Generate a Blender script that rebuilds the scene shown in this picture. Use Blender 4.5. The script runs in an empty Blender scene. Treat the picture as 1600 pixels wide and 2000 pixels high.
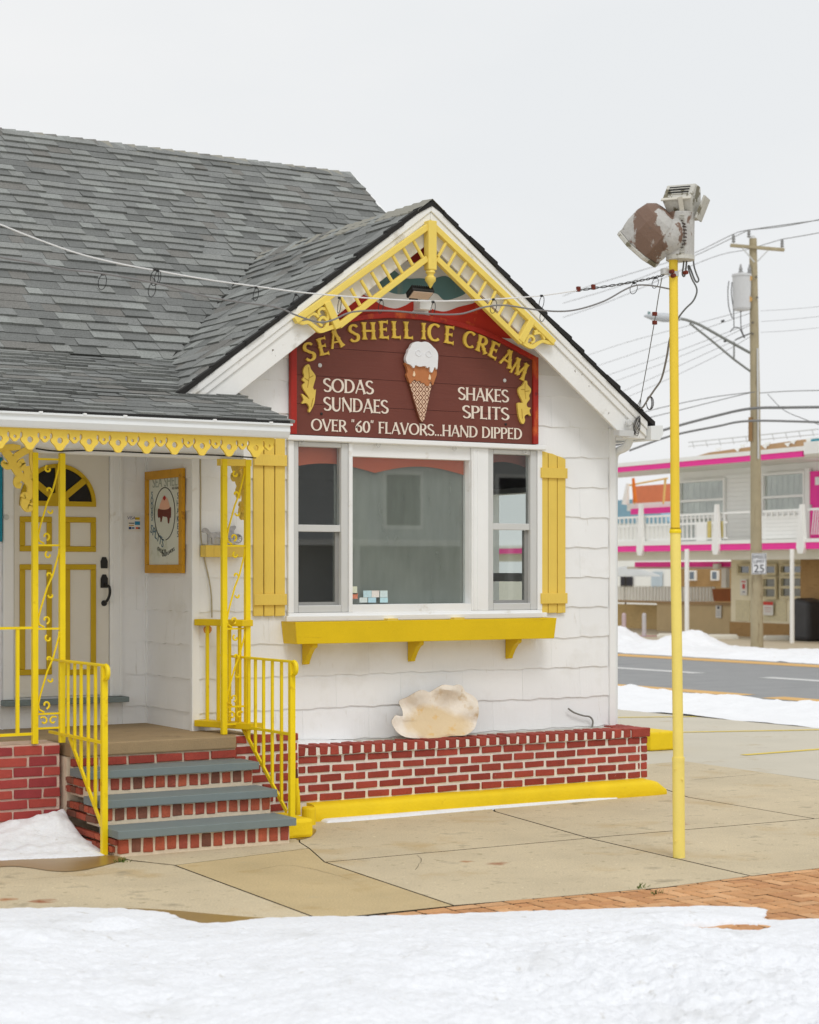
import bpy, bmesh, math, random
import numpy as np
from mathutils import Vector, Matrix, noise
random.seed(7)
rng = np.random.default_rng(7)
scene = bpy.context.scene
COL = scene.collection

# ---------------------------------------------------------------- camera
F_PX, HZ, EYE = 3700.0, 1113.0, 1.95          # focal length in photo pixels, horizon row, eye height
TH = math.atan(2244 / 3700)                   # the shop front is turned by this angle
SN, CS = math.sin(TH), math.cos(TH)
cam_d = bpy.data.cameras.new('camera')
cam = bpy.data.objects.new('camera', cam_d); COL.objects.link(cam)
cam.location = (0, 0, EYE); cam.rotation_euler = (math.radians(90), 0, -TH)
cam_d.sensor_fit = 'HORIZONTAL'; cam_d.sensor_width = 36.0
cam_d.lens = 36.0 * F_PX / 1600; cam_d.shift_y = (HZ - 1000) / 1600
cam_d.clip_end = 2000
cam_d.dof.use_dof = True; cam_d.dof.focus_distance = 15.3
cam_d.dof.aperture_fstop = 3.8
scene.camera = cam

# ---------------------------------------------------------------- sky, sun, exposure
SUN_EL, SUN_AZ = math.radians(52), math.radians(194)     # azimuth clockwise from +Y
world = bpy.data.worlds.new('World'); scene.world = world; world.use_nodes = True
nt = world.node_tree; nt.nodes.clear()
def wn(t, **k):
    n = nt.nodes.new(t)
    for a, b in k.items(): setattr(n, a, b)
    return n
out = wn('ShaderNodeOutputWorld'); bg = wn('ShaderNodeBackground'); bg.inputs['Strength'].default_value = 0.1
sky = wn('ShaderNodeTexSky', sky_type='NISHITA', sun_disc=False, sun_elevation=SUN_EL, sun_rotation=SUN_AZ)
sky.dust_density = 4.0
tc = wn('ShaderNodeTexCoord'); mp = wn('ShaderNodeMapping'); mp.inputs['Scale'].default_value = (1.0, 1.0, 2.6)
nz = wn('ShaderNodeTexNoise'); nz.inputs['Scale'].default_value = 2.4; nz.inputs['Detail'].default_value = 5; nz.inputs['Roughness'].default_value = 0.5
rp = wn('ShaderNodeValToRGB')
rp.color_ramp.elements[0].position = 0.34; rp.color_ramp.elements[0].color = (8.45, 8.65, 8.8, 1)
rp.color_ramp.elements[1].position = 0.68; rp.color_ramp.elements[1].color = (9.3, 9.3, 9.28, 1)
mx = wn('ShaderNodeMix', data_type='RGBA'); mx.inputs['Factor'].default_value = 0.965
nt.links.new(tc.outputs['Generated'], mp.inputs['Vector']); nt.links.new(mp.outputs[0], nz.inputs['Vector'])
nt.links.new(nz.outputs['Fac'], rp.inputs['Fac'])
nt.links.new(sky.outputs[0], mx.inputs[6]); nt.links.new(rp.outputs['Color'], mx.inputs[7])
nt.links.new(mx.outputs[2], bg.inputs['Color']); nt.links.new(bg.outputs[0], out.inputs['Surface'])
sun_d = bpy.data.lights.new('sun', 'SUN'); sun_d.energy = 0.95; sun_d.angle = math.radians(18); sun_d.color = (1.0, 0.985, 0.96)
sun = bpy.data.objects.new('sun', sun_d); COL.objects.link(sun)
sdir = Vector((math.sin(SUN_AZ) * math.cos(SUN_EL), math.cos(SUN_AZ) * math.cos(SUN_EL), math.sin(SUN_EL)))
sun.rotation_euler = sdir.to_track_quat('Z', 'Y').to_euler(); sun.location = (5, -5, 30)
vs = scene.view_settings; vs.view_transform = 'Standard'; vs.look = 'None'; vs.gamma = 1.0; vs.exposure = 0.0; vs.use_curve_mapping = False
scene.render.engine = 'CYCLES'
scene.cycles.use_denoising = True
scene.cycles.max_bounces = 8; scene.cycles.transparent_max_bounces = 12
scene.render.film_transparent = False

# ---------------------------------------------------------------- measuring helpers: photo pixel -> point on a real plane
def ray(u, v):
    l = (u - 800) / F_PX
    return Vector((SN + l * CS, CS - l * SN, (HZ - v) / F_PX))
def atY(u, v, Y):
    d = ray(u, v); t = Y / d.y; return Vector((d.x * t, Y, EYE + d.z * t))
def atX(u, v, X):
    d = ray(u, v); t = X / d.x; return Vector((X, d.y * t, EYE + d.z * t))
def atZ(u, v, Z=0.0):
    d = ray(u, v); t = (Z - EYE) / d.z; return Vector((d.x * t, d.y * t, Z))
def atD(u, v, D):
    d = ray(u, v); return Vector((d.x * D, d.y * D, EYE + d.z * D))
def proj(p):
    f = p[0] * SN + p[1] * CS; r = p[0] * CS - p[1] * SN
    return (800 + F_PX * r / f, HZ - F_PX * (p[2] - EYE) / f)

# ---------------------------------------------------------------- materials
def lin(c):
    f = lambda x: x / 12.92 if x <= 0.04045 else ((x + 0.055) / 1.055) ** 2.4
    return tuple(f(x / 255.0) for x in c)
MATS = {}
def mat(name, rgb, rough=0.6, var=0.08, scale=6.0, fine=0.0, fscale=120.0, bump=0.0, bscale=40.0, bstretch=(1, 1, 1),
        spots=None, orand=0.0, metal=0.0, spec=0.35, coat=0.0):
    """Principled paint / stone with mottling, fine grain, optional worn spots [(rgb, threshold, softness, scale)] and bump."""
    if name in MATS: return MATS[name]
    m = bpy.data.materials.new(name); m.use_nodes = True; t = m.node_tree; N = t.nodes; L = t.links
    b = N['Principled BSDF']; b.inputs['Roughness'].default_value = rough; b.inputs['Metallic'].default_value = metal
    b.inputs['Specular IOR Level'].default_value = spec
    if coat: b.inputs['Coat Weight'].default_value = coat
    c = lin(rgb) if max(rgb) > 1.001 else rgb
    geo = N.new('ShaderNodeNewGeometry')
    col = None
    def tex(sc, det=4, rg=0.6, stretch=None):
        n = N.new('ShaderNodeTexNoise'); n.inputs['Scale'].default_value = sc; n.inputs['Detail'].default_value = det; n.inputs['Roughness'].default_value = rg
        if stretch:
            mpn = N.new('ShaderNodeMapping'); mpn.inputs['Scale'].default_value = stretch
            L.new(geo.outputs['Position'], mpn.inputs['Vector']); L.new(mpn.outputs[0], n.inputs['Vector'])
        else: L.new(geo.outputs['Position'], n.inputs['Vector'])
        return n
    def value_mul(src, fac_socket, lo, hi):
        mr = N.new('ShaderNodeMapRange'); mr.inputs['From Min'].default_value = 0.25; mr.inputs['From Max'].default_value = 0.75
        mr.inputs['To Min'].default_value = lo; mr.inputs['To Max'].default_value = hi
        L.new(fac_socket, mr.inputs['Value'])
        mm = N.new('ShaderNodeMix'); mm.data_type = 'RGBA'; mm.blend_type = 'MULTIPLY'; mm.inputs['Factor'].default_value = 1
        if isinstance(src, tuple): mm.inputs[6].default_value = (*src, 1)
        else: L.new(src, mm.inputs[6])
        L.new(mr.outputs[0], mm.inputs[7]); return mm.outputs[2]
    src = c
    if var: src = value_mul(src, tex(scale).outputs['Fac'], 1 - var, 1 + var)
    if fine: src = value_mul(src, tex(fscale, 2, 0.7).outputs['Fac'], 1 - fine, 1 + fine)
    if orand:
        oi = N.new('ShaderNodeObjectInfo')
        mr = N.new('ShaderNodeMapRange'); mr.inputs['To Min'].default_value = 1 - orand; mr.inputs['To Max'].default_value = 1 + orand
        L.new(oi.outputs['Random'], mr.inputs['Value'])
        mm = N.new('ShaderNodeMix'); mm.data_type = 'RGBA'; mm.blend_type = 'MULTIPLY'; mm.inputs['Factor'].default_value = 1
        if isinstance(src, tuple): mm.inputs[6].default_value = (*src, 1)
        else: L.new(src, mm.inputs[6])
        L.new(mr.outputs[0], mm.inputs[7]); src = mm.outputs[2]
    for sp in (spots or []):
        srgb, th, soft, sc = sp[:4]; st = sp[4] if len(sp) > 4 else None
        n = tex(sc, 5, 0.62, st)
        mr = N.new('ShaderNodeMapRange'); mr.inputs['From Min'].default_value = th; mr.inputs['From Max'].default_value = th + soft
        L.new(n.outputs['Fac'], mr.inputs['Value'])
        mm = N.new('ShaderNodeMix'); mm.data_type = 'RGBA'
        L.new(mr.outputs[0], mm.inputs['Factor'])
        if isinstance(src, tuple): mm.inputs[6].default_value = (*src, 1)
        else: L.new(src, mm.inputs[6])
        mm.inputs[7].default_value = (*lin(srgb), 1); src = mm.outputs[2]
    if isinstance(src, tuple): b.inputs['Base Color'].default_value = (*src, 1)
    else: L.new(src, b.inputs['Base Color'])
    if bump:
        n = tex(bscale, 4, 0.65, bstretch if bstretch != (1, 1, 1) else None)
        bp = N.new('ShaderNodeBump'); bp.inputs['Strength'].default_value = bump; bp.inputs['Distance'].default_value = 0.01
        L.new(n.outputs['Fac'], bp.inputs['Height']); L.new(bp.outputs[0], b.inputs['Normal'])
    MATS[name] = m; return m
def ensure_glass(name, tint=(0.95, 0.97, 0.96), refl=0.10, dust=0.0, dustcol=(120, 124, 118)):
    if name in MATS: return MATS[name]
    m = bpy.data.materials.new(name); m.use_nodes = True; t = m.node_tree; N = t.nodes; L = t.links; N.clear()
    o = N.new('ShaderNodeOutputMaterial'); tr = N.new('ShaderNodeBsdfTransparent'); tr.inputs[0].default_value = (*tint, 1)
    gl = N.new('ShaderNodeBsdfGlossy'); gl.inputs['Roughness'].default_value = 0.015; gl.inputs[0].default_value = (0.95, 0.97, 0.97, 1)
    fr = N.new('ShaderNodeFresnel'); fr.inputs['IOR'].default_value = 1.5
    ml = N.new('ShaderNodeMath'); ml.operation = 'MULTIPLY'; ml.inputs[1].default_value = refl / 0.043; ml.use_clamp = True
    gb = N.new('ShaderNodeNewGeometry'); fm = N.new('ShaderNodeMath'); fm.operation = 'SUBTRACT'; fm.inputs[0].default_value = 1.0; fm.use_clamp = True; L.new(gb.outputs['Backfacing'], fm.inputs[1])
    fp = N.new('ShaderNodeMath'); fp.operation = 'MULTIPLY'; L.new(fr.outputs[0], fp.inputs[0]); L.new(fm.outputs[0], fp.inputs[1])
    L.new(fp.outputs[0], ml.inputs[0])
    mix = N.new('ShaderNodeMixShader'); L.new(ml.outputs[0], mix.inputs[0])
    base = tr.outputs[0]
    if dust:
        df = N.new('ShaderNodeBsdfDiffuse'); df.inputs[0].default_value = (*lin(dustcol), 1)
        geo = N.new('ShaderNodeNewGeometry'); mpn = N.new('ShaderNodeMapping'); mpn.inputs['Scale'].default_value = (9, 9, 2.2)
        nn = N.new('ShaderNodeTexNoise'); nn.inputs['Scale'].default_value = 1.6; nn.inputs['Detail'].default_value = 6
        L.new(geo.outputs['Position'], mpn.inputs[0]); L.new(mpn.outputs[0], nn.inputs['Vector'])
        mr = N.new('ShaderNodeMapRange'); mr.inputs['From Min'].default_value = 0.3; mr.inputs['From Max'].default_value = 0.72
        mr.inputs['To Min'].default_value = dust * 0.88; mr.inputs['To Max'].default_value = dust * 1.14
        L.new(nn.outputs['Fac'], mr.inputs['Value'])
        md = N.new('ShaderNodeMixShader'); L.new(mr.outputs[0], md.inputs[0]); L.new(tr.outputs[0], md.inputs[1]); L.new(df.outputs[0], md.inputs[2])
        base = md.outputs[0]
    L.new(base, mix.inputs[1]); L.new(gl.outputs[0], mix.inputs[2]); L.new(mix.outputs[0], o.inputs[0])
    MATS[name] = m; return m

WHITE = mat('white_siding_paint', (240, 241, 242), 0.55, 0.035, 1.7, bump=0.25, bscale=55, bstretch=(1, 1, 0.06), orand=0.02,
            spots=[((226, 225, 221), 0.58, 0.2, 1.6), ((218, 216, 210), .66, .12, 8, (2, 2, .4)), ((120, 116, 108), 0.76, 0.02, 22)])
TRIM = mat('white_trim_paint', (240, 241, 241), 0.5, 0.03, 3, bump=0.12, bscale=60, spots=[((206, 200, 188), 0.66, 0.12, 4), ((112, 106, 96), 0.755, 0.02, 22)])
FASCIA = mat('weathered_white_fascia', (238, 238, 236), 0.55, 0.04, 3, bump=0.2, bscale=50,
             spots=[((190, 184, 172), 0.6, 0.15, 5), ((118, 108, 98), 0.70, 0.02, 17)])
GREYTRIM = mat('pale_grey_metal', (206, 207, 206), 0.45, 0.04, 4, spots=[((160, 158, 152), 0.7, 0.1, 10)])
GUTTER = mat('white_gutter_metal', (232, 235, 236), 0.4, 0.03, 3, spots=[((178, 178, 160), 0.66, 0.16, 2.2, (1, 1, 4))])
YEL = mat('bright_yellow_paint', (244, 214, 18), 0.42, 0.07, 5, bump=0.2, bscale=60, spots=[((212, 168, 16), 0.62, 0.16, 9), ((128, 66, 22), 0.735, 0.03, 24)])
YELBOX = mat('deep_yellow_paint', (226, 192, 8), 0.5, 0.06, 2.5, fine=.04, bump=0.2, bscale=40, spots=[((196, 158, 10), 0.62, 0.14, 5, (.4, 1, 3)), ((150, 110, 30), .77, .02, 20)])
YELCURB = mat('yellow_curb_paint', (242, 208, 22), 0.65, 0.06, 5, bump=0.5, bscale=45, spots=[((206, 168, 20), 0.66, 0.12, 7), ((112, 100, 70), 0.765, 0.03, 13)])
YELPALE = mat('pale_yellow_paint', (238, 211, 104), 0.5, 0.04, 6, bump=0.15, bscale=60, spots=[((216, 186, 96), 0.68, 0.1, 12)])
YELSHUT = mat('shutter_yellow_paint', (232, 200, 92), 0.5, 0.05, 3, bump=0.25, bscale=50, bstretch=(2, 1, .3), spots=[((214, 180, 80), .62, .14, 6, (3, 1, .4)), ((150, 120, 60), .775, .02, 24)])
YELVAL = mat('valance_yellow_paint', (241, 208, 84), 0.5, 0.05, 5, bump=0.15, bscale=60, spots=[((206, 158, 20), 0.62, 0.14, 5)])
YELPOLE = mat('faded_yellow_pole_paint', (246, 225, 122), 0.6, 0.04, 4, fine=0.03, bump=0.12, bscale=50, spots=[((198, 164, 60), 0.70, 0.08, 15), ((122, 66, 26), 0.80, 0.02, 26)])
YELMOLD = mat('door_moulding_yellow', (200, 166, 14), 0.5, 0.05, 8)
BRICKS = [mat('painted_brick_%s' % n, c, 0.7, 0.14, 10, fine=0.12, fscale=70, bump=0.6, bscale=70, orand=.09, spots=[((198, 140, 126), .69, .05, 26), ((104, 56, 50), .7, .1, 6)]) for n, c in
          (('red', (164, 69, 56)), ('dull', (156, 65, 53)), ('deep', (147, 59, 49)))]
SBRICKS = [mat('step_brick_%s' % n, c, 0.75, 0.2, 14, fine=0.16, fscale=70, bump=0.7, bscale=70, orand=.1, spots=[((190, 140, 116), .68, .06, 22), ((92, 56, 46), .68, .1, 8)]) for n, c in
           (('orange', (180, 92, 66)), ('red', (168, 82, 62)), ('rust', (158, 78, 62)), ('orange2', (174, 86, 62)), ('brown', (126, 80, 64)))]
PBRICKS = [mat('pier_brick_%s' % n, c, 0.7, 0.1, 14, fine=0.08, bump=0.4, bscale=90, spots=[((196, 130, 120), 0.70, 0.1, 9)]) for n, c in
           (('red', (166, 66, 62)), ('wine', (152, 58, 60)), ('light', (174, 74, 64)))]
MORTAR = mat('painted_white_mortar', (236, 230, 220), 0.8, 0.08, 20, bump=0.5, bscale=80)
MORTAR2 = mat('cream_mortar', (224, 208, 184), 0.85, 0.1, 18, bump=0.6, bscale=80, spots=[((150, 138, 118), 0.68, 0.1, 8)])
MORTAR3 = mat('pink_mortar', (216, 190, 174), 0.85, 0.12, 18, bump=0.6, bscale=80, spots=[((140, 128, 110), 0.62, 0.1, 7)])
SLATE = mat('blue_grey_slate', (122, 134, 135), 0.6, 0.05, 5, fine=0.04, bump=0.2, bscale=80)
SLAB = mat('porch_slab_concrete', (160, 138, 106), 0.8, 0.12, 3, fine=0.1, bump=0.4, bscale=80, spots=[((112, 96, 72), 0.6, 0.15, 4)])
DARK = mat('black_metal', (34, 34, 34), 0.45, 0.1, 8)
IRON = mat('rusty_iron', (96, 52, 34), 0.8, 0.2, 20)
CABLE = mat('grey_cable_jacket', (122, 120, 120), 0.5, 0.05, 8)
CABLEW = mat('white_wire_jacket', (226, 226, 226), 0.5, 0.03, 8)
WIREDK = mat('dark_wire', (70, 68, 68), 0.5, 0.05, 8)
WIREFAR = mat('grey_power_line', (128, 128, 128), 0.6, 0.05, 2)
ROOFM = [mat('asphalt_shingle_%s' % n, c, 0.9, 0.12, 2.2, fine=0.3, fscale=75, bump=0.5, bscale=120) for n, c in
         (('a', (130, 132, 130)), ('b', (137, 139, 136)), ('c', (114, 116, 114)), ('d', (147, 150, 147)), ('e', (121, 120, 116)))]
ROOFCAP = mat('ridge_cap_shingle', (148, 146, 136), 0.9, 0.08, 5, fine=0.14, fscale=260)
ROOFDK = mat('roofing_felt_edge', (42, 41, 40), 0.9, 0.15, 12)
BROWN = mat('sign_brown_paint', (112, 60, 50), 0.55, 0.08, 3, bump=0.25, bscale=30, bstretch=(0.12, 1, 1), spots=[((134, 84, 70), 0.66, 0.15, 3, (1, 1, 2)), ((150, 62, 44), 0.72, 0.06, 9)])
SIGNRED = mat('sign_frame_red', (166, 40, 30), 0.5, 0.15, 6, spots=[((214, 108, 44), 0.52, 0.16, 6, (1, 1, 0.5)), ((110, 22, 26), 0.6, 0.1, 8)])
GOLD = mat('gold_letter_paint', (226, 190, 78), 0.45, 0.05, 12, bump=0.15, bscale=60)
LWHITE = mat('sign_letter_white', (234, 222, 208), 0.55, 0.05, 12)
LEAF = mat('carved_leaf_gold', (224, 194, 92), 0.5, 0.07, 10, bump=0.2, bscale=60)
GLASS = ensure_glass('window_glass', refl=0.13)
GLASSDUST = ensure_glass('dusty_window_glass', refl=0.03, dust=0.52, dustcol=(166, 169, 164))
GLASSDK = ensure_glass('dark_glass', tint=(0.5, 0.55, 0.55), refl=0.09)

# ---------------------------------------------------------------- mesh builder
WL = {}
def vec(p): return Vector(p)
class MB:
    def __init__(self): self.v = []; self.f = []; self.m = []
    def add(self, vs, fs, mi=0):
        o = len(self.v); self.v += [tuple(p) for p in vs]; self.f += [tuple(i + o for i in q) for q in fs]; self.m += [mi] * len(fs); return self
    def box(self, x0, x1, y0, y1, z0, z1, mi=0):
        p = [(x, y, z) for z in (z0, z1) for y in (y0, y1) for x in (x0, x1)]
        return self.add(p, [(0, 2, 3, 1), (4, 5, 7, 6), (0, 1, 5, 4), (2, 6, 7, 3), (0, 4, 6, 2), (1, 3, 7, 5)], mi)
    def obox(self, o, a, b, c, mi=0):
        """box from corner o and three edge vectors"""
        o, a, b, c = map(vec, (o, a, b, c))
        p = [o + a * i + b * j + c * k for k in (0, 1) for j in (0, 1) for i in (0, 1)]
        return self.add(p, [(0, 2, 3, 1), (4, 5, 7, 6), (0, 1, 5, 4), (2, 6, 7, 3), (0, 4, 6, 2), (1, 3, 7, 5)], mi)
    def bar(self, p, q, w, d, side=(0, 1, 0), mi=0):
        """square bar from p to q, width w across, depth d along side"""
        p, q, side = vec(p), vec(q), vec(side).normalized(); ax = (q - p).normalized(); wv = ax.cross(side).normalized() * w
        return self.obox(p - wv / 2 - side * d / 2, q - p, wv, side * d, mi)
    def prism(self, pts, off, mi=0):
        """flat polygon (3-D points) extruded by vector off"""
        n = len(pts); off = vec(off); P = [vec(p) for p in pts]; Q = [p + off for p in P]
        fs = [tuple(range(n)), tuple(range(2 * n - 1, n - 1, -1))] + [(i, i + n, (i + 1) % n + n, (i + 1) % n) for i in range(n)]
        return self.add(P + Q, fs, mi)
    def tube(self, pts, r, n=8, mi=0, closed=False, caps=True):
        P = [vec(p) for p in pts]; m = len(P); rs = r if isinstance(r, (list, tuple)) else [r] * m
        vs = []; up = None
        for i in range(m):
            a = P[(i - 1) % m] if (closed or i > 0) else P[i]; b = P[(i + 1) % m] if (closed or i < m - 1) else P[i]
            t = (b - a); t = t.normalized() if t.length > 1e-9 else Vector((0, 0, 1))
            if up is None:
                up = Vector((0, 0, 1)) if abs(t.z) < 0.9 else Vector((0, 1, 0))
            x = t.cross(up)
            if x.length < 1e-6: x = t.cross(Vector((1, 0, 0)))
            x.normalize(); y = x.cross(t).normalized(); up = y
            vs += [P[i] + (x * math.cos(k * 2 * math.pi / n) + y * math.sin(k * 2 * math.pi / n)) * rs[i] for k in range(n)]
        fs = []
        for i in range(m if closed else m - 1):
            j = (i + 1) % m
            fs += [(i * n + k, i * n + (k + 1) % n, j * n + (k + 1) % n, j * n + k) for k in range(n)]
        if caps and not closed: fs += [tuple(range(n - 1, -1, -1)), tuple((m - 1) * n + k for k in range(n))]
        return self.add(vs, fs, mi)
    def lathe(self, o, prof, n=20, axis=(0, 0, 1), mi=0):
        """profile [(r, h)] turned about axis at o"""
        o = vec(o); ax = vec(axis).normalized(); x = ax.orthogonal().normalized(); y = ax.cross(x); vs = []
        for r, h in prof: vs += [o + ax * h + (x * math.cos(2 * math.pi * k / n) + y * math.sin(2 * math.pi * k / n)) * max(r, 1e-4) for k in range(n)]
        fs = [(i * n + k, i * n + (k + 1) % n, (i + 1) * n + (k + 1) % n, (i + 1) * n + k) for i in range(len(prof) - 1) for k in range(n)]
        fs += [tuple(range(n - 1, -1, -1)), tuple((len(prof) - 1) * n + k for k in range(n))]
        return self.add(vs, fs, mi)
    def build(self, name, mats, parent=None, smooth=False, bevel=0.0, seg=2, **props):
        V = [vec(p) for p in self.v]
        lo = Vector((min(p.x for p in V), min(p.y for p in V), min(p.z for p in V))); hi = Vector((max(p.x for p in V), max(p.y for p in V), max(p.z for p in V)))
        c = (lo + hi) / 2
        if parent is None: c.z = lo.z
        me = bpy.data.meshes.new(name); me.from_pydata([tuple(p - c) for p in V], [], self.f)
        mats = mats if isinstance(mats, (list, tuple)) else [mats]
        for q in mats: me.materials.append(q)
        if len(mats) > 1: me.polygons.foreach_set('material_index', self.m)
        bm = bmesh.new(); bm.from_mesh(me); bmesh.ops.recalc_face_normals(bm, faces=bm.faces); bm.to_mesh(me); bm.free()
        if smooth: me.polygons.foreach_set('use_smooth', [True] * len(me.polygons)); me.set_sharp_from_angle(angle=math.radians(42))
        ob = link(name, me, c, parent)
        if bevel:
            bv = ob.modifiers.new('soft_edges', 'BEVEL'); bv.width = bevel; bv.segments = seg; bv.limit_method = 'ANGLE'; bv.angle_limit = math.radians(40)
        for k, q in props.items(): ob[k] = q
        return ob
def link(name, data, world_loc, parent=None):
    ob = bpy.data.objects.new(name, data); COL.objects.link(ob); WL[ob.name] = vec(world_loc)
    if parent is not None:
        ob.parent = parent; ob.location = vec(world_loc) - WL[parent.name]
    else: ob.location = world_loc
    return ob
def thing(name, loc, label, cat, group=None):
    o = link(name, None, vec(loc)); o.empty_display_size = 0.2; o['label'] = label; o['category'] = cat
    if group: o['group'] = group
    return o
def sub(name, loc, parent):
    o = link(name, None, vec(loc), parent); o.empty_display_size = 0.1; return o
def tag(o, label, cat, group=None):
    o['label'] = label; o['category'] = cat
    if group: o['group'] = group
    return o
def cutout2d(loops, thick, res=None):
    """2-D loops (outer + holes) filled and extruded: verts, faces with (x, y, depth)"""
    cu = bpy.data.curves.new('cut', 'CURVE'); cu.dimensions = '2D'; cu.fill_mode = 'BOTH'; cu.extrude = thick / 2
    for lp in loops:
        s = cu.splines.new('POLY'); s.points.add(len(lp) - 1)
        for i, p in enumerate(lp): s.points[i].co = (p[0], p[1], 0, 1)
        s.use_cyclic_u = True
    ob = bpy.data.objects.new('cut', cu); COL.objects.link(ob)
    dg = bpy.context.evaluated_depsgraph_get(); ev = ob.evaluated_get(dg); me = ev.to_mesh()
    vs = [tuple(p.co) for p in me.vertices]; fs = [tuple(p.vertices) for p in me.polygons]
    ev.to_mesh_clear(); bpy.data.objects.remove(ob); bpy.data.curves.remove(cu)
    return vs, fs
def text2d(body, size, thick):
    cu = bpy.data.curves.new('txt', 'FONT'); cu.body = body; cu.size = size; cu.extrude = thick / 2; cu.align_x = 'CENTER'; cu.resolution_u = 3
    ob = bpy.data.objects.new('txt', cu); COL.objects.link(ob)
    dg = bpy.context.evaluated_depsgraph_get(); ev = ob.evaluated_get(dg); me = ev.to_mesh()
    vs = [tuple(p.co) for p in me.vertices]; fs = [tuple(p.vertices) for p in me.polygons]
    ev.to_mesh_clear(); bpy.data.objects.remove(ob); bpy.data.curves.remove(cu)
    return vs, fs
def on_plane(vs, o, ex, ey, ez):
    o, ex, ey, ez = map(vec, (o, ex, ey, ez)); return [o + ex * p[0] + ey * p[1] + ez * p[2] for p in vs]
XZ = lambda Y: dict(o=(0, Y, 0), ex=(1, 0, 0), ey=(0, 0, 1), ez=(0, -1, 0))
def smooth_path(pts, n=8):
    """Catmull-Rom through points"""
    P = [vec(p) for p in pts]; P = [P[0] * 2 - P[1]] + P + [P[-1] * 2 - P[-2]]; o = []
    for i in range(1, len(P) - 2):
        for k in range(n):
            t = k / n; a, b, c, d = P[i - 1:i + 3]
            o.append(0.5 * ((2 * b) + (c - a) * t + (2 * a - 5 * b + 4 * c - d) * t * t + (3 * b - a - 3 * c + d) * t ** 3))
    return o + [P[-2]]
def smooth2(pts, n=6, closed=True):
    P = [Vector((p[0], p[1], 0)) for p in pts]; m = len(P); o = []
    for i in range(m):
        a, b, c, d = P[(i - 1) % m], P[i], P[(i + 1) % m], P[(i + 2) % m]
        for k in range(n):
            t = k / n; q = 0.5 * ((2 * b) + (c - a) * t + (2 * a - 5 * b + 4 * c - d) * t * t + (3 * b - a - 3 * c + d) * t ** 3); o.append((q.x, q.y))
    return o
# ---------------------------------------------------------------- shared small pieces (bricks, pavers)
PIECES = {}
def piece_mesh(dx, dy, dz, bev, jit, variant, material):
    key = (round(dx, 3), round(dy, 3), round(dz, 3), variant, material.name)
    if key in PIECES: return PIECES[key]
    r = random.Random(hash(key[:4]))
    bm = bmesh.new(); bmesh.ops.create_cube(bm, size=1.0)
    for v in bm.verts: v.co = Vector((v.co.x * dx, v.co.y * dy, v.co.z * dz)) + Vector((r.uniform(-jit, jit), r.uniform(-jit, jit) * .5, r.uniform(-jit, jit)))
    bmesh.ops.bevel(bm, geom=list(bm.edges), offset=bev, segments=1, affect='EDGES', profile=0.7)
    me = bpy.data.meshes.new('piece'); bm.to_mesh(me); bm.free(); me.materials.append(material)
    PIECES[key] = me; return me
def piece(name, parent, cx, cy, cz, dx, dy, dz, mats, bev=0.004, jit=0.003):
    me = piece_mesh(dx, dy, dz, bev, jit, random.randrange(3), random.choice(mats))
    return link(name, me, (cx, cy, cz), parent)

def poly_inset(pts, d):
    """inset a convex polygon (2-D, any winding)"""
    n = len(pts); A = sum(pts[i][0] * pts[(i + 1) % n][1] - pts[(i + 1) % n][0] * pts[i][1] for i in range(n))
    if A < 0: pts = pts[::-1]
    L = []
    for i in range(n):
        p, q = Vector(pts[i]).to_2d(), Vector(pts[(i + 1) % n]).to_2d(); e = (q - p).normalized(); nrm = Vector((-e.y, e.x)); L.append((p + nrm * d, e))
    o = []
    for i in range(n):
        (p, e), (q, g) = L[i - 1], L[i]; cr = e.x * g.y - e.y * g.x
        if abs(cr) < 1e-5: o.append((q.x, q.y)); continue
        t = ((q.x - p.x) * g.y - (q.y - p.y) * g.x) / cr; o.append((p.x + e.x * t, p.y + e.y * t))
    return o
def inside(p, poly):
    c = False; n = len(poly)
    for i in range(n):
        a, b = poly[i], poly[i - 1]
        if (a[1] > p[1]) != (b[1] > p[1]) and p[0] < (b[0] - a[0]) * (p[1] - a[1]) / (b[1] - a[1]) + a[0]: c = not c
    return c
def fbm(p, o=4, h=0.5):
    a = 0; s = 1; f = 1
    for _ in range(o): a += s * noise.noise(p * f); s *= h; f *= 2.03
    return a

# ---------------------------------------------------------------- ground
CONC = mat('tan_sidewalk_concrete', (203, 188, 158), 0.8, 0.12, 1.3, fine=0.2, fscale=85, bump=0.5, bscale=70,
           spots=[((188, 162, 116), 0.56, 0.2, 1.1), ((160, 148, 124), 0.6, 0.12, 2.6), ((172, 158, 128), .6, .08, 11), ((226, 214, 184), .64, .06, 17), ((88, 78, 64), 0.755, 0.02, 9)])
CONC2 = mat('golden_sidewalk_concrete', (198, 177, 135), 0.8, 0.12, 1.5, fine=0.2, fscale=85, bump=0.5, bscale=70,
            spots=[((178, 150, 100), 0.56, 0.16, 1.6), ((188, 172, 136), 0.6, 0.12, 3.1)])
LOT = mat('parking_lot_concrete', (202, 195, 178), 0.8, 0.05, 1.2, fine=0.06, fscale=120, spots=[((184, 168, 138), 0.6, 0.14, 1.7, (1, 1, 1)), ((160, 156, 146), 0.66, 0.1, 3)])
EARTH = mat('dark_joint_grit', (60, 51, 38), 0.95, 0.3, 30)
WET = mat('wet_concrete', (150, 120, 66), 0.32, 0.1, 3, fine=0.1, fscale=170, spec=0.5)
ASPH = mat('worn_asphalt', (146, 147, 147), 0.85, 0.06, 2.0, fine=0.08, fscale=60, spots=[((126, 127, 128), 0.56, 0.2, 0.7, (0.4, 3, 1))])
PAINTY = mat('yellow_road_paint', (216, 172, 104), 0.7, 0.08, 6)
PAINTY2 = mat('yellow_lot_paint', (226, 200, 84), 0.7, 0.08, 6)
PAINTW = mat('white_road_paint', (206, 206, 204), 0.7, 0.08, 6)
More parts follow.
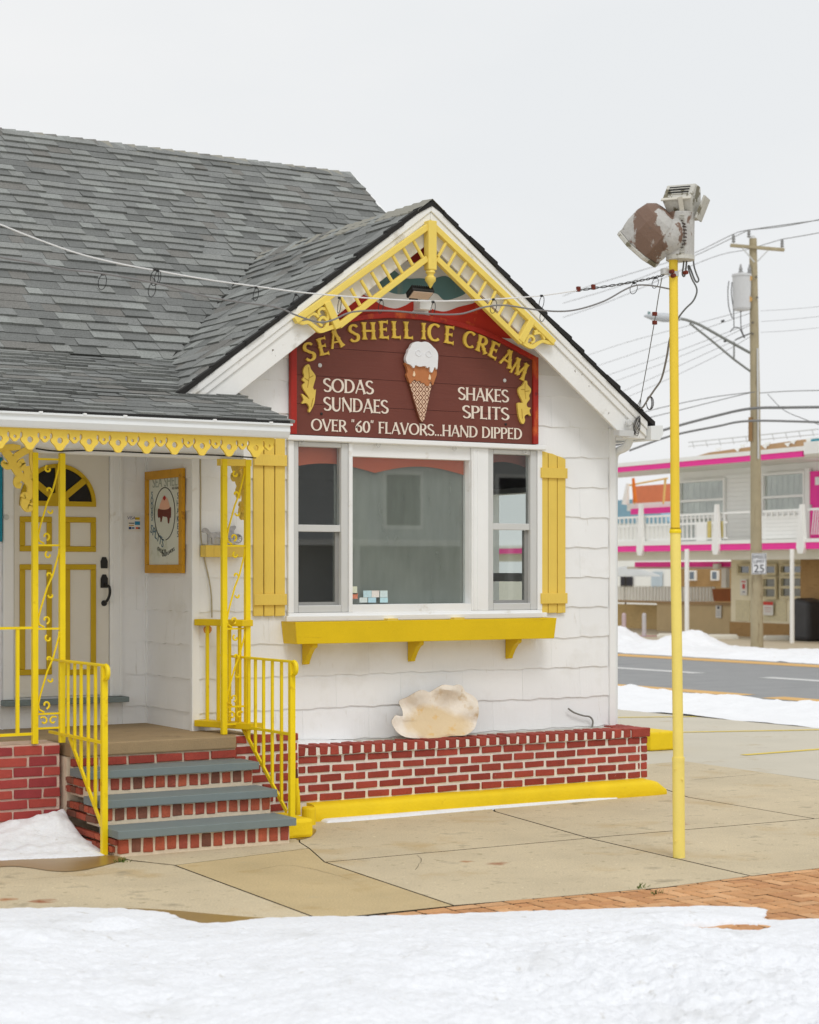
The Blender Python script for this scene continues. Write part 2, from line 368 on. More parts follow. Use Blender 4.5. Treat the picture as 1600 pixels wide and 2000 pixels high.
SNOW = mat('snow', (236, 238, 242), 0.7, 0.03, 2.5, fine=0.05, fscale=45, bump=1.0, bscale=22, spots=[((216, 217, 218), 0.56, 0.22, 2.2), ((206, 204, 200), .63, .1, 10), ((126, 116, 102), .80, .015, 38)], spec=0.25)
SNOWFAR = mat('far_snow', (240, 241, 243), 0.8, 0.04, 2.0, bump=0.8, bscale=9, spots=[((214, 208, 200), 0.64, 0.14, 4)], spec=0.2)

# rust stains on the slabs: reddish blots at fixed spots of the concrete
def add_stains(m, stains):
    t = m.node_tree; N = t.nodes; L = t.links; b = N['Principled BSDF']; src = b.inputs['Base Color'].links[0].from_socket
    geo = N.new('ShaderNodeNewGeometry')
    nn = N.new('ShaderNodeTexNoise'); nn.inputs['Scale'].default_value = 14; nn.inputs['Detail'].default_value = 5; L.new(geo.outputs['Position'], nn.inputs['Vector'])
    for (x, y, r, colr, amt) in stains:
        sb = N.new('ShaderNodeVectorMath'); sb.operation = 'SUBTRACT'; sb.inputs[1].default_value = (x, y, 0); L.new(geo.outputs['Position'], sb.inputs[0])
        ln = N.new('ShaderNodeVectorMath'); ln.operation = 'LENGTH'; L.new(sb.outputs[0], ln.inputs[0])
        ad = N.new('ShaderNodeMath'); ad.operation = 'MULTIPLY_ADD'; ad.inputs[1].default_value = -r * 2.2; L.new(nn.outputs['Fac'], ad.inputs[0]); L.new(ln.outputs['Value'], ad.inputs[2])
        mr = N.new('ShaderNodeMapRange'); mr.inputs['From Min'].default_value = -0.05 * r; mr.inputs['From Max'].default_value = -1.0 * r; mr.inputs['To Max'].default_value = amt
        L.new(ad.outputs[0], mr.inputs['Value'])
        mm = N.new('ShaderNodeMix'); mm.data_type = 'RGBA'; L.new(mr.outputs[0], mm.inputs['Factor']); L.new(src, mm.inputs[6]); mm.inputs[7].default_value = (*lin(colr), 1); src = mm.outputs[2]
    L.new(src, b.inputs['Base Color'])
def G(u, v): p = atZ(u, v, 0); return (p.x, p.y)
add_stains(CONC, [(*G(84, 1760), .085, (146, 74, 28), .9), (*G(12, 1757), .07, (166, 96, 44), .8), (*G(972, 1687), .085, (150, 84, 40), .85), (*G(910, 1683), .06, (170, 110, 60), .7), (*G(1330, 1609), .09, (160, 112, 92), .6)])

g = MB(); g.add([(-400, -60, -.05), (500, -60, -.05), (500, 900, -.05), (-400, 900, -.05)], [(0, 1, 2, 3)])
o = g.build('ground', LOT, kind='structure')
o = MB().add([(-3, 8.2, -.008), (14.5, 8.2, -.008), (14.5, 16, -.008), (-3, 16, -.008)], [(0, 1, 2, 3)]).build('joint_bed', EARTH, kind='structure')

walk = link('sidewalk', None, atZ(800, 1690)); walk['kind'] = 'structure'
def slab(pix, m, gap=0.011, name='slab', z=0.0):
    pts = poly_inset([G(*q) for q in pix], gap)
    b = MB(); n = len(pts)
    vs = [(x, y, z) for x, y in pts] + [(x, y, z - .06) for x, y in pts]
    b.add(vs, [tuple(range(n))]); b.add(vs, [(i, i + n, (i + 1) % n + n, (i + 1) % n) for i in range(n)], 1)
    return b.build(name, [m, EARTH], walk)
slab([(-420, 1714), (228, 1677), (342, 1690), (614, 1791), (480, 1860), (-420, 1900)], CONC)
slab([(-420, 1714), (-420, 1560), (230, 1560), (228, 1677)], CONC, 0.003)
slab([(342, 1690), (604, 1657), (634, 1684), (886, 1769), (690, 1789.5), (614, 1791)], CONC2, 0.004)
slab([(228, 1677), (240, 1600), (575, 1560), (585, 1645), (604, 1657), (342, 1690)], CONC, 0.005)
slab([(634, 1684), (1150, 1637), (1468, 1711), (1300, 1733.5), (1100, 1751), (886, 1769)], CONC)
slab([(604, 1657), (585, 1645), (575, 1560), (940, 1545), (966, 1585), (1150, 1637), (634, 1684)], CONC, 0.006)
slab([(966, 1585), (940, 1545), (1180, 1500), (1345, 1557), (1592, 1599), (1150, 1637)], CONC)
slab([(1150, 1637), (1592, 1599), (1900, 1572), (1900, 1662), (1468, 1711)], CONC, 0.007)
slab([(1345, 1557), (1180, 1500), (1336, 1486.5), (1642, 1530), (1900, 1572), (1592, 1599)], CONC, 0.005)
lotp = [G(*q) for q in [(1100, 1530), (1336, 1486.5), (1642, 1528.5), (2300, 1620), (2300, 1405), (1600, 1385), (1100, 1340)]]
MB().prism([(x, y, -.06) for x, y in lotp], (0, 0, .056)).build('parking_lot', LOT, kind='structure')
def strip(name, p, q, w, m, z, **k):
    p, q = Vector(p).to_2d(), Vector(q).to_2d(); d = (q - p).normalized(); n = Vector((-d.y, d.x)) * w / 2
    return MB().add([(*(p + n), z), (*(q + n), z), (*(q - n), z), (*(p - n), z)], [(0, 1, 2, 3)]).build(name, m, kind='structure')
for a, b, w in (((1452, 1474.5), (1640, 1460), .1), ((1300, 1430.5), (1640, 1424.5), .1), ((1205, 1401), (1600, 1397), .1)):
    strip('parking_line', G(*a), G(*b), w, PAINTY2, 0.0)

# wet patches where the snow melts
def sheet(name, pix, m, z, n=5):
    pts = smooth2([G(*q) for q in pix], n); vs, fs = cutout2d([pts], 0.0004)
    return MB().add([(a, b, z + c) for a, b, c in vs], fs).build(name, m, kind='structure')
sheet('wet_patch', [(-40, 1686), (60, 1679), (140, 1676), (215, 1672), (243, 1679), (205, 1691), (150, 1702), (100, 1702), (60, 1696), (20, 1693), (-40, 1697)], WET, .004)
sheet('wet_patch', [(240, 1776), (330, 1779), (420, 1787), (480, 1792), (535, 1796), (480, 1806), (380, 1806), (300, 1794)], WET, .004)
sheet('wet_patch', [(575, 1610), (600, 1616), (618, 1622), (608, 1634), (590, 1640), (578, 1638)], WET, .004)

# hairline cracks in the slabs
CRK = mat('crack_dark', (84, 72, 54), .95, .2, 20)
def crack(pix, w=.006):
    P = smooth_path([Vector((*G(*q), 0)) for q in pix], 9); n = len(P); mb = MB(); vs = []
    for i, p in enumerate(P):
        t = (P[min(i + 1, n - 1)] - P[max(i - 1, 0)]).normalized(); s_ = Vector((-t.y, t.x, 0)); o_ = s_ * .012 * noise.noise(p * 9); k = w * (.6 + .5 * noise.noise(p * 5)) * min(1, i / 3 + .2, (n - 1 - i) / 3 + .2)
        vs += [p + o_ + s_ * k + Vector((0, 0, .0015)), p + o_ - s_ * k + Vector((0, 0, .0015))]
    mb.add(vs, [(2 * i, 2 * i + 1, 2 * i + 3, 2 * i + 2) for i in range(n - 1)]).build('crack', CRK, kind='structure')
crack([(1350, 1524), (1400, 1519), (1450, 1515), (1492, 1510)]); crack([(815, 1670), (822, 1678), (818, 1690), (812, 1700)], .003); crack([(10, 1722), (70, 1716), (160, 1711), (230, 1705)], .002); crack([(240, 1677), (270, 1683), (340, 1690)], .009); crack([(500, 1700), (560, 1690), (620, 1700), (700, 1722)], .002); crack([(1000, 1600), (1080, 1596), (1120, 1604)], .002)

# brick pavers: a border course along the concrete, then herringbone
PAVE = [mat('paver_%s' % n, c, 0.8, 0.1, 12, fine=0.16, fscale=90, bump=0.4, bscale=90, orand=.09) for n, c in (('tan', (204, 152, 104)), ('clay', (194, 140, 94)), ('light', (212, 164, 118)))]
pave = link('paver_walk', None, atZ(1400, 1760)); pave['kind'] = 'structure'
a0, a1 = Vector(G(690, 1790.5)), Vector(G(1900, 1662)); pe = (a1 - a0).normalized(); pn = Vector((pe.y, -pe.x))   # pn points to the camera
if pn.dot(Vector((0, 0)) - a0) < 0: pn = -pn
ang = math.atan2(pe.y, pe.x)
PW, PL, GAP = 0.1, 0.2, 0.012
meshes = {}
def paver(s, t, ls, lt):
    c = a0 + pe * s + pn * t
    key = (ls, lt, random.randrange(3))
    m = PAVE[key[2]]; me = piece_mesh(ls - GAP, lt - GAP, .05, .004, .0012, key[2], m)
    if len(me.materials) == 1:
        me.materials.append(EARTH)
        for p_ in me.polygons: p_.material_index = 0 if p_.normal.z > .3 else 1
    ob = link('paver', me, (c.x, c.y, -.027 + random.uniform(-.0015, .0015)), pave); ob.rotation_euler.z = ang
for i in range(-8, 28): paver(i * PL + .1, .054, PL, PW)
visreg = [(560, 1795), (1500, 1680), (1690, 1675), (1690, 1850), (1400, 1850), (1000, 1830), (560, 1830)]
H0 = .108
for a in range(-24, 30):
    for b in range(-24, 30):
        # 90-degree herringbone: pairs step diagonally
        s0, t0 = (a + 2 * b) * PW, (a - 2 * b) * PW
        for cc_ in ((s0 + PL / 2, H0 + t0 + PW / 2, PL, PW), (s0 + PW / 2, H0 + t0 + PW + PL / 2, PW, PL)):
            lo_ = cc_[1] - cc_[3] / 2
            if lo_ < H0 - .001:
                if cc_[3] == PL and lo_ > H0 - PW - .001: cc_ = (cc_[0], H0 + PW / 2, PW, PW)
                else: continue
            c = a0 + pe * cc_[0] + pn * cc_[1]; u, v = proj((c.x, c.y, 0))
            if inside((u, v), visreg): paver(*cc_)

# ---------------------------------------------------------------- road
RN0, RN1 = Vector(G(1200, 1338)), Vector(G(1600, 1370)); RF0, RF1 = Vector(G(1200, 1280)), Vector(G(1600, 1302))
rd = ((RN0 - RN1).normalized() + (RF0 - RF1).normalized()).normalized(); rn = Vector((rd.y, -rd.x))      # rn away from the shop
if rn.dot(RF1 - RN1) < 0: rn = -rn
RW = (RF1 - RN1).dot(rn)
def RD(s, t, z=0): p = RN1 + rd * s + rn * t; return (p.x, p.y, z)
MB().prism([RD(-60, -1.0, -.2), RD(160, -1.0, -.2), RD(160, RW + 1.1, -.2), RD(-60, RW + 1.1, -.2)], (0, 0, .2 + .004)).build('road', ASPH, kind='structure')
def rline(name, s0, s1, t, w, m): return MB().add([RD(s0, t - w / 2, .008), RD(s1, t - w / 2, .008), RD(s1, t + w / 2, .008), RD(s0, t + w / 2, .008)], [(0, 1, 2, 3)]).build(name, m, kind='structure')
sN = (Vector(G(1478, 1361)) - RN1).dot(rd)
rline('road_edge_line', -60, sN - .3, 0, .5, PAINTY); rline('road_edge_line', sN + .3, 160, 0, .5, PAINTY); rline('road_edge_line', -60, 160, RW, .75, PAINTY)
for (ua, va, ub, vb) in ((1170, 1303, 1370, 1315.5), (1490, 1324, 1660, 1334)):
    a = Vector(G(ua, va)); b = Vector(G(ub, vb)); ta = ((a - RN1).dot(rn) + (b - RN1).dot(rn)) / 2
    rline('lane_dash', (b - RN1).dot(rd), (a - RN1).dot(rd), ta, .36, PAINTW)
far_pave = MB().prism([RD(-60, RW + 1.1, -.2), RD(160, RW + 1.1, -.2), RD(160, RW + 22, -.2), RD(-60, RW + 22, -.2)], (0, 0, .2 + .03)).build('far_forecourt', mat('forecourt_concrete', (196, 184, 160), .85, .06, 2), kind='structure')

# ---------------------------------------------------------------- snow
def smooth_mesh(name, X, Y, Zs, m, keep=None, **props):
    ny, nx = X.shape; idx = np.arange(nx * ny).reshape(ny, nx)
    q = np.stack([idx[:-1, :-1], idx[:-1, 1:], idx[1:, 1:], idx[1:, :-1]], -1).reshape(-1, 4)
    if keep is not None:
        kf = keep.reshape(-1); q = q[kf[q].any(1)]
    used = np.unique(q); re = -np.ones(nx * ny, int); re[used] = np.arange(len(used)); q = re[q]
    V = np.stack([X.ravel(), Y.ravel(), Zs.ravel()], -1)[used]; c = V.mean(0); c[2] = V[:, 2].min(); V = V - c
    me = bpy.data.meshes.new(name); me.from_pydata(V.tolist(), [], q.tolist()); me.polygons.foreach_set('use_smooth', [True] * len(me.polygons)); me.materials.append(m)
    ob = link(name, me, Vector(c))
    for k, v in props.items(): ob[k] = v
    return ob
def seg_dist(X, Y, poly):
    """signed distance to a closed polygon, positive inside"""
    P = np.array(poly); n = len(P); d = np.full(X.shape, 1e9); ins = np.zeros(X.shape, bool)
    for i in range(n):
        a, b = P[i], P[(i + 1) % n]; e = b - a; L = (e * e).sum() + 1e-12
        t = np.clip(((X - a[0]) * e[0] + (Y - a[1]) * e[1]) / L, 0, 1)
        d = np.minimum(d, np.hypot(X - a[0] - t * e[0], Y - a[1] - t * e[1]))
        cond = (a[1] > Y) != (b[1] > Y)
        with np.errstate(divide='ignore', invalid='ignore'): xi = (b[0] - a[0]) * (Y - a[1]) / (b[1] - a[1] + 1e-12) + a[0]
        ins ^= cond & (X < xi)
    return np.where(ins, d, -d)
def vnoise(X, Y, f, o=4, h=0.5, sx=1.0, seed=0.0):
    out = np.empty(X.shape); xr, yr, orr = X.ravel() * f * sx, Y.ravel() * f, out.ravel()
    for i in range(len(xr)): orr[i] = fbm(Vector((xr[i], yr[i], seed)), o, h)
    return orr.reshape(X.shape)
# near snow: camera-aligned axes (l = right, w = forward) only to lay an even grid
edge = [(-1600, 1790), (-900, 1784), (-500, 1781), (-200, 1779), (0, 1777), (60, 1774), (150, 1774), (230, 1776), (300, 1780), (335, 1786), (362, 1797), (395, 1804), (440, 1802), (500, 1797), (560, 1793), (610, 1792), (700, 1791), (760, 1790), (800, 1788.5), (860, 1787.5), (900, 1785),
        (960, 1783.5), (1000, 1782), (1080, 1780), (1150, 1777.5), (1230, 1774.5), (1290, 1773), (1340, 1772.5), (1380, 1772), (1430, 1773), (1480, 1775), (1497, 1778), (1496, 1786), (1488, 1793), (1500, 1799), (1540, 1799), (1570, 1797), (1600, 1795), (1700, 1792), (1900, 1786), (2300, 1800)]
poly = [G(*q) for q in edge] + [G(3600, 2700), G(-5000, 2700)]
f0, f1 = 6.3, 11.2; du = 0.017
nl = int(8.2 / du); nw = int((f1 - f0) / du)
Lg, Wg = np.meshgrid(np.linspace(-4.6, 3.6, nl), np.linspace(f0, f1, nw)); X = Lg * CS + Wg * SN; Y = -Lg * SN + Wg * CS
# dirt channel where the pavers show through
sd = seg_dist(X, Y, poly); n1 = vnoise(X, Y, 1.1, 3); n2 = vnoise(X, Y, 6.0, 3, .55, seed=3.3); n3 = vnoise(X, Y, 23.0, 2, .6, seed=8.1)
sd = sd + .025 * n2 + .008 * n3
rise = 1 - np.exp(-np.clip(sd, 0, None) / .3)
rough = np.clip((sd - .35) / 1.4, 0, 1)
right_ = np.clip((Lg + .6) / 1.6, .25, 1)
hgt = .006 * np.clip(sd / .02, 0, 1) + rise * (.024 + .012 * n1 + .006 * n2 + .003 * n3) + rough * (.06 + .05 * n1 + right_ * (.03 * n2 + .016 * n3)) + .003 * n3 * np.clip(sd / .05, 0, 1)
def bump_at(u, v, r, a, st=3.0, ang2=0.0):
    p = G(u, v); dx, dy = X - p[0], Y - p[1]; l = dx * CS - dy * SN; w = dx * SN + dy * CS
    return a * np.exp(-((l / (r * st)) ** 2 + (w / r) ** 2))
for (u, v, r, a, st) in ((235, 1818, .10, .05, 1.7), (300, 1811, .06, .03, 1.5), (60, 1856, .12, .06, 2.2), (110, 1858, .05, -.03, 1.5), (405, 1797, .035, .025, 1.8), (200, 1830, .06, -.02, 2.5),
                      (1374, 1814, .045, -.15, 1.8), (1450, 1809, .05, -.17, 2.0), (1246, 1828, .03, -.13, 2.0), (1410, 1818, .12, -.03, 3), (1150, 1832, .08, -.03, 4), (1330, 1800, .09, .02, 4), (900, 1960, .12, .03, 1.5), (1250, 1975, .1, -.04, 1.4), (430, 1940, .1, -.03, 1.6), (1500, 1900, .2, .05, 2)):
    hgt = hgt + bump_at(u, v, r, a, st)
Zs = np.where(sd > 0, hgt + .002, -.03 + np.clip(sd, -.1, 0) * .3)
smooth_mesh('snow_bank', X, Y, Zs, SNOW, keep=(sd > -.06), kind='stuff', label='broad bank of bright snow across the front of the sidewalk', category='snow')

# snow heap in the corner between pier and steps
xs, ys = np.meshgrid(np.linspace(3.6, 5.02, 100), np.linspace(11.98, 13.05, 90))
def blob(x, y, cx, cy, rx, ry, h): return h * np.exp(-(((x - cx) / rx) ** 2 + ((y - cy) / ry) ** 2))
heap = [G(-300, 1688), G(0, 1681), G(80, 1679), G(150, 1676), G(206, 1672), G(214, 1660), (5.06, 12.3), (5.06, 13.2), (2.9, 13.2)]
sdh = seg_dist(xs, ys, heap) + .02 * vnoise(xs, ys, 7, 3)
hz_ = np.clip(1 - np.exp(-np.clip(sdh, 0, None) / .12), 0, 1) * .05 + np.clip(sdh / .15, 0, 1) * (blob(xs, ys, 4.80, 12.74, .17, .24, .17) + blob(xs, ys, 4.50, 12.82, .22, .2, .13) + blob(xs, ys, 4.93, 12.92, .1, .13, .13) + .03 * vnoise(xs, ys, 4.5, 3, seed=4)) + .012 * vnoise(xs, ys, 6, 3) * np.clip(sdh / .1, 0, 1)
smooth_mesh('snow_heap', xs, ys, np.where(sdh > 0, hz_ + .004, -.03), SNOW, keep=sdh > -.05, kind='stuff', label='small melting snow heap beside the brick steps', category='snow')
# thin snow strip along the yellow kerb
st_ = [(7.02, 12.80), (7.2, 12.785), (7.6, 12.80), (8.0, 12.83), (8.5, 12.85), (9.0, 12.862), (9.6, 12.872), (9.9, 12.895), (9.9, 12.93), (7.02, 12.93)]
xs, ys = np.meshgrid(np.linspace(6.9, 10.2, 330), np.linspace(12.7, 13.1, 45)); sdk = seg_dist(xs, ys, st_)
smooth_mesh('snow_strip', xs, ys, np.where(sdk > -.004, .004 + .022 * (1 - np.exp(-np.clip(sdk, 0, None) / .02)), -.02), SNOW, keep=sdk > -.02, kind='stuff', label='thin strip of snow along the yellow kerb', category='snow')
# ploughed banks along both sides of the road
def road_bank(name, s0, s1, t0, t1, hfun, label, m=SNOWFAR, ds=.07):
    ss, tt = np.meshgrid(np.arange(s0, s1, ds), np.linspace(t0, t1, int((t1 - t0) / .06)))
    X = RN1.x + rd.x * ss + rn.x * tt; Y = RN1.y + rd.y * ss + rn.y * tt
    n1 = vnoise(ss, tt, .9, 4, .55, seed=5); e = np.minimum(tt - t0, t1 - tt) + .12 * n1
    Z = np.where(e > 0, hfun(ss, tt) * (1 - np.exp(-np.clip(e, 0, None) / .3)) * (1 + .35 * n1) + .03 * np.clip(e / .3, 0, 1) * vnoise(ss, tt, 5, 2, seed=2) + .004, np.clip(e, -.3, 0) * .25 + .004)
    smooth_mesh(name, X, Y, Z, m, kind='stuff', label=label, category='snow')
road_bank('snow_bank', -4, 26, -3.5, -.85, lambda s, t: .07 + .06 * np.exp(-((t + 1.5) / .6) ** 2), 'ploughed snow along the near edge of the road')
pS = lambda u, v: (Vector(G(u, v)) - RN1).dot(rd)
def farh(s, t): return .10 + .05 * np.sin(s * 1.7) * np.sin(s * .9 + 1) + .42 * np.exp(-((s - pS(1422, 1268)) / .75) ** 2) * np.exp(-((t - RW - 3.2) / .9) ** 2) + .36 * np.exp(-((s - pS(1222, 1262)) / .9) ** 2) * np.exp(-((t - RW - 3.0) / .9) ** 2)
road_bank('snow_bank', -8, 40, RW + .7, RW + 4.3, farh, 'ploughed snow heaped on the far side of the road')
# ================================================================ ice cream shop
YW, YD, YF = 13.42, 14.34, 13.15          # bay front wall, door wall, gable overhang
XL, XR = 6.19, 10.245                     # bay left / right corner
FLOOR = 0.70
AX, AZ, GS = 8.165, 4.96, 0.757           # gable apex and slope
def zgable(x): return AZ - GS * abs(x - AX)
LE_Y, LE_Z, BR_Y, BR_Z, RI_Y, RI_Z = 12.34, 3.035, 14.5, 3.69, 17.95, 6.255
def zmain(y): return LE_Z + (BR_Z - LE_Z) / (BR_Y - LE_Y) * (y - LE_Y) if y < BR_Y else BR_Z + (RI_Z - BR_Z) / (RI_Y - BR_Y) * (y - BR_Y)
shop = thing('ice_cream_shop', (8.2, 15, 0), 'white shingled ice cream shop with grey roof and yellow trim', 'shop')

wx0, wx1 = atY(559, 1100, YW).x, atY(1054.5, 1100, YW).x
wz0, wz1 = atY(700, 1207, YW).z, atY(700, 863, YW).z
# ---- wall cores
INNER = mat('darkened_interior_wall', (92, 90, 84), 0.8, 0.1, 2)  # room shade put into the colour: dark grey lining instead of white walls
bw = MB()
bw.box(XL, wx0, YW, YW + .14, .3, 3.36); bw.box(wx1, XR, YW, YW + .14, .3, 3.34)
bw.box(wx0, wx1, YW, YW + .14, .3, wz0); bw.box(wx0, wx1, YW, YW + .14, wz1, 3.34)
bw.prism([(XL, YW + .002, 3.2), (XR, YW + .002, 3.2), (XR, YW + .002, zgable(XR) - .04), (AX, YW + .002, AZ - .06), (XL, YW + .002, zgable(XL) - .04)], (0, .1, 0))
bay = bw.build('bay_wall', WHITE, shop)
SY0, SY1, SZ0, SZ1 = 14.05, 15.3, 1.15, 2.72      # side window opening in the right-hand wall
sw = MB()
sw.box(XR - .14, XR, YW + .141, SY0, .3, 3.3); sw.box(XR - .14, XR, SY1, 18.5, .3, 3.3); sw.box(XR - .14, XR, SY0, SY1, .3, SZ0); sw.box(XR - .14, XR, SY0, SY1, SZ1, 3.3)
sw.build('right_side_wall', WHITE, shop)
lw = MB().box(XL, XL + .12, YW + .141, YD, .3, 3.34).build('bay_side_wall', WHITE, shop)
dw = MB().box(1.5, XL + .12, YD, YD + .14, .3, 3.5).build('door_wall', WHITE, shop)

# ---- asbestos shingle siding with wavy lower edges
C0, CH = 1.887, 0.2617
def wavy(a, k): return .0045 * math.sin(a * 20.3 + k * 2.1) + .003 * math.sin(a * 43.7 + k * 5.3) + .002 * math.sin(a * 9.1 + k)
def siding(parent, pt, nrm, a0, a1, z0, z1, holes=(), limit=None, pw=.61, shift=0.0):
    """pt(a, z, out) -> world point"""
    k = math.floor((z0 - C0) / CH)
    while C0 + k * CH < z1:
        zb, zt = C0 + k * CH, C0 + (k + 1) * CH + .012
        x = a0 - ((k * .5 + shift) % 1.0) * pw
        while x < a1:
            xa, xb = max(x, a0) + .0006, min(x + pw, a1) - .0006; x += pw
            if xb - xa < .03: continue
            tilt = random.uniform(-.0012, .0012); lift = random.uniform(0, .002); dz = random.uniform(-.0025, .0025)
            cuts = sorted({xa, xb, *[h[i] for h in holes for i in (0, 1) if xa < h[i] < xb], *[xa + (xb - xa) * i / 14 for i in range(15)]})
            runs = []; cur = []
            for i in range(len(cuts) - 1):
                ca, cb = cuts[i], cuts[i + 1]; m = (ca + cb) / 2; b, t = max(zb, z0), min(zt, z1); flat = b > zb
                for h in holes:
                    if h[0] <= m <= h[1]:
                        if b >= h[2] and t <= h[3]: t = b - 1
                        elif b < h[2] < t: t = h[2]
                        elif b < h[3] < t: b = h[3]; flat = True
                if limit: t = min(t, limit(m))
                if t - b > .02: cur.append((ca, cb, b, t, flat))
                elif cur: runs.append(cur); cur = []
            if cur: runs.append(cur)
            for run in runs:
                mb = MB()
                for (ca, cb, b, t, flat) in run:
                    P = []
                    for a in (ca, cb):
                        w = 0 if flat else wavy(a, k) + dz + tilt * (a - xa) / pw
                        tt = min(t, limit(a)) if limit else t
                        P += [pt(a, tt, .0015), pt(a, b + w, .013 + lift), pt(a, b + w, .0)]
                    mb.add(P, [(0, 1, 4, 3), (1, 2, 5, 4)])
                    if (ca, cb) == run[0][:2]: mb.add([P[0], P[1], P[2]], [(0, 1, 2)])
                    if (ca, cb) == run[-1][:2]: mb.add([P[3], P[4], P[5]], [(0, 1, 2)])
                mb.build('siding_shingle', WHITE, parent)
        k += 1
front = lambda Y: (lambda a, z, o: (a, Y - o, z))
siding(bay, front(YW), None, XL + .03, XR - .05, .5, 3.85, holes=[(wx0 - .002, wx1 + .002, wz0 - .01, wz1 + .01)], limit=lambda a: zgable(a) - .16)
siding(dw, front(YD), None, 5.97, XL, FLOOR, 3.3, shift=.3)
siding(dw, front(YD), None, 3.4, 4.955, FLOOR, 3.3, shift=.3)
siding(lw, lambda a, z, o: (XL - o, a, z), None, YW + .02, YD, FLOOR - .02, 3.3, shift=.2)
MB().box(XR - .05, XR + .012, YW - .03, YW + .03, .45, 3.2).build('corner_board', TRIM, shop, bevel=.004)
MB().box(XL - .03, XL + .032, YW - .022, YW + .03, FLOOR, 3.35).build('corner_board', TRIM, shop, bevel=.004)
MB().box(XL - .022, XL - .002, YD - .022, YD, FLOOR, 3.3).build('corner_bead', TRIM, shop)

# ---- mural of red, white and teal swags painted on the gable
def clip_tri(poly, tri):
    out = list(poly)
    A = sum(tri[i][0] * tri[(i + 1) % 3][1] - tri[(i + 1) % 3][0] * tri[i][1] for i in range(3))
    T = tri if A > 0 else tri[::-1]
    for i in range(len(T)):
        a, b = T[i], T[(i + 1) % len(T)]; inp = out; out = []
        sidef = lambda p: (b[0] - a[0]) * (p[1] - a[1]) - (b[1] - a[1]) * (p[0] - a[0])
        for j in range(len(inp)):
            p, q = inp[j - 1], inp[j]; sp, sq = sidef(p), sidef(q)
            if (sp >= 0) != (sq >= 0):
                t = sp / (sp - sq); out.append((p[0] + (q[0] - p[0]) * t, p[1] + (q[1] - p[1]) * t))
            if sq >= 0: out.append(q)
    return out
def zp3(x, y, Y): p = atY(550 + x / 2.909, 400 + y / 2.909, Y); return (p.x, p.z)      # close-up coordinates of the gable
tri = [(AX, AZ - .10), (AX - 1.62, AZ - .10 - 1.62 * GS), (AX + 1.62, AZ - .10 - 1.62 * GS)]
def flat_shape(parent, name, pts, Y, t, m, clip=None, n=4):
    P = smooth2(pts, n) if n else pts
    if clip: P = clip_tri(P, clip)
    vs, fs = cutout2d([P], t)
    return MB().add(on_plane(vs, **XZ(Y)), fs).build(name, m, parent)
MURW = mat('mural_white', (224, 224, 222), .6, .05, 4); MURR = mat('mural_red', (188, 50, 34), .6, .1, 5, spots=[((222, 108, 52), .6, .12, 4)]); MURT = mat('mural_teal', (92, 128, 130), .6, .1, 4, spots=[((122, 140, 132), .58, .12, 6, (3, 1, .4))]); MURD = mat('mural_dark_red', (150, 38, 36), .6, .1, 5)
Ym = YW - .012
mural = flat_shape(bay, 'gable_mural', tri, Ym, .02, MURW, n=0)
def mshape(name, pts, m, dz): return flat_shape(bay, name, [zp3(*p, Ym) for p in pts], Ym - .012 - dz, .003, m, clip=tri)
mshape('mural_swag', [(250, 640), (330, 550), (425, 480), (450, 505), (510, 535), (570, 572), (640, 590), (700, 572), (748, 545), (752, 575), (735, 608), (640, 640), (450, 660), (330, 720), (240, 720)], MURR, 0)
mshape('mural_swag', [(832, 585), (870, 600), (930, 606), (1000, 582), (1080, 562), (1130, 545), (1200, 610), (1330, 720), (1320, 760), (1150, 740), (950, 690), (850, 650)], MURR, 0)
mshape('mural_band', [(515, 420), (555, 392), (600, 352), (645, 380), (700, 418), (780, 418), (850, 422), (925, 405), (985, 440), (1045, 495), (985, 530), (920, 541), (880, 507), (830, 500), (760, 482), (690, 508), (620, 500), (560, 462)], MURT, 0)
mshape('mural_peak', [(662, 308), (720, 268), (790, 212), (835, 190), (850, 260), (845, 340), (800, 345), (735, 325)], MURD, 0)

# ---- bay window
win = sub('bay_window', ((wx0 + wx1) / 2, YW, wz0), shop)
def X4(x): return atY(540 + x / 2.667, 1100, YW).x
def Z4(y, x=700): return atY(540 + x / 2.667, 840 + y / 2.667, YW).z
cz0, cz1 = wz0, wz1
yf, yb = YW - .04, YW + .09
fr = MB()
xa = [wx0, X4(80), X4(366), X4(386), X4(1004), X4(1092), X4(1348), wx1]
zt, zb_ = Z4(108), Z4(915)
fr.box(xa[0], xa[7], yf, yb, wz0, Z4(945)); fr.box(xa[0], xa[7], yf, yb, Z4(82), wz1)
fr.box(xa[0], xa[1], yf, yb, Z4(945), Z4(82)); fr.box(xa[2], xa[3], yf, yb, Z4(945), Z4(82)); fr.box(xa[4], xa[5], yf, yb, Z4(945), Z4(82)); fr.box(xa[6], xa[7], yf, yb, Z4(945), Z4(82))
fr.build('casing', TRIM, win, bevel=.006)
MB().box(wx0 - .03, wx1 + .03, YW - .07, YW - .038, wz0 - .02, wz0 + .025).build('sill', TRIM, win, bevel=.006)
MB().box(wx0 - .02, wx1 + .02, YW - .075, YW - .036, wz1 - .012, wz1 + .03).build('head_moulding', TRIM, win, bevel=.008)
MB().box(xa[4] + .012, xa[4] + .03, yf - .008, yf + .01, Z4(945) + .01, Z4(82) - .01).box(xa[4] + .055, xa[4] + .07, yf - .006, yf + .01, Z4(945) + .01, Z4(82) - .01).build('mullion_bead', TRIM, win, bevel=.003)
MB().box(xa[3] + .001, xa[4] - .001, yf + .006, yb, Z4(906), Z4(945)).box(xa[3] + .001, xa[4] - .001, yf + .02, yb, Z4(82), Z4(148)).box(X4(986) + .03, xa[4] - .001, yf + .025, yb, Z4(906), Z4(148)).build('picture_frame', TRIM, win, bevel=.004)
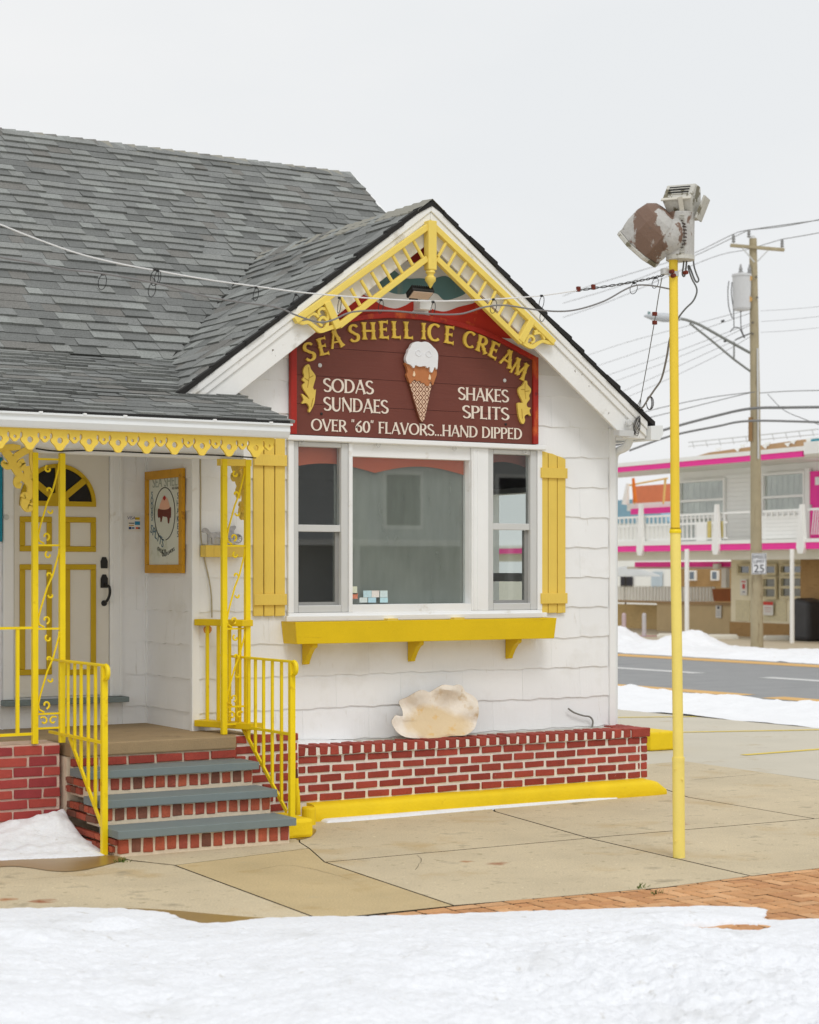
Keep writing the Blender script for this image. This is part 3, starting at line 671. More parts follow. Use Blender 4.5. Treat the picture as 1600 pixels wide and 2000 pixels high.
MB().box(xa[3], xa[4], YW + .055, YW + .061, Z4(910), Z4(140)).build('picture_pane', GLASS, win)
MB().box(xa[3] - .1, xa[4] + .05, YW + .098, YW + .1, Z4(960), Z4(60)).build('dusty_storm_sheet', GLASSDUST, win)
def sash(x0, x1, zlo, zhi, zmid, gx0, gx1):
    s = sub('sash_window', ((x0 + x1) / 2, YW, zlo), win)
    m = MB(); y0, y1 = YW - .03, YW + .05
    m.box(x0, gx0, y0, y1, zlo, zhi); m.box(gx1, x1, y0, y1, zlo, zhi); m.box(gx0, gx1, y0, y1, zlo, zlo + .06); m.box(gx0, gx1, y0, y1, zhi - .04, zhi)
    m.build('storm_frame', GREYTRIM, s, bevel=.008)
    MB().box(gx0 + .0005, gx1 - .0005, YW - .018, YW + .03, zmid - .028, zmid + .028).build('meeting_rail', GREYTRIM, s, bevel=.004)
    MB().box(gx1 - .035, gx1 - .0005, YW + .012, YW + .05, zlo + .061, zmid - .03).box(gx0 + .0005, gx0 + .012, YW + .012, YW + .05, zlo + .061, zmid - .03).box(gx0 + .0125, gx1 - .036, YW + .012, YW + .05, zlo + .061, zlo + .085).build('lower_sash', mat('sash_grey', (150, 150, 148), .5, .05, 6), s)
    MB().box(gx0, gx1, YW + .02, YW + .024, zlo + .06, zmid - .028).build('pane', GLASS, s)
    MB().box(gx0, gx1, YW + .004, YW + .008, zmid + .028, zhi - .04).build('pane', GLASS, s)
sash(xa[1] + .001, xa[2] - .001, Z4(944.5), Z4(83), Z4(512, 220), X4(107), X4(329))
sash(xa[5] + .001, xa[6] - .001, Z4(944.5), Z4(83), Z4(496), X4(1121), X4(1314))
# clips along the head
for x in (132, 530, 926, 1296):
    p = atY(540 + x / 2.667, 840 + (58 + (x - 132) * .047) / 2.667, YW - .045)
    MB().tube([p + Vector((.018 * math.cos(a), -.004, .02 * math.sin(a))) for a in np.linspace(0, 2 * math.pi, 10)[:-1]], .004, 5, closed=True).build('hook', GREYTRIM, win)

# ---- behind the glass
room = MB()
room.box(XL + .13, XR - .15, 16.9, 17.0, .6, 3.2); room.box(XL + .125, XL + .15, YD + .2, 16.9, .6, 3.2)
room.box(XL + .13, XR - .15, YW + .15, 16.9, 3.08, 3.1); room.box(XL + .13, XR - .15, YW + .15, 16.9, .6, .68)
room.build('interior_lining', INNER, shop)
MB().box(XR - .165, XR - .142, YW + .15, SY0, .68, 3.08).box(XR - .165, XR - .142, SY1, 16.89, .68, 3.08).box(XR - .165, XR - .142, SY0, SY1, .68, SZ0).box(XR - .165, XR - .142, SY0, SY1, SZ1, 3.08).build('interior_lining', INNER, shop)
sidew = sub('side_window', (XR, (SY0 + SY1) / 2, SZ0), shop)
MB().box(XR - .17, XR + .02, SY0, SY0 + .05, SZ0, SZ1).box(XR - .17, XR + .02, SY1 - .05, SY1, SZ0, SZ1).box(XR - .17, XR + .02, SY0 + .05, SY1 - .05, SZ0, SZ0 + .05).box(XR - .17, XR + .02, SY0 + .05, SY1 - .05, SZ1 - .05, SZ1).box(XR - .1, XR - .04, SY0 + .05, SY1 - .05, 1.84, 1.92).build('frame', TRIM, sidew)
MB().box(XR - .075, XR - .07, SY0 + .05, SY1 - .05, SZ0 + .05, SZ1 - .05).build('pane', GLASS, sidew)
# scalloped orange blind hanging inside
ORA = mat('orange_blind_cloth', (208, 104, 74), .8, .05, 5)
def scallop(x0, x1, z1, n, drop, dip, Y, name='scalloped_blind'):
    pts = [(x0, z1), (x1, z1)]; k = 10
    for i in range(n - 1, -1, -1):
        for j in range(k, -1, -1):
            t = j / k; pts.append((x0 + (x1 - x0) * (i + t) / n, z1 - drop + dip * math.sin(math.pi * t)))
    vs, fs = cutout2d([pts], .004); return MB().add(on_plane(vs, **XZ(Y)), fs).build(name, ORA, win)
scallop(xa[3] - .62, xa[4] + .02, Z4(100), 2, .20, .065, YW + .08)
ORA = mat('dim_red_blind', (160, 88, 78), .8, .08, 5); scallop(xa[1] - .02, xa[2] + .1, Z4(60), 1, .17, .02, YW + .16)
scallop(xa[5] - .05, xa[6] + .1, Z4(60), 1, .2, .07, YW + .16)
# shelf, till, menu board and stickers
INT = mat('pale_plastic', (196, 194, 184), .5, .05, 6)
till = thing('cash_register', atY(745, 1176, YW + .75), 'pale grey cash register behind the picture window', 'register')
q = atY(748, 1165, YW + .7); MB().box(q.x - .3, q.x + .3, q.y - .2, q.y + .25, q.z - .25, q.z + .16).build('drawer', INT, till, bevel=.02)
MB().prism([(q.x - .27, q.y - .15, q.z + .162), (q.x + .27, q.y - .15, q.z + .162), (q.x + .1, q.y - .15, q.z + .3), (q.x - .18, q.y - .15, q.z + .38), (q.x - .27, q.y - .15, q.z + .36)], (0, .3, 0)).build('keyboard_hood', INT, till, bevel=.015)
q = atY(697, 1010, YW + .5)
tag(MB().prism([(q.x - .2, q.y, q.z - .28), (q.x + .11, q.y, q.z - .28), (q.x + .11, q.y, q.z + .26), (q.x + .03, q.y, q.z + .29), (q.x - .06, q.y, q.z + .37), (q.x - .14, q.y, q.z + .29), (q.x - .2, q.y, q.z + .27)], (0, .02, 0)).build('menu_board', mat('cream_board', (232, 230, 206), .6, .04, 5)), 'cream menu board hung inside behind the picture window', 'board')
counter = MB().box(XL + .2, XR - .2, YW + .6, YW + 1.0, .7, 1.28); tag(counter.build('shop_counter', mat('counter_grey', (104, 104, 100), .5, .1, 3)), 'grey service counter inside behind the bay window', 'counter')
q = atY(610, 1080, YW + .5); tag(MB().box(q.x - .25, q.x + .35, q.y, q.y + .35, q.z - .45, q.z + .06).box(q.x - .25, q.x + .35, q.y - .01, q.y + .36, q.z + .062, q.z + .1).box(q.x - .25, q.x + .35, q.y - .01, q.y + .36, q.z - .5, q.z - .452).build('freezer_case', mat('freezer_dark', (58, 56, 54), .4, .1, 4)), 'dark freezer case inside behind the left sash', 'freezer')
STK = [((690, 1153, 14, 14), (214, 218, 196)), ((691, 1164, 14, 10), (206, 130, 104)), ((718, 1160, 15, 12), (188, 214, 220)), ((734, 1160, 15, 12), (226, 220, 214)), ((749, 1160, 15, 12), (206, 222, 222)), ((710, 1172, 14, 9), (206, 214, 210)), ((727, 1172, 14, 9), (178, 210, 220)), ((750, 1172, 14, 9), (184, 216, 220))]
for i, ((u, v, w, h), c_) in enumerate(STK):
    p = atY(u, v, YW + .052); hw, hh = w * .5 * .0053, h * .5 * .0046
    MB().box(p.x - hw, p.x + hw, YW + .0515, YW + .0535, p.z - hh, p.z + hh).build('window_sticker', mat('sticker_%d' % i, c_, .6, .12, 60), win)

# ---- roofs
def quad_slab(name, o, a, b, th, m, parent):
    o, a, b = map(vec, (o, a, b)); n = a.cross(b).normalized()
    if n.z < 0: n = -n
    return MB().obox(o - n * (th + .004), a, b, n * th).build(name, m, parent)
roofm = sub('main_roof', (6, 15, 3.5), shop); roofl = sub('porch_roof', (4.5, 13.4, 3.2), shop); roofg = sub('gable_roof', (8.1, 14.5, 4), shop)
RXE = 6.455
SH = []
def shingles(part, o, a, b, la, lb, keep, e=.1345, wob=.004, th=.017):
    o, a, b = vec(o), vec(a).normalized(), vec(b).normalized(); n = a.cross(b).normalized()
    if n.z < 0: n = -n
    r = 0
    while r * e < lb:
        x = -random.uniform(0, .3); y0 = r * e
        while x < la:
            w = random.choice((.13, .17, .2, .24, .28, .33)) * random.uniform(.9, 1.1); xa, xb = max(x, 0), min(x + w, la); x += w
            if xb - xa < .03: continue
            c = o + a * (xa + xb) / 2 + b * (y0 + e / 2)
            if not keep(c): continue
            up = wob * noise.noise(c * 1.7) * 2; hi_t = random.random() < .58; t = th + (.008 if hi_t else -.005); ye = min(y0 + e * 1.2, lb + .02)
            jl = random.uniform(-.003, .003) + .006 * noise.noise(c * 2.3)
            P = [o + a * X_ + b * Y_ + n * Z_ for (X_, Y_, Z_) in ((xa + .001, y0 + jl, t + up), (xb - .001, y0 + jl, t + up), (xb - .001, ye, .004 + up), (xa + .001, ye, .004 + up),
                                                              (xa + .001, y0 + jl + .003, -.002), (xb - .001, y0 + jl + .003, -.002), (xb - .001, ye, -.002), (xa + .001, ye, -.002))]
            pr = [proj(p) for p in P[:4]]; ar = abs(sum(pr[i][0] * pr[(i + 1) % 4][1] - pr[(i + 1) % 4][0] * pr[i][1] for i in range(4))) / 2
            u, v = proj(c); vis = -15 < u < 1610 and v > 0
            SH.append([ar if vis else 0, part, P, random.choices(range(5), (4, 4, .8, 1.6, .2) if hi_t else (2.5, .6, 4, .1, 2))[0]])
        r += 1
FS = [(0, 1, 2, 3), (0, 4, 5, 1), (1, 5, 6, 2), (3, 7, 4, 0)]
X0R = 2.2
sl = (BR_Z - LE_Z) / (BR_Y - LE_Y); sm = (RI_Z - BR_Z) / (RI_Y - BR_Y)
quad_slab('roof_deck', (X0R, LE_Y + .01, LE_Z), (RXE - X0R, 0, 0), (0, YW - LE_Y - .02, sl * (YW - LE_Y - .02)), .03, ROOFDK, roofl)
quad_slab('roof_deck', (X0R, YW, zmain(YW)), (XL + .5 - X0R, 0, 0), (0, BR_Y - YW, sl * (BR_Y - YW)), .03, ROOFDK, roofl)
quad_slab('roof_deck', (X0R, BR_Y, BR_Z), (10.13 - X0R, 0, 0), (0, RI_Y - BR_Y, RI_Z - BR_Z), .03, ROOFDK, roofm)
quad_slab('roof_deck', (X0R, 21.4, BR_Z), (10.13 - X0R, 0, 0), (0, RI_Y - 21.4, RI_Z - BR_Z), .03, ROOFDK, roofm)
GE_L, GE_R = 5.955, 10.44
quad_slab('roof_deck', (AX, YF - .02, AZ), (0, 3.3, 0), (GE_R - AX, 0, -GS * (GE_R - AX)), .03, ROOFDK, roofg)
quad_slab('roof_deck', (GE_L, YF - .02, zgable(GE_L)), (0, 3.3, 0), (AX - GE_L, 0, AZ - zgable(GE_L)), .03, ROOFDK, roofg)
ll = math.hypot(BR_Y - LE_Y, BR_Z - LE_Z); lm = math.hypot(RI_Y - BR_Y, RI_Z - BR_Z); lg = math.hypot(AX - GE_L, AZ - zgable(GE_L))
shingles(roofl, (X0R, LE_Y - .03, LE_Z - .03 * sl), (1, 0, 0), (0, 1, sl), RXE + .03 - X0R, ll + .03, lambda c: (c.x < RXE + .03 and c.y < YW - .06) or (c.x < XL + .6 and zmain(c.y) > zgable(c.x) - .08), wob=.008)
shingles(roofm, (X0R, BR_Y - .02, BR_Z - .0), (1, 0, 0), (0, 1, sm), 10.13 - X0R, lm, lambda c: c.x < 6.2 or c.z > zgable(c.x) - .1)
shingles(roofg, (GE_L, YF + 3.3, zgable(GE_L)), (0, -1, 0), (1, 0, GS), 3.33, lg, lambda c: zgable(c.x) > zmain(c.y) - .05 and c.y > YF - .05, th=.011)
SH.sort(key=lambda q: -q[0])
left = {}
for i, (ar, part, P, mi) in enumerate(SH):
    if i < 300:
        MB().add(P, FS).build('shingle', ROOFM[mi], part)
    else: left.setdefault(part.name, (part, MB()))[1].add(P, FS, mi)
for nm, (part, mb) in left.items(): mb.build('shingle_field', ROOFM, part, kind='stuff')
# ridge caps
def caps(p, q, part, hw, slope, e=.14):
    p, q = vec(p), vec(q); d = (q - p).normalized(); L = (q - p).length; s = Vector((d.y, -d.x, 0)).normalized(); n = int(L / e)
    for i in range(n):
        c = p + d * i * e; w = hw * random.uniform(.95, 1.05)
        P = []
        for k, (tt, z) in enumerate(((0, .026), (e * 1.15, .012))):
            b = c + d * tt + Vector((0, 0, z + random.uniform(0, .003)))
            P += [b - s * w - Vector((0, 0, w * slope)), b, b + s * w - Vector((0, 0, w * slope)), b - s * w - Vector((0, 0, w * slope + .014)), b + Vector((0, 0, -.014)), b + s * w - Vector((0, 0, w * slope + .014))]
        MB().add(P, [(0, 1, 7, 6), (1, 2, 8, 7), (0, 3, 4, 1), (1, 4, 5, 2), (3, 0, 6, 9), (2, 5, 11, 8)]).build('ridge_cap', random.choice([ROOFCAP, ROOFCAP, ROOFM[3], ROOFM[4]]), part)
caps((10.13, RI_Y, RI_Z), (3.6, RI_Y, RI_Z + .01), roofm, .13, sm)
caps((AX, 16.2, AZ - .005), (AX, YF - .03, AZ), roofg, .13, GS)
# valley line
vb = Vector((AX - (AZ - BR_Z) / GS, BR_Y, BR_Z)); vt = Vector((AX, BR_Y + (AZ - BR_Z) / sm, AZ))
MB().tube([vb + Vector((-.01, 0, .015)), vt + Vector((0, 0, .015))], .012, 6).build('valley_seam', ROOFDK, roofg)
# rake edges: ragged dark shingle ends
def rake(x0, x1, n):
    for i in range(n):
        a, b = x0 + (x1 - x0) * i / n, x0 + (x1 - x0) * (i + 1.12) / n
        y = YF - .035 - random.uniform(0, .018); h = .03 + random.uniform(-.006, .012); l = random.uniform(-.004, .006)
        MB().prism([(a, y, zgable(a) - .012 + l), (b, y, zgable(b) - .018 + l), (b, y, zgable(b) + h * .6 + l), (a, y, zgable(a) + h + l)], (0, .07, 0)).build('rake_edge', ROOFDK, roofg)
rake(GE_L - .04, AX, 16); rake(GE_R + .03, AX, 18)
MB().prism([(X0R, LE_Y - .045, LE_Z - .03), (RXE - .02, LE_Y - .045, LE_Z - .03), (RXE - .02, LE_Y - .045, LE_Z + .004), (X0R, LE_Y - .045, LE_Z + .004)], (0, .05, 0)).build('eave_edge', ROOFDK, roofl)
MB().obox((10.13, BR_Y, BR_Z - .07), (.03, 0, 0), (0, RI_Y - BR_Y, RI_Z - BR_Z), (0, 0, .08)).build('rake_board', TRIM, roofm)

# ---- gable fascia, mouldings and soffit
def fascia(off0, off1, y0, y1, name, m, side):
    if side < 0:
        pts = [(AX - .0008, AZ - off0), (GE_L + .02, zgable(GE_L + .02) - off0), (GE_L + .02, zgable(GE_L + .02) - off1), (AX - .0008, AZ - off1)]
    else:
        xe = GE_R - .04; zlow = 3.10
        pts = [(AX + .0008, AZ - off0), (xe, zgable(xe) - off0)]
        if zgable(xe) - off1 < zlow: xk = AX + (AZ - off1 - zlow) / GS; pts += [(xe, zlow), (xk, zlow)]
        else: pts += [(xe, zgable(xe) - off1)]
        pts += [(AX + .0008, AZ - off1)]
    return MB().prism([(x, y0, z) for x, z in pts], (0, y1 - y0, 0)).build(name, m, shop, bevel=.005)
for sd_ in (-1, 1):
    fascia(.02, .34, YF, YF + .03, 'fascia_board', FASCIA, sd_)
    fascia(.018, .085, YF - .032, YF - .0005, 'crown_moulding', FASCIA, sd_)
    fascia(.086, .15, YF - .018, YF - .0008, 'crown_moulding', FASCIA, sd_)
for x0, x1 in ((XL - .2, AX), (AX, GE_R - .05)):
    MB().prism([(x0, YF + .031, zgable(x0) - .16), (x1, YF + .031, zgable(x1) - .16), (x1, YF + .031, zgable(x1) - .13), (x0, YF + .031, zgable(x0) - .13)], (0, YW - YF - .035, 0)).build('soffit', TRIM, shop)
# right eave: boxed end, gutter end and downspout
MB().box(XR + .014, GE_R - .045, YF + .032, YF + .3, 3.10, 3.22).build('eave_box', TRIM, shop)
xq = GE_R - .035
MB().prism([(xq, 13.08, 3.21), (xq + .13, 13.08, 3.22), (xq + .14, 13.08, 3.15), (xq + .1, 13.08, 3.09), (xq, 13.08, 3.09)], (0, 3, 0)).build('gutter', GUTTER, shop)
dsp = [atY(1230, 851, 13.3), atY(1229, 862, 13.3), atY(1222, 874, 13.32), atY(1207, 881, 13.42), atY(1201, 889, 13.47), atY(1199, 905, 13.5)]
dsp = smooth_path(dsp, 6); dsp.append(Vector((dsp[-1].x, dsp[-1].y, .5)))
MB().tube(dsp, .036, 12).build('downspout', GUTTER, shop, smooth=True)
p = atY(1214, 848, 13.12); MB().box(p.x - .07, p.x + .09, 13.06, 13.14, p.z - .02, p.z + .03).build('gutter_outlet', GREYTRIM, shop)
p = atY(1226, 826, YF - .03); MB().lathe(p, [(.03, 0), (.032, .02), (.022, .035)], 14, (0, -1, 0)).build('cable_anchor', GREYTRIM, shop)
lp = []
for i in range(60):
    a = i * .55; lp.append(atY(1243 + 6 * math.cos(a) + i * .04, 832 + (16 + 4 * math.sin(i * .7)) * math.sin(a * .9 + .3), YF - .05 - .02 * math.sin(a)))
MB().tube(lp, .003, 5).build('cable_tangle', WIREDK, shop)
# ---------------------------------------------------------------- yellow spindle truss in the gable
YT = YF - .05
truss = sub('gable_truss', (AX, YT, 4.2), shop)
def T3(x, y, Y=YT): a = zp3(x, y, Y); return Vector((a[0], Y, a[1]))
def rail(p, q, w, d, m, name, parent, Y=YT): return MB().bar(T3(*p, Y), T3(*q, Y), w, d, (0, 1, 0)).build(name, m, parent, bevel=.005)
cp = T3(844, 110); pw_ = .052
c0, c1 = T3(844, 92), T3(846, 372)
MB().box(c1.x - .04, c1.x + .04, YT - .04, YT + .04, c1.z, c0.z).build('king_post', YELPALE, truss, bevel=.008)
MB().lathe((c1.x, YT, c1.z), [(.035, 0), (.042, -.02), (.03, -.03), (.028, -.045), (.045, -.06), (.045, -.085), (.028, -.105), (.02, -.12), (.004, -.145)], 16).build('pendant', YELPALE, truss, smooth=True)
rail((828, 124), (75, 660), .05, .05, YELPALE, 'upper_rail', truss); rail((866, 128), (1545, 783), .05, .05, YELPALE, 'upper_rail', truss)
rail((822, 306), (322, 690), .047, .05, YELPALE, 'lower_rail', truss, YT - .002); rail((878, 306), (1362, 782), .047, .05, YELPALE, 'lower_rail', truss, YT - .002)
rail((252, 552), (318, 702), .062, .06, YELPALE, 'end_block', truss, YT - .004); rail((1418, 655), (1352, 775), .062, .06, YELPALE, 'end_block', truss, YT - .004)
SPL = list(zip([(745, 196), (690, 242), (631, 288), (571, 338), (511, 383), (451, 428), (394, 476), (335, 524)], [(802, 300), (744, 343), (687, 388), (627, 435), (567, 480), (507, 524), (446, 572), (388, 608)]))
SPR = list(zip([(937, 210), (992, 265), (1050, 325), (1107, 380), (1162, 436), (1217, 490), (1277, 546), (1337, 605)], [(890, 296), (945, 350), (1000, 408), (1056, 460), (1116, 520), (1178, 578), (1230, 630), (1290, 690)]))
for a, b in SPL + SPR: MB().tube([T3(*a), T3(*b)], .0145, 8).build('spindle', YELPALE, truss, smooth=False)
# fretwork scrolls at both feet
def ribbon(pts, w, closed=False):
    """thick 2-D stroke through points -> outline loop"""
    P = [Vector((p[0], p[1])) for p in pts]; m = len(P); ws = w if isinstance(w, (list, tuple)) else [w] * m; Lf, Rt = [], []
    for i in range(m):
        t = (P[min(i + 1, m - 1)] - P[max(i - 1, 0)]).normalized(); n = Vector((-t.y, t.x)); Lf.append(P[i] + n * ws[i] / 2); Rt.append(P[i] - n * ws[i] / 2)
    return Lf, Rt
def strokes(parent, name, lines, Y, th, m, conv):
    """cut-wood scroll made of several overlapping strokes in one plane; each stroke is a strip a hair apart in depth"""
    mb = MB()
    for k, (pts, w) in enumerate(lines):
        q = smooth_path([Vector((x, y, 0)) for x, y in pts], 5); n = len(q)
        ws = [w] * n if not isinstance(w, (list, tuple)) else list(np.interp(np.linspace(0, 1, n), np.linspace(0, 1, len(w)), w))
        q2 = [Vector(conv(p.x, p.y)) for p in q]
        L, R = ribbon(q2, ws); y0, y1 = Y - th / 2 - k * .0006, Y + th / 2 - k * .0006
        vs = [(p.x, y0, p.y) for p in L] + [(p.x, y0, p.y) for p in R] + [(p.x, y1, p.y) for p in L] + [(p.x, y1, p.y) for p in R]
        fs = []
        for i in range(n - 1):
            fs += [(i, i + 1, n + i + 1, n + i), (2 * n + i, 3 * n + i, 3 * n + i + 1, 2 * n + i + 1), (i, 2 * n + i, 2 * n + i + 1, i + 1), (n + i, n + i + 1, 3 * n + i + 1, 3 * n + i)]
        fs += [(0, n, 3 * n, 2 * n), (n - 1, 3 * n - 1, 4 * n - 1, 2 * n - 1)]
        mb.add(vs, fs)
    return mb.build(name, m, parent)
cz = lambda x, y: zp3(x, y, YT)
strokes(truss, 'fretwork', [([(85, 662), (120, 672), (150, 668), (180, 690), (215, 715), (255, 705), (300, 690)], [0.019, 0.028, 0.025, 0.028, 0.037, 0.037, 0.031]),
        ([(250, 700), (258, 668), (238, 640), (215, 650), (212, 675), (228, 688)], [0.031, 0.022, 0.022, 0.019, 0.017, 0.019]),
        ([(250, 672), (262, 630), (250, 596), (222, 590), (206, 608), (214, 628)], [0.019, 0.022, 0.025, 0.022, 0.019, 0.022]),
        ([(206, 640), (190, 622), (165, 624), (140, 648)], [0.019, 0.022, 0.019, 0.019])], YT, .03, YELPALE, cz)
strokes(truss, 'fretwork', [([(1545, 792), (1510, 782), (1480, 775), (1450, 790), (1420, 806), (1390, 795), (1365, 780)], [0.019, 0.028, 0.025, 0.028, 0.037, 0.037, 0.031]),
        ([(1385, 790), (1392, 762), (1410, 745), (1428, 755), (1430, 775), (1415, 785)], [0.031, 0.022, 0.022, 0.019, 0.017, 0.019]),
        ([(1395, 760), (1400, 715), (1420, 690), (1445, 692), (1450, 712), (1432, 722)], [0.019, 0.022, 0.025, 0.022, 0.019, 0.022]),
        ([(1430, 735), (1455, 728), (1475, 735), (1490, 765)], [0.019, 0.022, 0.019, 0.019])], YT, .03, YELPALE, cz)

# ---------------------------------------------------------------- lettering: stroke alphabet with flared ends
def arc(cx, cy, rx, ry, a0, a1, n=16): return [(cx + rx * math.cos(math.radians(a0 + (a1 - a0) * i / n)), cy + ry * math.sin(math.radians(a0 + (a1 - a0) * i / n))) for i in range(n + 1)]
T_, t_ = .165, .085
def curve_w(pts, th, tn):     # thick where the stroke runs vertically, thin where horizontally
    ws = []
    for i in range(len(pts)):
        a, b = pts[max(i - 1, 0)], pts[min(i + 1, len(pts) - 1)]; dx, dy = b[0] - a[0], b[1] - a[1]; l = math.hypot(dx, dy) + 1e-9; ws.append(tn + (th - tn) * (abs(dy) / l) ** 1.5)
    return ws
S_ = arc(.31, .745, .23, .215, 25, 90, 5) + arc(.31, .745, .23, .215, 90, 215, 8)[1:] + [(.22, .56), (.31, .5), (.40, .44)] + arc(.31, .265, .245, .225, 38, -90, 9) + arc(.31, .265, .25, .225, -90, -155, 5)[1:]
def glyph(ch):
    st = lambda x, w=T_, y0=0, y1=1: ('s', [(x, y0), (x, y1)], w)
    ln = lambda a, b, w: ('s', [a, b], w)
    cv = lambda p, th=T_, tn=t_: ('c', p, curve_w(p, th, tn))
    D = {
        'A': (.80, [ln((.06, 0), (.40, 1), t_), ln((.38, 1), (.74, 0), T_), ln((.2, .33), (.6, .33), t_ * .8)]),
        'C': (.80, [cv(arc(.45, .5, .37, .46, 48, 312, 22), T_ * 1.05)]),
        'D': (.84, [st(.14), cv([(.14, .955)] + arc(.32, .5, .4, .455, 90, -90, 16) + [(.14, .045)])]),
        'E': (.62, [st(.14), ln((.14, .955), (.55, .955), t_), ln((.14, .52), (.47, .52), t_), ln((.14, .045), (.57, .045), t_)]),
        'F': (.58, [st(.14), ln((.14, .955), (.54, .955), t_), ln((.14, .5), (.46, .5), t_)]),
        'H': (.84, [st(.14), st(.7), ln((.14, .5), (.7, .5), t_)]),
        'I': (.28, [st(.14)]),
        'K': (.74, [st(.14), ln((.62, 1), (.2, .48), t_), ln((.28, .58), (.68, 0), T_)]),
        'L': (.58, [st(.14), ln((.14, .045), (.54, .045), t_)]),
        'M': (1.02, [ln((.06, 0), (.18, 1), t_), ln((.17, 1), (.5, .12), T_), ln((.5, .1), (.84, 1), t_), ln((.82, 1), (.94, 0), T_)]),
        'N': (.86, [st(.12, t_), ln((.1, 1), (.74, 0), T_), st(.74, t_)]),
        'O': (.94, [cv(arc(.47, .5, .39, .46, 0, 360, 30))]),
        'P': (.66, [st(.14), cv([(.14, .955)] + arc(.34, .715, .24, .24, 90, -90, 12) + [(.14, .475)])]),
        'R': (.74, [st(.14), cv([(.14, .955)] + arc(.34, .725, .23, .23, 90, -90, 12) + [(.14, .495)]), ln((.34, .5), (.7, 0), T_)]),
        'S': (.62, [('c', S_, [t_ * 1.5, t_ * 1.05] + curve_w(S_, T_ * 1.0, t_ * 1.1)[2:-2] + [t_ * 1.05, t_ * 1.5])]),
        'T': (.74, [st(.37), ln((.05, .955), (.69, .955), t_)]),
        'U': (.80, [('c', [(.14, 1), (.14, .9)] + arc(.40, .32, .26, .29, 180, 360, 14) + [(.66, .9), (.66, 1)], [T_ * 1.15] + [T_] * 4 + list(np.linspace(T_, t_, 12)) + [t_, t_ * 1.3])]),
        'V': (.78, [ln((.06, 1), (.41, 0), T_), ln((.40, 0), (.72, 1), t_)]),
        '0': (.68, [cv(arc(.34, .5, .25, .46, 0, 360, 26))]),
        '6': (.66, [cv([(.54, .98), (.38, .86), (.24, .7), (.13, .48)] + arc(.34, .31, .22, .27, 165, 525, 20), T_, t_)]),
        '.': (.24, [ln((.07, .07), (.19, .07), .14)]),
        '"': (.34, [ln((.1, 1.1), (.07, .86), .07), ln((.24, 1.1), (.21, .86), .07)]),
        ' ': (.36, [])}
    return D[ch]
def glyph_mesh(mb, ch, conv, depth, bold=1.0, tuscan=False):
    """conv(x, y, d) -> world; d = distance proud of the board"""
    w, parts = glyph(ch)
    for k, (kind, pts, wd) in enumerate(parts):
        if kind == 's':
            a, b = Vector(pts[0]), Vector(pts[1]); L = (b - a).length
            fr_ = [(0, 1.5), (.07, 1.0), (.5, .88), (.93, 1.0), (1, 1.5)] if not tuscan else [(0, 1.75), (.10, 1.25), (.2, .95), (.42, .9), (.5, 1.4), (.58, .9), (.8, .95), (.9, 1.25), (1, 1.75)]
            if L < .3: fr_ = [(0, 1), (1, 1)]
            elif wd < .1: fr_ = [(0, 1.0), (.8, 1.0), (1, 2.0)] if not tuscan else [(0, 1.3), (.75, 1.1), (.9, 1.6), (1, 2.6)]
            P = [a + (b - a) * t for t, _ in fr_]; W = [wd * bold * s for _, s in fr_]
        else: P = [Vector(p) for p in pts]; W = [x * bold for x in wd]
        Lf, Rt = ribbon([(p.x, p.y) for p in P], W); n = len(P); d1 = depth + k * .0005
        vs = [conv(p.x, p.y, d1) for p in Lf] + [conv(p.x, p.y, d1) for p in Rt] + [conv(p.x, p.y, 0) for p in Lf] + [conv(p.x, p.y, 0) for p in Rt]
        fs = []
        for i in range(n - 1): fs += [(i, i + 1, n + i + 1, n + i), (i, 2 * n + i, 2 * n + i + 1, i + 1), (n + i, n + i + 1, 3 * n + i + 1, 3 * n + i)]
        fs += [(0, n, 3 * n, 2 * n), (n - 1, 3 * n - 1, 4 * n - 1, 2 * n - 1)]
        mb.add(vs, fs)
    return w
def text_width(s): return sum(glyph(c)[0] for c in s)

# ---------------------------------------------------------------- the shop sign
YS = YW - .045        # face of the planks
sign = thing('shop_sign', (*((atY(572, 847, YS) + atY(1045, 867, YS)) / 2).to_2d(), atY(572, 847, YS).z), 'brown arched SEA SHELL ICE CREAM sign with a carved cone in the middle', 'sign')
topc = [(55, 770), (120, 735), (200, 702), (270, 676), (340, 655), (420, 638), (500, 627), (600, 621), (700, 624), (800, 632), (900, 650), (1000, 672), (1100, 702), (1200, 742), (1280, 783), (1360, 828), (1447, 875)]
top = [zp3(x, y, YS) for x, y in topc]
sx0, sx1 = top[0][0], top[-1][0]; sz0 = (zp3(65, 1302, YS)[1] + zp3(1440, 1362, YS)[1]) / 2
top[0] = (sx0, top[0][1]); top[-1] = (sx1, top[-1][1])
def ztop(x): return float(np.interp(x, [p[0] for p in top], [p[1] for p in top]))
zj = [sz0, atY(582, 788, YS).z, atY(582, 732, YS).z, atY(582, 675.5, YS).z, 9.0]
for i in range(4):
    za, zb = zj[i] + (.0 if i == 0 else .0015), zj[i + 1] - .0015
    xs_ = [sx0 + (sx1 - sx0) * k / 40 for k in range(41)]; up = [(x, min(zb, ztop(x) - .004)) for x in xs_ if ztop(x) - .004 > za + .001]
    pts = [(up[0][0], za), (up[-1][0], za)] + up[::-1]
    dy = (i % 2) * .0015
    MB().prism([(x, YS - dy, z) for x, z in pts], (0, .03, 0)).build('plank', BROWN, sign)
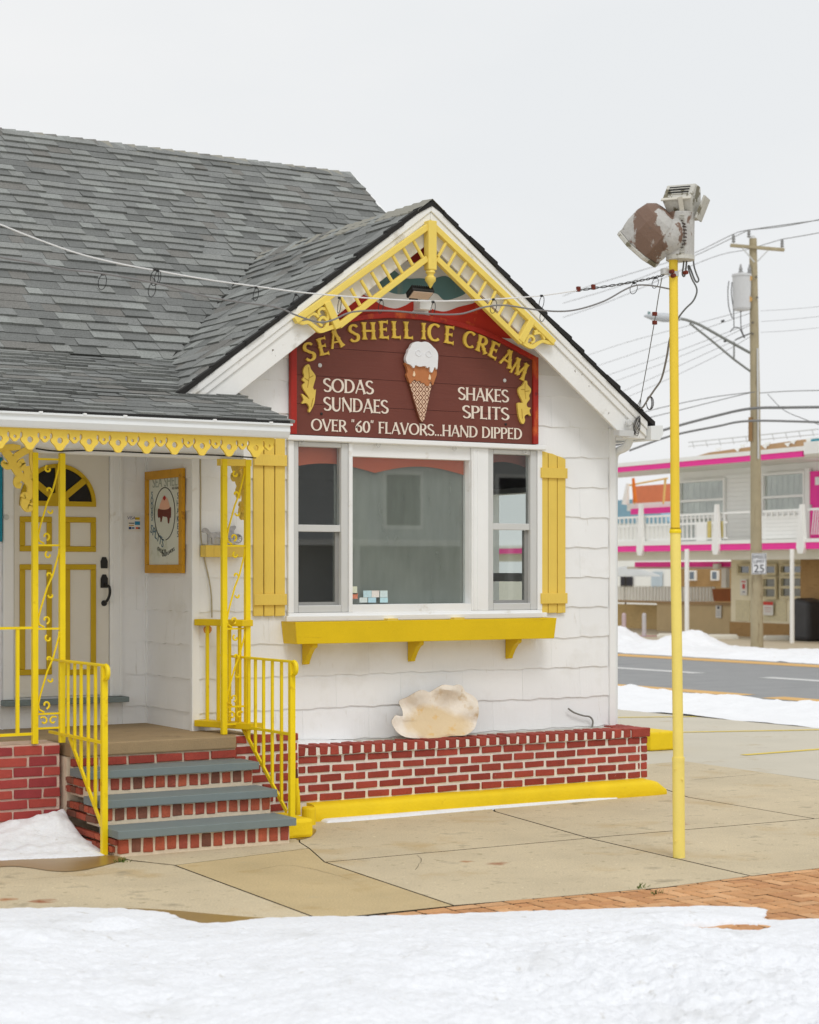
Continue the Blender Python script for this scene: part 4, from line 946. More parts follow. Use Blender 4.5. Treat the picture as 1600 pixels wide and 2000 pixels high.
# frame moulding round the sides and the arch
fw = .042
def frame_poly(outer, inner, Y, dep, name):
    n = len(outer); vs = [(x, Y - dep, z) for x, z in outer] + [(x, Y - dep, z) for x, z in inner] + [(x, Y + .02, z) for x, z in outer] + [(x, Y - .001, z) for x, z in inner]
    fs = []
    for i in range(n - 1): fs += [(i, i + 1, n + i + 1, n + i), (i, 2 * n + i, 2 * n + i + 1, i + 1), (n + i, n + i + 1, 3 * n + i + 1, 3 * n + i)]
    fs += [(0, n, 3 * n, 2 * n), (n - 1, 3 * n - 1, 4 * n - 1, 2 * n - 1)]
    return MB().add(vs, fs).build(name, SIGNRED, sign, bevel=.006)
frame_poly([(sx0 - .012, sz0), (sx0 - .012, top[0][1] + .012)], [(sx0 + fw, sz0), (sx0 + fw, top[0][1] + .03)], YS, .022, 'frame_stile')
frame_poly([(sx1 + .012, top[-1][1] + .012), (sx1 + .012, sz0)], [(sx1 - fw, top[-1][1] + .02), (sx1 - fw, sz0)], YS, .0225, 'frame_stile')
frame_poly([(x, z + .012) for x, z in top], [(min(max(x, sx0 + fw), sx1 - fw), z - fw * (.8 if 0 < i < len(top) - 1 else .3)) for i, (x, z) in enumerate(top)], YS, .024, 'arched_moulding')
# arched gold letters
ARCH = [('S', (163, 888), (143, 783)), ('E', (243, 852), (220, 757)), ('A', (314, 812), (292, 715)), ('S', (412, 780), (402, 680)), ('H', (494, 766), (488, 668)), ('E', (580, 759), (576, 662)),
        ('L', (650, 758), (646, 662)), ('L', (719, 761), (716, 665)), ('I', (803, 765), (803, 672)), ('C', (860, 775), (864, 676)), ('E', (948, 788), (954, 692)),
        ('C', (1056, 812), (1070, 720)), ('R', (1127, 838), (1148, 750)), ('E', (1192, 868), (1218, 785)), ('A', (1264, 916), (1297, 830)), ('M', (1330, 975), (1368, 890))]
for ch, b, t in ARCH:
    B = Vector(zp3(*b, YS)); Tp = Vector(zp3(*t, YS)); up = Tp - B; h = up.length; up /= h; rt = Vector((up.y, -up.x)); w = glyph(ch)[0]; sxc = 1.07 if ch not in 'IM' else 1.0
    mb = MB(); glyph_mesh(mb, ch, lambda x, y, d: ((B + rt * ((x - w / 2) * h * sxc) + up * (y * h)).x, YS - .0 - d, (B + rt * ((x - w / 2) * h * sxc) + up * (y * h)).y), .018, 1.16, True)
    mb.build('letter', GOLD, sign)
def line(s, a, b, cap):
    A = Vector(zp3(*a, YS)); Bq = Vector(zp3(*b, YS)); z = (A.y + Bq.y) / 2; W = Bq.x - A.x; h = cap / 2.909 * .00447; k = W / (text_width(s) * h); x = A.x
    for ch in s:
        w = glyph(ch)[0]
        if ch != ' ':
            mb = MB(); glyph_mesh(mb, ch, lambda gx, gy, d: (x + gx * h * k, YS - .0016 - d, z + gy * h), .004); mb.build('letter', LWHITE, sign)
        x += w * h * k
line('SODAS', (235, 1064), (522, 1076), 72); line('SUNDAES', (236, 1172), (606, 1184), 72)
line('OVER "60" FLAVORS...HAND DIPPED', (166, 1282), (1367, 1334), 62); line('SHAKES', (1001, 1108), (1290, 1123), 70); line('SPLITS', (1026, 1210), (1292, 1226), 70)
# carved cone: white scoop dripping over caramel, waffle cone with raised lattice
def cc(x, y, Y=YS): p = atY(760 + x / 10, 640 + y / 10, Y); return (p.x, p.z)
cone = sub('carved_cone', (*[cc(580, 1850)[0], YS], cc(580, 1850)[1]), sign)
CARAMEL = mat('caramel_paint', (186, 118, 72), .5, .06, 14); WAF = mat('waffle_cream_paint', (228, 196, 170), .55, .05, 14); WAFD = mat('waffle_groove_brown', (120, 70, 50), .6, .08, 14); SCOOP = mat('scoop_white_paint', (232, 233, 236), .45, .02, 10)
WY = YS - .012
flat_shape(cone, 'waffle_cone', [cc(*p) for p in [(345, 1060), (800, 1060), (790, 1160), (740, 1420), (660, 1800), (640, 1840), (610, 1850), (580, 1835), (540, 1730), (440, 1400), (375, 1150)]], WY, .03, WAFD, n=0)
conepoly = [cc(*p) for p in [(352, 1040), (800, 1040), (784, 1170), (735, 1425), (655, 1795), (610, 1840), (585, 1830), (545, 1730), (446, 1400), (380, 1160)]]
def clip_conv(poly, conv):
    A = sum(conv[i][0] * conv[(i + 1) % len(conv)][1] - conv[(i + 1) % len(conv)][0] * conv[i][1] for i in range(len(conv)))
    return clip_tri2(poly, conv if A > 0 else conv[::-1])
def clip_tri2(poly, T):
    out_ = list(poly)
    for i in range(len(T)):
        a, b = T[i], T[(i + 1) % len(T)]; inp = out_; out_ = []
        sf = lambda p: (b[0] - a[0]) * (p[1] - a[1]) - (b[1] - a[1]) * (p[0] - a[0])
        for j in range(len(inp)):
            p, q = inp[j - 1], inp[j]; sp, sq = sf(p), sf(q)
            if (sp >= 0) != (sq >= 0): t = sp / (sp - sq); out_.append((p[0] + (q[0] - p[0]) * t, p[1] + (q[1] - p[1]) * t))
            if sq >= 0: out_.append(q)
        if not out_: return []
    return out_
hull = [conepoly[i] for i in (0, 1, 2, 4, 5, 6, 9)]
dx, dy_ = 62, 82
for fam in range(2):
    for k in range(-14, 24):
        x0_ = 580 + k * 2 * dx; sgn = 1 if fam == 0 else -1
        c1_, c2_ = Vector((x0_ - sgn * 900, 1290 - 900 * dy_ / dx)), Vector((x0_ + sgn * 900, 1290 + 900 * dy_ / dx)); d = (c2_ - c1_).normalized(); n = Vector((-d.y, d.x)) * 9
        q = clip_conv([cc(*(c1_ + n)), cc(*(c2_ + n)), cc(*(c2_ - n)), cc(*(c1_ - n))], hull)
        if len(q) >= 3: MB().prism([(x, WY - .0155 - fam * .001, z) for x, z in q], (0, -.004, 0)).build('waffle_rib', WAF, cone)
for i in range(-5, 6):
    for j in range(-5, 9):
        if (i + j) % 2: continue
        cx_, cy_ = 580 + i * dx, 1290 + dy_ + j * dy_
        q = clip_conv([cc(cx_ - 29, cy_), cc(cx_, cy_ - 38), cc(cx_ + 29, cy_), cc(cx_, cy_ + 38)], hull)
        if len(q) >= 3: MB().prism([(x, WY - .0155, z) for x, z in q], (0, -.0015, 0)).build('waffle_square', WAF, cone)
flat_shape(cone, 'caramel_layer', [cc(*p) for p in [(268, 690), (300, 780), (318, 870), (298, 930), (325, 1000), (345, 1060), (375, 1100), (400, 1060), (455, 1022), (500, 1052), (560, 1045), (590, 1080), (640, 1090), (680, 1135), (725, 1140), (760, 1050), (790, 1080), (810, 1130), (850, 1020), (882, 930), (884, 840), (870, 700), (600, 650), (400, 660)]], WY - .012, .03, CARAMEL, n=3)
flat_shape(cone, 'white_scoop', [cc(*p) for p in [(258, 640), (268, 560), (295, 500), (310, 440), (345, 400), (375, 335), (430, 295), (500, 285), (560, 296), (620, 286), (690, 300), (750, 345), (790, 390), (840, 440), (878, 510), (886, 590), (880, 680), (876, 770), (862, 828), (845, 800), (815, 785), (798, 830), (770, 885), (735, 870), (725, 790), (700, 780), (672, 800), (640, 760), (560, 770), (520, 772), (460, 745), (440, 750), (418, 800), (392, 780), (350, 735), (290, 712)]], WY - .03, .035, SCOOP, n=3)
for (x, y) in ((435, 920), (740, 985)):
    flat_shape(cone, 'drip', [cc(x, y - 65), cc(x + 22, y - 5), cc(x + 16, y + 32), cc(x, y + 40), cc(x - 22, y + 25), cc(x - 18, y - 10)], WY - .03, .008, mat('drip_cream', (240, 214, 180), .5, .03, 10))
for (x, y) in ((500, 500), (700, 520)):
    MB().tube([(*(lambda a: (a[0], WY - .049))(cc(x + 70 * math.cos(t) * (1 - t / 14), y + 70 * math.sin(t) * (1 - t / 14))), cc(x + 70 * math.cos(t) * (1 - t / 14), y + 70 * math.sin(t) * (1 - t / 14))[1]) for t in np.linspace(.5, 6.5, 24)], .0035, 5).build('carved_swirl', SCOOP, cone)
# leaf ornaments
def leaf(pts, veins, name='leaf_ornament'):
    P = [zp3(*p, YS) for p in pts]; o = flat_shape(sign, name, P, YS - .012, .022, LEAF, n=3); o.modifiers.new('soft_edges', 'BEVEL').width = .006
    for v in veins:
        MB().tube([(zp3(*p, YS)[0], YS - .024, zp3(*p, YS)[1]) for p in v], .003, 5).build('leaf_vein', mat('leaf_vein_ochre', (176, 142, 56), .6, .05, 10), sign)
leaf([(140, 908), (152, 912), (160, 935), (182, 965), (186, 985), (178, 1015), (172, 1040), (182, 1055), (188, 1050), (184, 1090), (178, 1130), (162, 1165), (152, 1180), (146, 1172), (150, 1150), (135, 1128), (108, 1130), (118, 1108), (106, 1075), (125, 1085), (150, 1105), (138, 1080), (115, 1045), (112, 1025), (125, 1010), (110, 995), (122, 975), (116, 950), (122, 925)], [[(146, 925), (150, 980), (140, 1040)], [(148, 985), (172, 972)], [(146, 1000), (124, 985)], [(160, 1150), (172, 1100)]])
leaf([(1376, 1000), (1388, 1005), (1390, 1022), (1408, 1045), (1408, 1065), (1398, 1085), (1402, 1105), (1385, 1130), (1390, 1150), (1408, 1155), (1400, 1170), (1408, 1200), (1390, 1190), (1372, 1205), (1376, 1225), (1366, 1246), (1352, 1235), (1340, 1200), (1336, 1170), (1332, 1130), (1345, 1125), (1362, 1125), (1350, 1095), (1338, 1065), (1342, 1040), (1362, 1025)], [[(1376, 1015), (1374, 1060), (1380, 1105)], [(1375, 1062), (1398, 1058)], [(1374, 1050), (1352, 1050)], [(1360, 1215), (1356, 1160)]])
for (x, y, r, m) in ((217, 912, .017, GREYTRIM), (1267, 998, .016, GREYTRIM), (226, 1188, .011, DARK), (1273, 1247, .011, DARK)):
    p = zp3(x, y, YS); MB().lathe((p[0], YS - .001, p[1]), [(r, 0), (r, .005), (r * .6, .008)], 14, (0, -1, 0)).build('screw_washer', m, sign)

# floodlight over the sign
fl = thing('floodlight', atY(825, 600, YW - .1), 'small black finned floodlight above the shop sign', 'light')
p = atY(824, 597, YW - .06); MB().box(p.x - .06, p.x + .06, YW - .13, YW - .02, p.z - .04, p.z + .045).build('junction_box', TRIM, fl, bevel=.008)
c = atY(825, 577, YW - .3); MB().box(c.x - .02, c.x + .02, YW - .2, YW - .125, p.z + .02, p.z + .05).build('arm', DARK, fl)
ex = Vector((1, 0, 0)); ey = Vector((0, -.8, .45)).normalized(); ez = ex.cross(ey)
oo = Vector((c.x - .1, YW - .22, c.z - .02))
MB().obox(oo, ex * .21, ey * .115, Vector((0, .45, .8)).normalized() * .026).build('housing', DARK, fl, bevel=.006)
for i in range(12): MB().obox(oo + ex * (.006 + i * .0172) + Vector((0, .45, .8)).normalized() * .0265, ex * .006, ey * .115, Vector((0, .45, .8)).normalized() * .026).build('fin', DARK, fl)
MB().obox(oo + ex * .012 + ey * .012 - Vector((0, .45, .8)).normalized() * .006, ex * .186, ey * .09, Vector((0, .45, .8)).normalized() * .005).build('lens', mat('led_lens', (214, 190, 170), .3, .15, 60), fl)

# ---------------------------------------------------------------- shutters
def shutter(us, vtop, vbot, battens, arch_r):
    s = sub('shutter', (atY(us[0][0], vbot, YW).x, YW, atY(us[0][0], vbot, YW).z), shop); Yb = YW - .035
    zb = atY((us[0][0] + us[-1][1]) / 2, vbot, Yb).z
    for i, (u0, u1) in enumerate(us):
        x0, x1 = atY(u0, 1100, Yb).x, atY(u1, 1100, Yb).x; z0, z1 = (atY(u0, vtop[i][0], Yb).z, atY(u1, vtop[i][1], Yb).z)
        MB().prism([(x0, Yb, zb + random.uniform(-.004, .004)), (x1, Yb, zb), (x1, Yb, z1), (x0 * .5 + x1 * .5, Yb, (z0 + z1) / 2 + .004), (x0, Yb, z0)], (0, .022, 0)).build('board', YELSHUT, s, bevel=.003)
    xa_, xb_ = atY(us[0][0], 1100, Yb).x, atY(us[-1][1] , 1100, Yb).x
    for (va, vb_) in battens:
        um = (us[0][0] + us[-1][1]) / 2; za_, zb2 = atY(um, vb_, Yb).z, atY(um, va, Yb).z
        MB().box(xa_ - .004, xb_ + .008, Yb - .02, Yb - .001, za_, zb2).build('batten', YELSHUT, s, bevel=.003)
shutter([(1056, 1070.5), (1071.8, 1088.3), (1089.6, 1105)], [(881, 884), (884.5, 890), (890.5, 897)], 1197, [(914, 934), (1158.5, 1179)], 0)
shutter([(496, 514.6), (516.6, 536), (538, 557)], [(866, 862), (861, 858), (857, 855)], 1203, [(888, 910), (1160, 1182)], 0)

# ---------------------------------------------------------------- flower box under the window
fb = thing('flower_box', atY(820, 1255, YW), 'long deep yellow flower box under the bay window', 'flower box')
xl, xrr = atY(548, 1214, YW).x, atY(1090, 1208, YW - .27).x
yfr = atX(577, 1215, xl).y; yfr = max(yfr, YW - .3)
zt_, zb2 = atY(820, 1211, yfr).z, atY(820, 1253, yfr).z
sl_ = .02
MB().prism([(xl, yfr, zt_), (xrr, yfr, zt_), (xrr - sl_, yfr + .01, zb2), (xl + sl_, yfr + .01, zb2)], (0, .02, 0)).build('front_board', YELBOX, fb, bevel=.003)
for xx, s in ((xl, 1), (xrr, -1)):
    MB().add([(xx, yfr + .021, zt_), (xx, YW - .012, zt_), (xx + s * sl_, YW - .012, zb2), (xx + s * sl_, yfr + .031, zb2), (xx + s * .02, yfr + .021, zt_), (xx + s * .02, YW - .012, zt_), (xx + s * (sl_ + .02), YW - .012, zb2), (xx + s * (sl_ + .02), yfr + .031, zb2)], [(0, 1, 2, 3), (4, 7, 6, 5), (0, 4, 5, 1), (2, 6, 7, 3), (1, 5, 6, 2), (0, 3, 7, 4)]).build('end_board', YELBOX, fb)
MB().box(xl + .05, xrr - .05, yfr + .035, YW - .014, zb2 + .004, zb2 + .022).build('bottom_board', YELBOX, fb)
for u in (779, 842) : pass
for u in (764, 894):
    p = atY(u, 1208, YW - .1); MB().box(p.x - .05, p.x + .05, YW - .13, YW - .05, zt_ - .02, zt_ + .012).build('spacer_block', YELPALE, fb)
for u in (604, 811, 1002):
    x = atY(u + 3, 1275, YW - .12).x; w = .045
    pts = [(YW - .012, zb2 - .001), (yfr + .05, zb2 - .001), (yfr + .055, zb2 - .03), (yfr + .1, zb2 - .05), (yfr + .14, zb2 - .09), (YW - .07, zb2 - .15), (YW - .065, zb2 - .17), (YW - .012, zb2 - .175)]
    MB().prism([(x - w / 2, y, z) for y, z in pts], (w, 0, 0)).build('bracket', YELBOX, fb, bevel=.006)

# ---------------------------------------------------------------- front door
door = sub('front_door', (5.45, YD, .93), shop)
def dX(u): return atY(u, 1200, YD).x
def dZ(u, v): return atY(u, v, YD).z
DOORW = mat('door_white_paint', (226, 222, 212), .5, .03, 2, bump=.08, bscale=40)
dx0, dx1, dz0, dz1 = 5.055, 5.85, .945, 2.95
MB().box(dx0, dx1, YD - .02, YD - .001, dz0, dz1).build('leaf', DOORW, door, bevel=.004)
for (u0, u1, v0, v1) in ((36, 99, 1009, 1077), (124, 185, 1010, 1078), (36, 99, 1102, 1318), (124, 185, 1102, 1318)):
    x0, x1, z0, z1 = dX(u0), dX(u1), dZ((u0 + u1) / 2, v1), dZ((u0 + u1) / 2, v0); w = .045; m = MB(); y0, y1 = YD - .036, YD - .0205
    m.box(x0, x1, y0, y1, z0, z0 + w); m.box(x0, x1, y0, y1, z1 - w, z1); m.box(x0, x0 + w, y0, y1, z0 + w, z1 - w); m.box(x1 - w, x1, y0, y1, z0 + w, z1 - w)
    m.build('panel_moulding', YELMOLD, door, bevel=.006)
fx, fz, frx, frz = (dX(36) + dX(184)) / 2, dZ(110, 986), (dX(184) - dX(36)) / 2, dZ(110, 906) - dZ(110, 986)
fan = sub('fan_window', (fx, YD, fz), door)
half = lambda k, n=28: [(fx + frx * k * math.cos(math.pi * i / n), fz + .012 + (frz - .012) * k * math.sin(math.pi * i / n)) for i in range(n + 1)]
vs, fs = cutout2d([half(.96)], .003); MB().add(on_plane(vs, **XZ(YD - .024)), fs).build('pane', mat('door_glass_dark', (40, 37, 35), .12, .25, 7, spec=.18), fan)
ho, hi_ = half(1.0), half(.9); n = len(ho)
MB().add([(x, YD - .042, z) for x, z in ho + hi_] + [(x, YD - .0205, z) for x, z in ho + hi_], [q for i in range(n - 1) for q in ((i, i + 1, n + i + 1, n + i), (i, 2 * n + i, 2 * n + i + 1, i + 1), (n + i, n + i + 1, 3 * n + i + 1, 3 * n + i))]).build('arch_moulding', YELMOLD, fan)
MB().box(fx - frx, fx + frx, YD - .0425, YD - .0205, fz - .012, fz + .028).build('sill_moulding', YELMOLD, fan)
for a_ in (38, 90, 142):
    d = Vector((math.cos(math.radians(a_)) * frx * .93, 0, math.sin(math.radians(a_)) * frz * .93)); MB().bar(Vector((fx, YD - .034, fz + .02)), Vector((fx, YD - .034, fz + .02)) + d, .05, .016, (0, 1, 0)).build('muntin', YELMOLD, fan)
vs, fs = cutout2d([[(fx + .09 * math.cos(math.pi * i / 10), fz + .01 + .09 * math.sin(math.pi * i / 10)) for i in range(11)]], .02); MB().add(on_plane(vs, **XZ(YD - .036)), fs).build('hub', YELMOLD, fan)
# lock and handle
px = dX(201)
MB().prism([(px - .028, YD - .034, dZ(201, 1110)), (px + .028, YD - .034, dZ(201, 1110)), (px + .03, YD - .034, dZ(201, 1096)), (px + .016, YD - .034, dZ(201, 1088)), (px - .016, YD - .034, dZ(201, 1088)), (px - .03, YD - .034, dZ(201, 1096))], (0, .013, 0)).build('deadbolt', DARK, door, bevel=.003)
hb = MB().prism([(px - .03, YD - .034, dZ(201, 1148)), (px + .03, YD - .034, dZ(201, 1148)), (px + .032, YD - .034, dZ(201, 1130)), (px + .014, YD - .034, dZ(201, 1122)), (px - .014, YD - .034, dZ(201, 1122)), (px - .03, YD - .034, dZ(201, 1130))], (0, .013, 0)).build('handle', DARK, door, bevel=.003)
MB().tube(smooth_path([Vector((px, YD - .04, dZ(201, 1142))), Vector((px + .02, YD - .085, dZ(201, 1146))), Vector((px + .022, YD - .09, dZ(201, 1160))), Vector((px + .008, YD - .075, dZ(201, 1172))), Vector((px, YD - .04, dZ(201, 1176)))], 6), .011, 8).build('grip', DARK, hb, smooth=True)
MB().lathe((px, YD - .021, dZ(201, 1178)), [(.024, 0), (.024, .01), (.012, .016)], 14, (0, -1, 0)).build('handle_foot', DARK, hb)
# frame and threshold
MB().box(4.965, dx0 - .004, YD - .03, YD - .001, .93, 3.05).box(dx1 + .004, 5.968, YD - .03, YD - .001, .93, 3.05).box(dx0 - .004, dx1 + .004, YD - .03, YD - .001, dz1 + .004, 3.05).build('door_casing', TRIM, shop, bevel=.006)
MB().box(dx1 + .03, dx1 + .05, YD - .037, YD - .0305, .94, 2.99).box(dx1 + .085, dx1 + .1, YD - .037, YD - .0305, .94, 2.99).build('casing_bead', TRIM, shop)
MB().box(4.95, 5.985, YD - .12, YD - .001, .885, .928).build('threshold', SLATE, shop, bevel=.004)
q = atY(12, 1010, YD - .03); MB().lathe(q, [(.022, 0), (.022, .01), (.01, .016)], 12, (0, -1, 0)).build('doorbell', GREYTRIM, shop)
TEAL = mat('teal_shutter_paint', (8, 134, 160), .5, .04, 4)
q = atY(4.5, 1058, YD - .04); MB().box(q.x - .35, q.x, YD - .045, YD - .013, q.z, atY(4.5, 893, YD - .04).z).build('teal_shutter', TEAL, shop, bevel=.004)

# payment card stickers by the door
st = thing('card_sticker', atY(261, 1037, YD), 'white sticker of payment card logos beside the front door', 'sticker')
x0, x1, z0, z1 = atY(248, 1020, YD).x, atY(274, 1020, YD).x, atY(261, 1038, YD).z, atY(261, 1008, YD).z
ys = YD - .014
MB().box(x0, x1, ys - .001, ys, z0, z1).build('backing', mat('sticker_white', (234, 232, 226), .5, .02, 10), st)
for (fx0, fx1, fz0, fz1, c_) in ((.56, .9, .76, .92, (206, 176, 40)), (.54, .92, .42, .66, (44, 138, 186)), (.08, .5, .5, .56, (60, 60, 70)), (.1, .46, .36, .42, (206, 160, 60)), (.08, .28, .14, .3, (50, 70, 120)), (.32, .5, .16, .28, (90, 120, 160)), (.6, .78, .16, .28, (210, 90, 60)), (.78, .92, .16, .28, (60, 60, 60))):
    MB().box(x0 + (x1 - x0) * fx0, x0 + (x1 - x0) * fx1, ys - .0025, ys - .0012, z0 + (z1 - z0) * fz0, z0 + (z1 - z0) * fz1).build('logo_patch', mat('logo_%d_%d_%d' % c_, c_, .5, .02, 10), st)
vs, fs = text2d('VISA', .036, .001); MB().add([(x0 + (x1 - x0) * .28 + a, ys - .002 - b_, z0 + (z1 - z0) * .78 + c2) for a, c2, b_ in vs], fs).build('lettering', mat('logo_blue', (36, 52, 120), .5, .02, 10), st)

# ---------------------------------------------------------------- framed poster on the bay's side wall
pf = thing('framed_poster', (XL - .02, 14.0, atX(325, 1119, XL).z), 'framed ice cream poster in an ochre wooden frame beside the door', 'poster')
FRM = mat('ochre_frame_paint', (206, 150, 24), .5, .12, 8, bump=.2, bscale=50, spots=[((150, 96, 20), .6, .12, 14)])
Xp = XL - .018
yb_, ya_ = atX(289, 1000, Xp).y, atX(362, 1000, Xp).y       # far / near vertical edges
z0, z1 = atX(325, 1119.5, Xp).z, atX(325, 918, Xp).z
w = (yb_ - ya_) * .1
w = .052
m = MB(); m.box(Xp - .03, Xp, ya_, yb_, z0, z0 + w * 1.3); m.box(Xp - .03, Xp, ya_, yb_, z1 - w * 1.3, z1); m.box(Xp - .031, Xp, ya_, ya_ + w * 1.25, z0 + w * 1.3, z1 - w * 1.3); m.box(Xp - .031, Xp, yb_ - w, yb_, z0 + w * 1.3, z1 - w * 1.3)
m.build('frame', FRM, pf, bevel=.004)
MB().box(Xp - .012, Xp - .008, ya_ + w, yb_ - w, z0 + w, z1 - w).build('paper', mat("poster_paper", (220, 224, 214), .5, .05, 4, spots=[((190, 196, 176), .6, .15, 5)]), pf)
# picture space: a from left (far) 0..1 to right (near) 1, b from bottom 0 to top 1
PX = lambda a, b, d=0.0: (Xp - .0125 - d, yb_ - w - (yb_ - ya_ - 2 * w) * a, z0 + w * 1.3 + (z1 - z0 - 2.6 * w) * b)
def ppoly(name, pts, m, d, n=4):
    P = smooth2(pts, n) if n else pts; vs, fs = cutout2d([P], .0006); MB().add([PX(a, b, d + c) for a, b, c in vs], fs).build(name, m, pf)
BLU = mat('poster_blue', (70, 110, 132), .6, .1, 20); CHO = mat('poster_chocolate', (110, 50, 40), .6, .06, 20); PNK = mat('poster_peach', (236, 184, 158), .6, .04, 20); CHR = mat('poster_cherry', (176, 36, 36), .6, .04, 20); INK = mat('poster_ink', (56, 60, 56), .6, .1, 20); FADE = mat('poster_faded_ink', (172, 180, 168), .6, .1, 20)
ov = [(.5 + .32 * math.cos(t), .59 + .305 * math.sin(t)) for t in np.linspace(-1.45, 4.6, 44)]
MB().tube([PX(a, b, .001) for a, b in ov], .004, 5).build('oval_line', INK, pf)
ppoly('scoop', [(.33, .645), (.4, .75), (.5, .79), (.6, .75), (.66, .645), (.5, .62)], PNK, .001)
ppoly('chocolate', [(.30, .655), (.37, .645), (.5, .638), (.62, .645), (.69, .665), (.70, .6), (.69, .545), (.66, .535), (.64, .48), (.60, .485), (.58, .545), (.5, .555), (.44, .56), (.40, .5), (.37, .505), (.36, .55), (.30, .55), (.28, .6)], CHO, .002)
ppoly('cherry', [(.45, .775), (.5, .8), (.54, .775), (.5, .745)], CHR, .003)
def ptext(s, pos, m, size, rot=0.0):
    vs, fs = text2d(s, size, .001); k = (yb_ - ya_ - 2 * w); kz = (z1 - z0 - 2.6 * w); c_, s_ = math.cos(rot), math.sin(rot)
    o_ = Vector(PX(*pos, .002)); MB().add([o_ + Vector((-q, -(x * c_ - y * s_), x * s_ + y * c_)) for x, y, q in vs], fs).build('lettering', m, pf)
for i, ch in enumerate('SODAS'): ptext(ch, (.10, .79 - i * .068), BLU, .07)
for i, ch in enumerate('SHAKES'): ptext(ch, (.91, .755 - i * .088), BLU, .07)
for i, ch in enumerate('SPLITS'): ptext(ch, (.07 + i * .07, .375 - i * .034), BLU, .1, -.35)
ptext('SEA SHELL', (.55, .905), FADE, .12); ptext('ICE CREAM', (.84, .865), INK, .028)
for i, ch in enumerate('OVER'): ptext(ch, (.29 + i * .042, .165 - i * .012), INK, .045, -.3)
ptext('60', (.48, .095), INK, .085)
for i, ch in enumerate('FLAVORS'): ptext(ch, (.57 + i * .038, .105 + i * .009), INK, .042, .3)
# ================================================================ porch
YG = 12.29
gz1, gz0 = 3.010, 2.914
gx1 = atY(568, 831, YG).x
MB().prism([(X0R, YG, gz1), (X0R, YG + .008, gz1 - .02), (X0R, YG + .003, gz1 - .05), (X0R, YG + .022, gz0 + .012), (X0R, YG + .03, gz0), (X0R, YG + .1, gz0), (X0R, YG + .1, gz1 - .004)], (gx1 - X0R, 0, 0)).build('porch_gutter', GUTTER, shop, bevel=.003)
MB().box(X0R, gx1 + .012, YG - .01, YG + .004, gz1 - .006, gz1 + .008).build('gutter_lip', GUTTER, shop)
for u in (80, 166, 245, 420, 530):
    p = atY(u, 805 + u * .046, YG - .008); MB().box(p.x - .012, p.x + .012, YG - .014, YG + .06, gz1 + .004, gz1 + .016).build('gutter_strap', TRIM, shop)
# scalloped valance
YV = 12.375
bigs = [58, 117, 173.5, 230.5, 286.5, 341, 395, 448, 499]; bx = [atY(u, 860, YV).x for u in bigs]
per = (bx[-1] - bx[0]) / (len(bx) - 1); b0 = bx[0]; xr_end = atY(535, 870, YV).x
zv = gz0 + .012
half_ = [(0, -.158), (.06, -.156), (.1, -.15), (.135, -.139), (.155, -.132), (.185, -.122), (.22, -.114), (.265, -.106), (.30, -.096), (.307, -.084), (.28, -.077), (.25, -.069), (.24, -.055), (.255, -.042), (.29, -.036)]
small_ = [(.325, -.044), (.338, -.06), (.325, -.072), (.335, -.08), (.37, -.083), (.41, -.093), (.45, -.102), (.5, -.105)]
full = [(-x, y) for x, y in half_[::-1]] + half_[1:] + small_ + [(1 - x, y) for x, y in small_[-2::-1]] + [(.71, -.036)]
cir = lambda c_, z_, r: [(c_ + r * math.cos(a), z_ + r * math.sin(a)) for a in np.linspace(0, 2 * math.pi, 15)[:-1]]
for k in range(-9, len(bigs) + 1):
    cx = b0 + k * per
    if cx - .29 * per > xr_end - .03: break
    bot = [(cx + x * per, zv + y) for x, y in full]; xe = min(bot[-1][0], xr_end)
    bot = [p for p in bot if p[0] <= xe - .0003] + [(xe - .0003, zv + (-.036 if xe < xr_end else -.07))]
    bot[0] = (bot[0][0] + .0004, bot[0][1])
    loops = [bot + [(xe - .0003, zv), (bot[0][0], zv)]]
    if cx + .05 < xr_end: loops.append(cir(cx, zv - .088, .021))
    if cx + .5 * per + .03 < xr_end: loops.append(cir(cx + .5 * per, zv - .07, .0115))
    vs, fs = cutout2d(loops, .022); MB().add(on_plane(vs, **XZ(YV)), fs).build('valance_drop', YELVAL, shop)
MB().box(X0R, xr_end, YV - .011, YV + .011, zv + .0006, zv + .03).build('valance_rail', YELVAL, shop)
MB().box(X0R, RXE - .05, 13.0, 13.1, 2.79, 2.93).build('porch_beam', TRIM, shop)
MB().box(X0R, RXE - .06, YV + .02, 13.0, 2.932, 2.944).build('porch_soffit', TRIM, shop)
MB().box(X0R, XL - .03, 13.1, YD - .03, 2.935, 2.95).build('porch_ceiling', TRIM, shop)
MB().prism([(RXE - .03, LE_Y, LE_Z - .04), (RXE - .03, YW - .014, zmain(YW) - .04), (RXE - .03, YW - .014, 2.93), (RXE - .03, LE_Y + .06, 2.93)], (.02, 0, 0)).build('roof_end_board', TRIM, shop)
wire = [atY(70, 876, 12.98), atY(110, 881, 12.98), atY(180, 880, 12.98), atY(300, 885, 12.98), atY(420, 889, 12.98), atY(500, 894, 12.98)]
tag(MB().tube(smooth_path(wire, 6), .006, 6).build('porch_wire', DARK), 'dark wire strung along the porch beam under the yellow valance', 'wire')

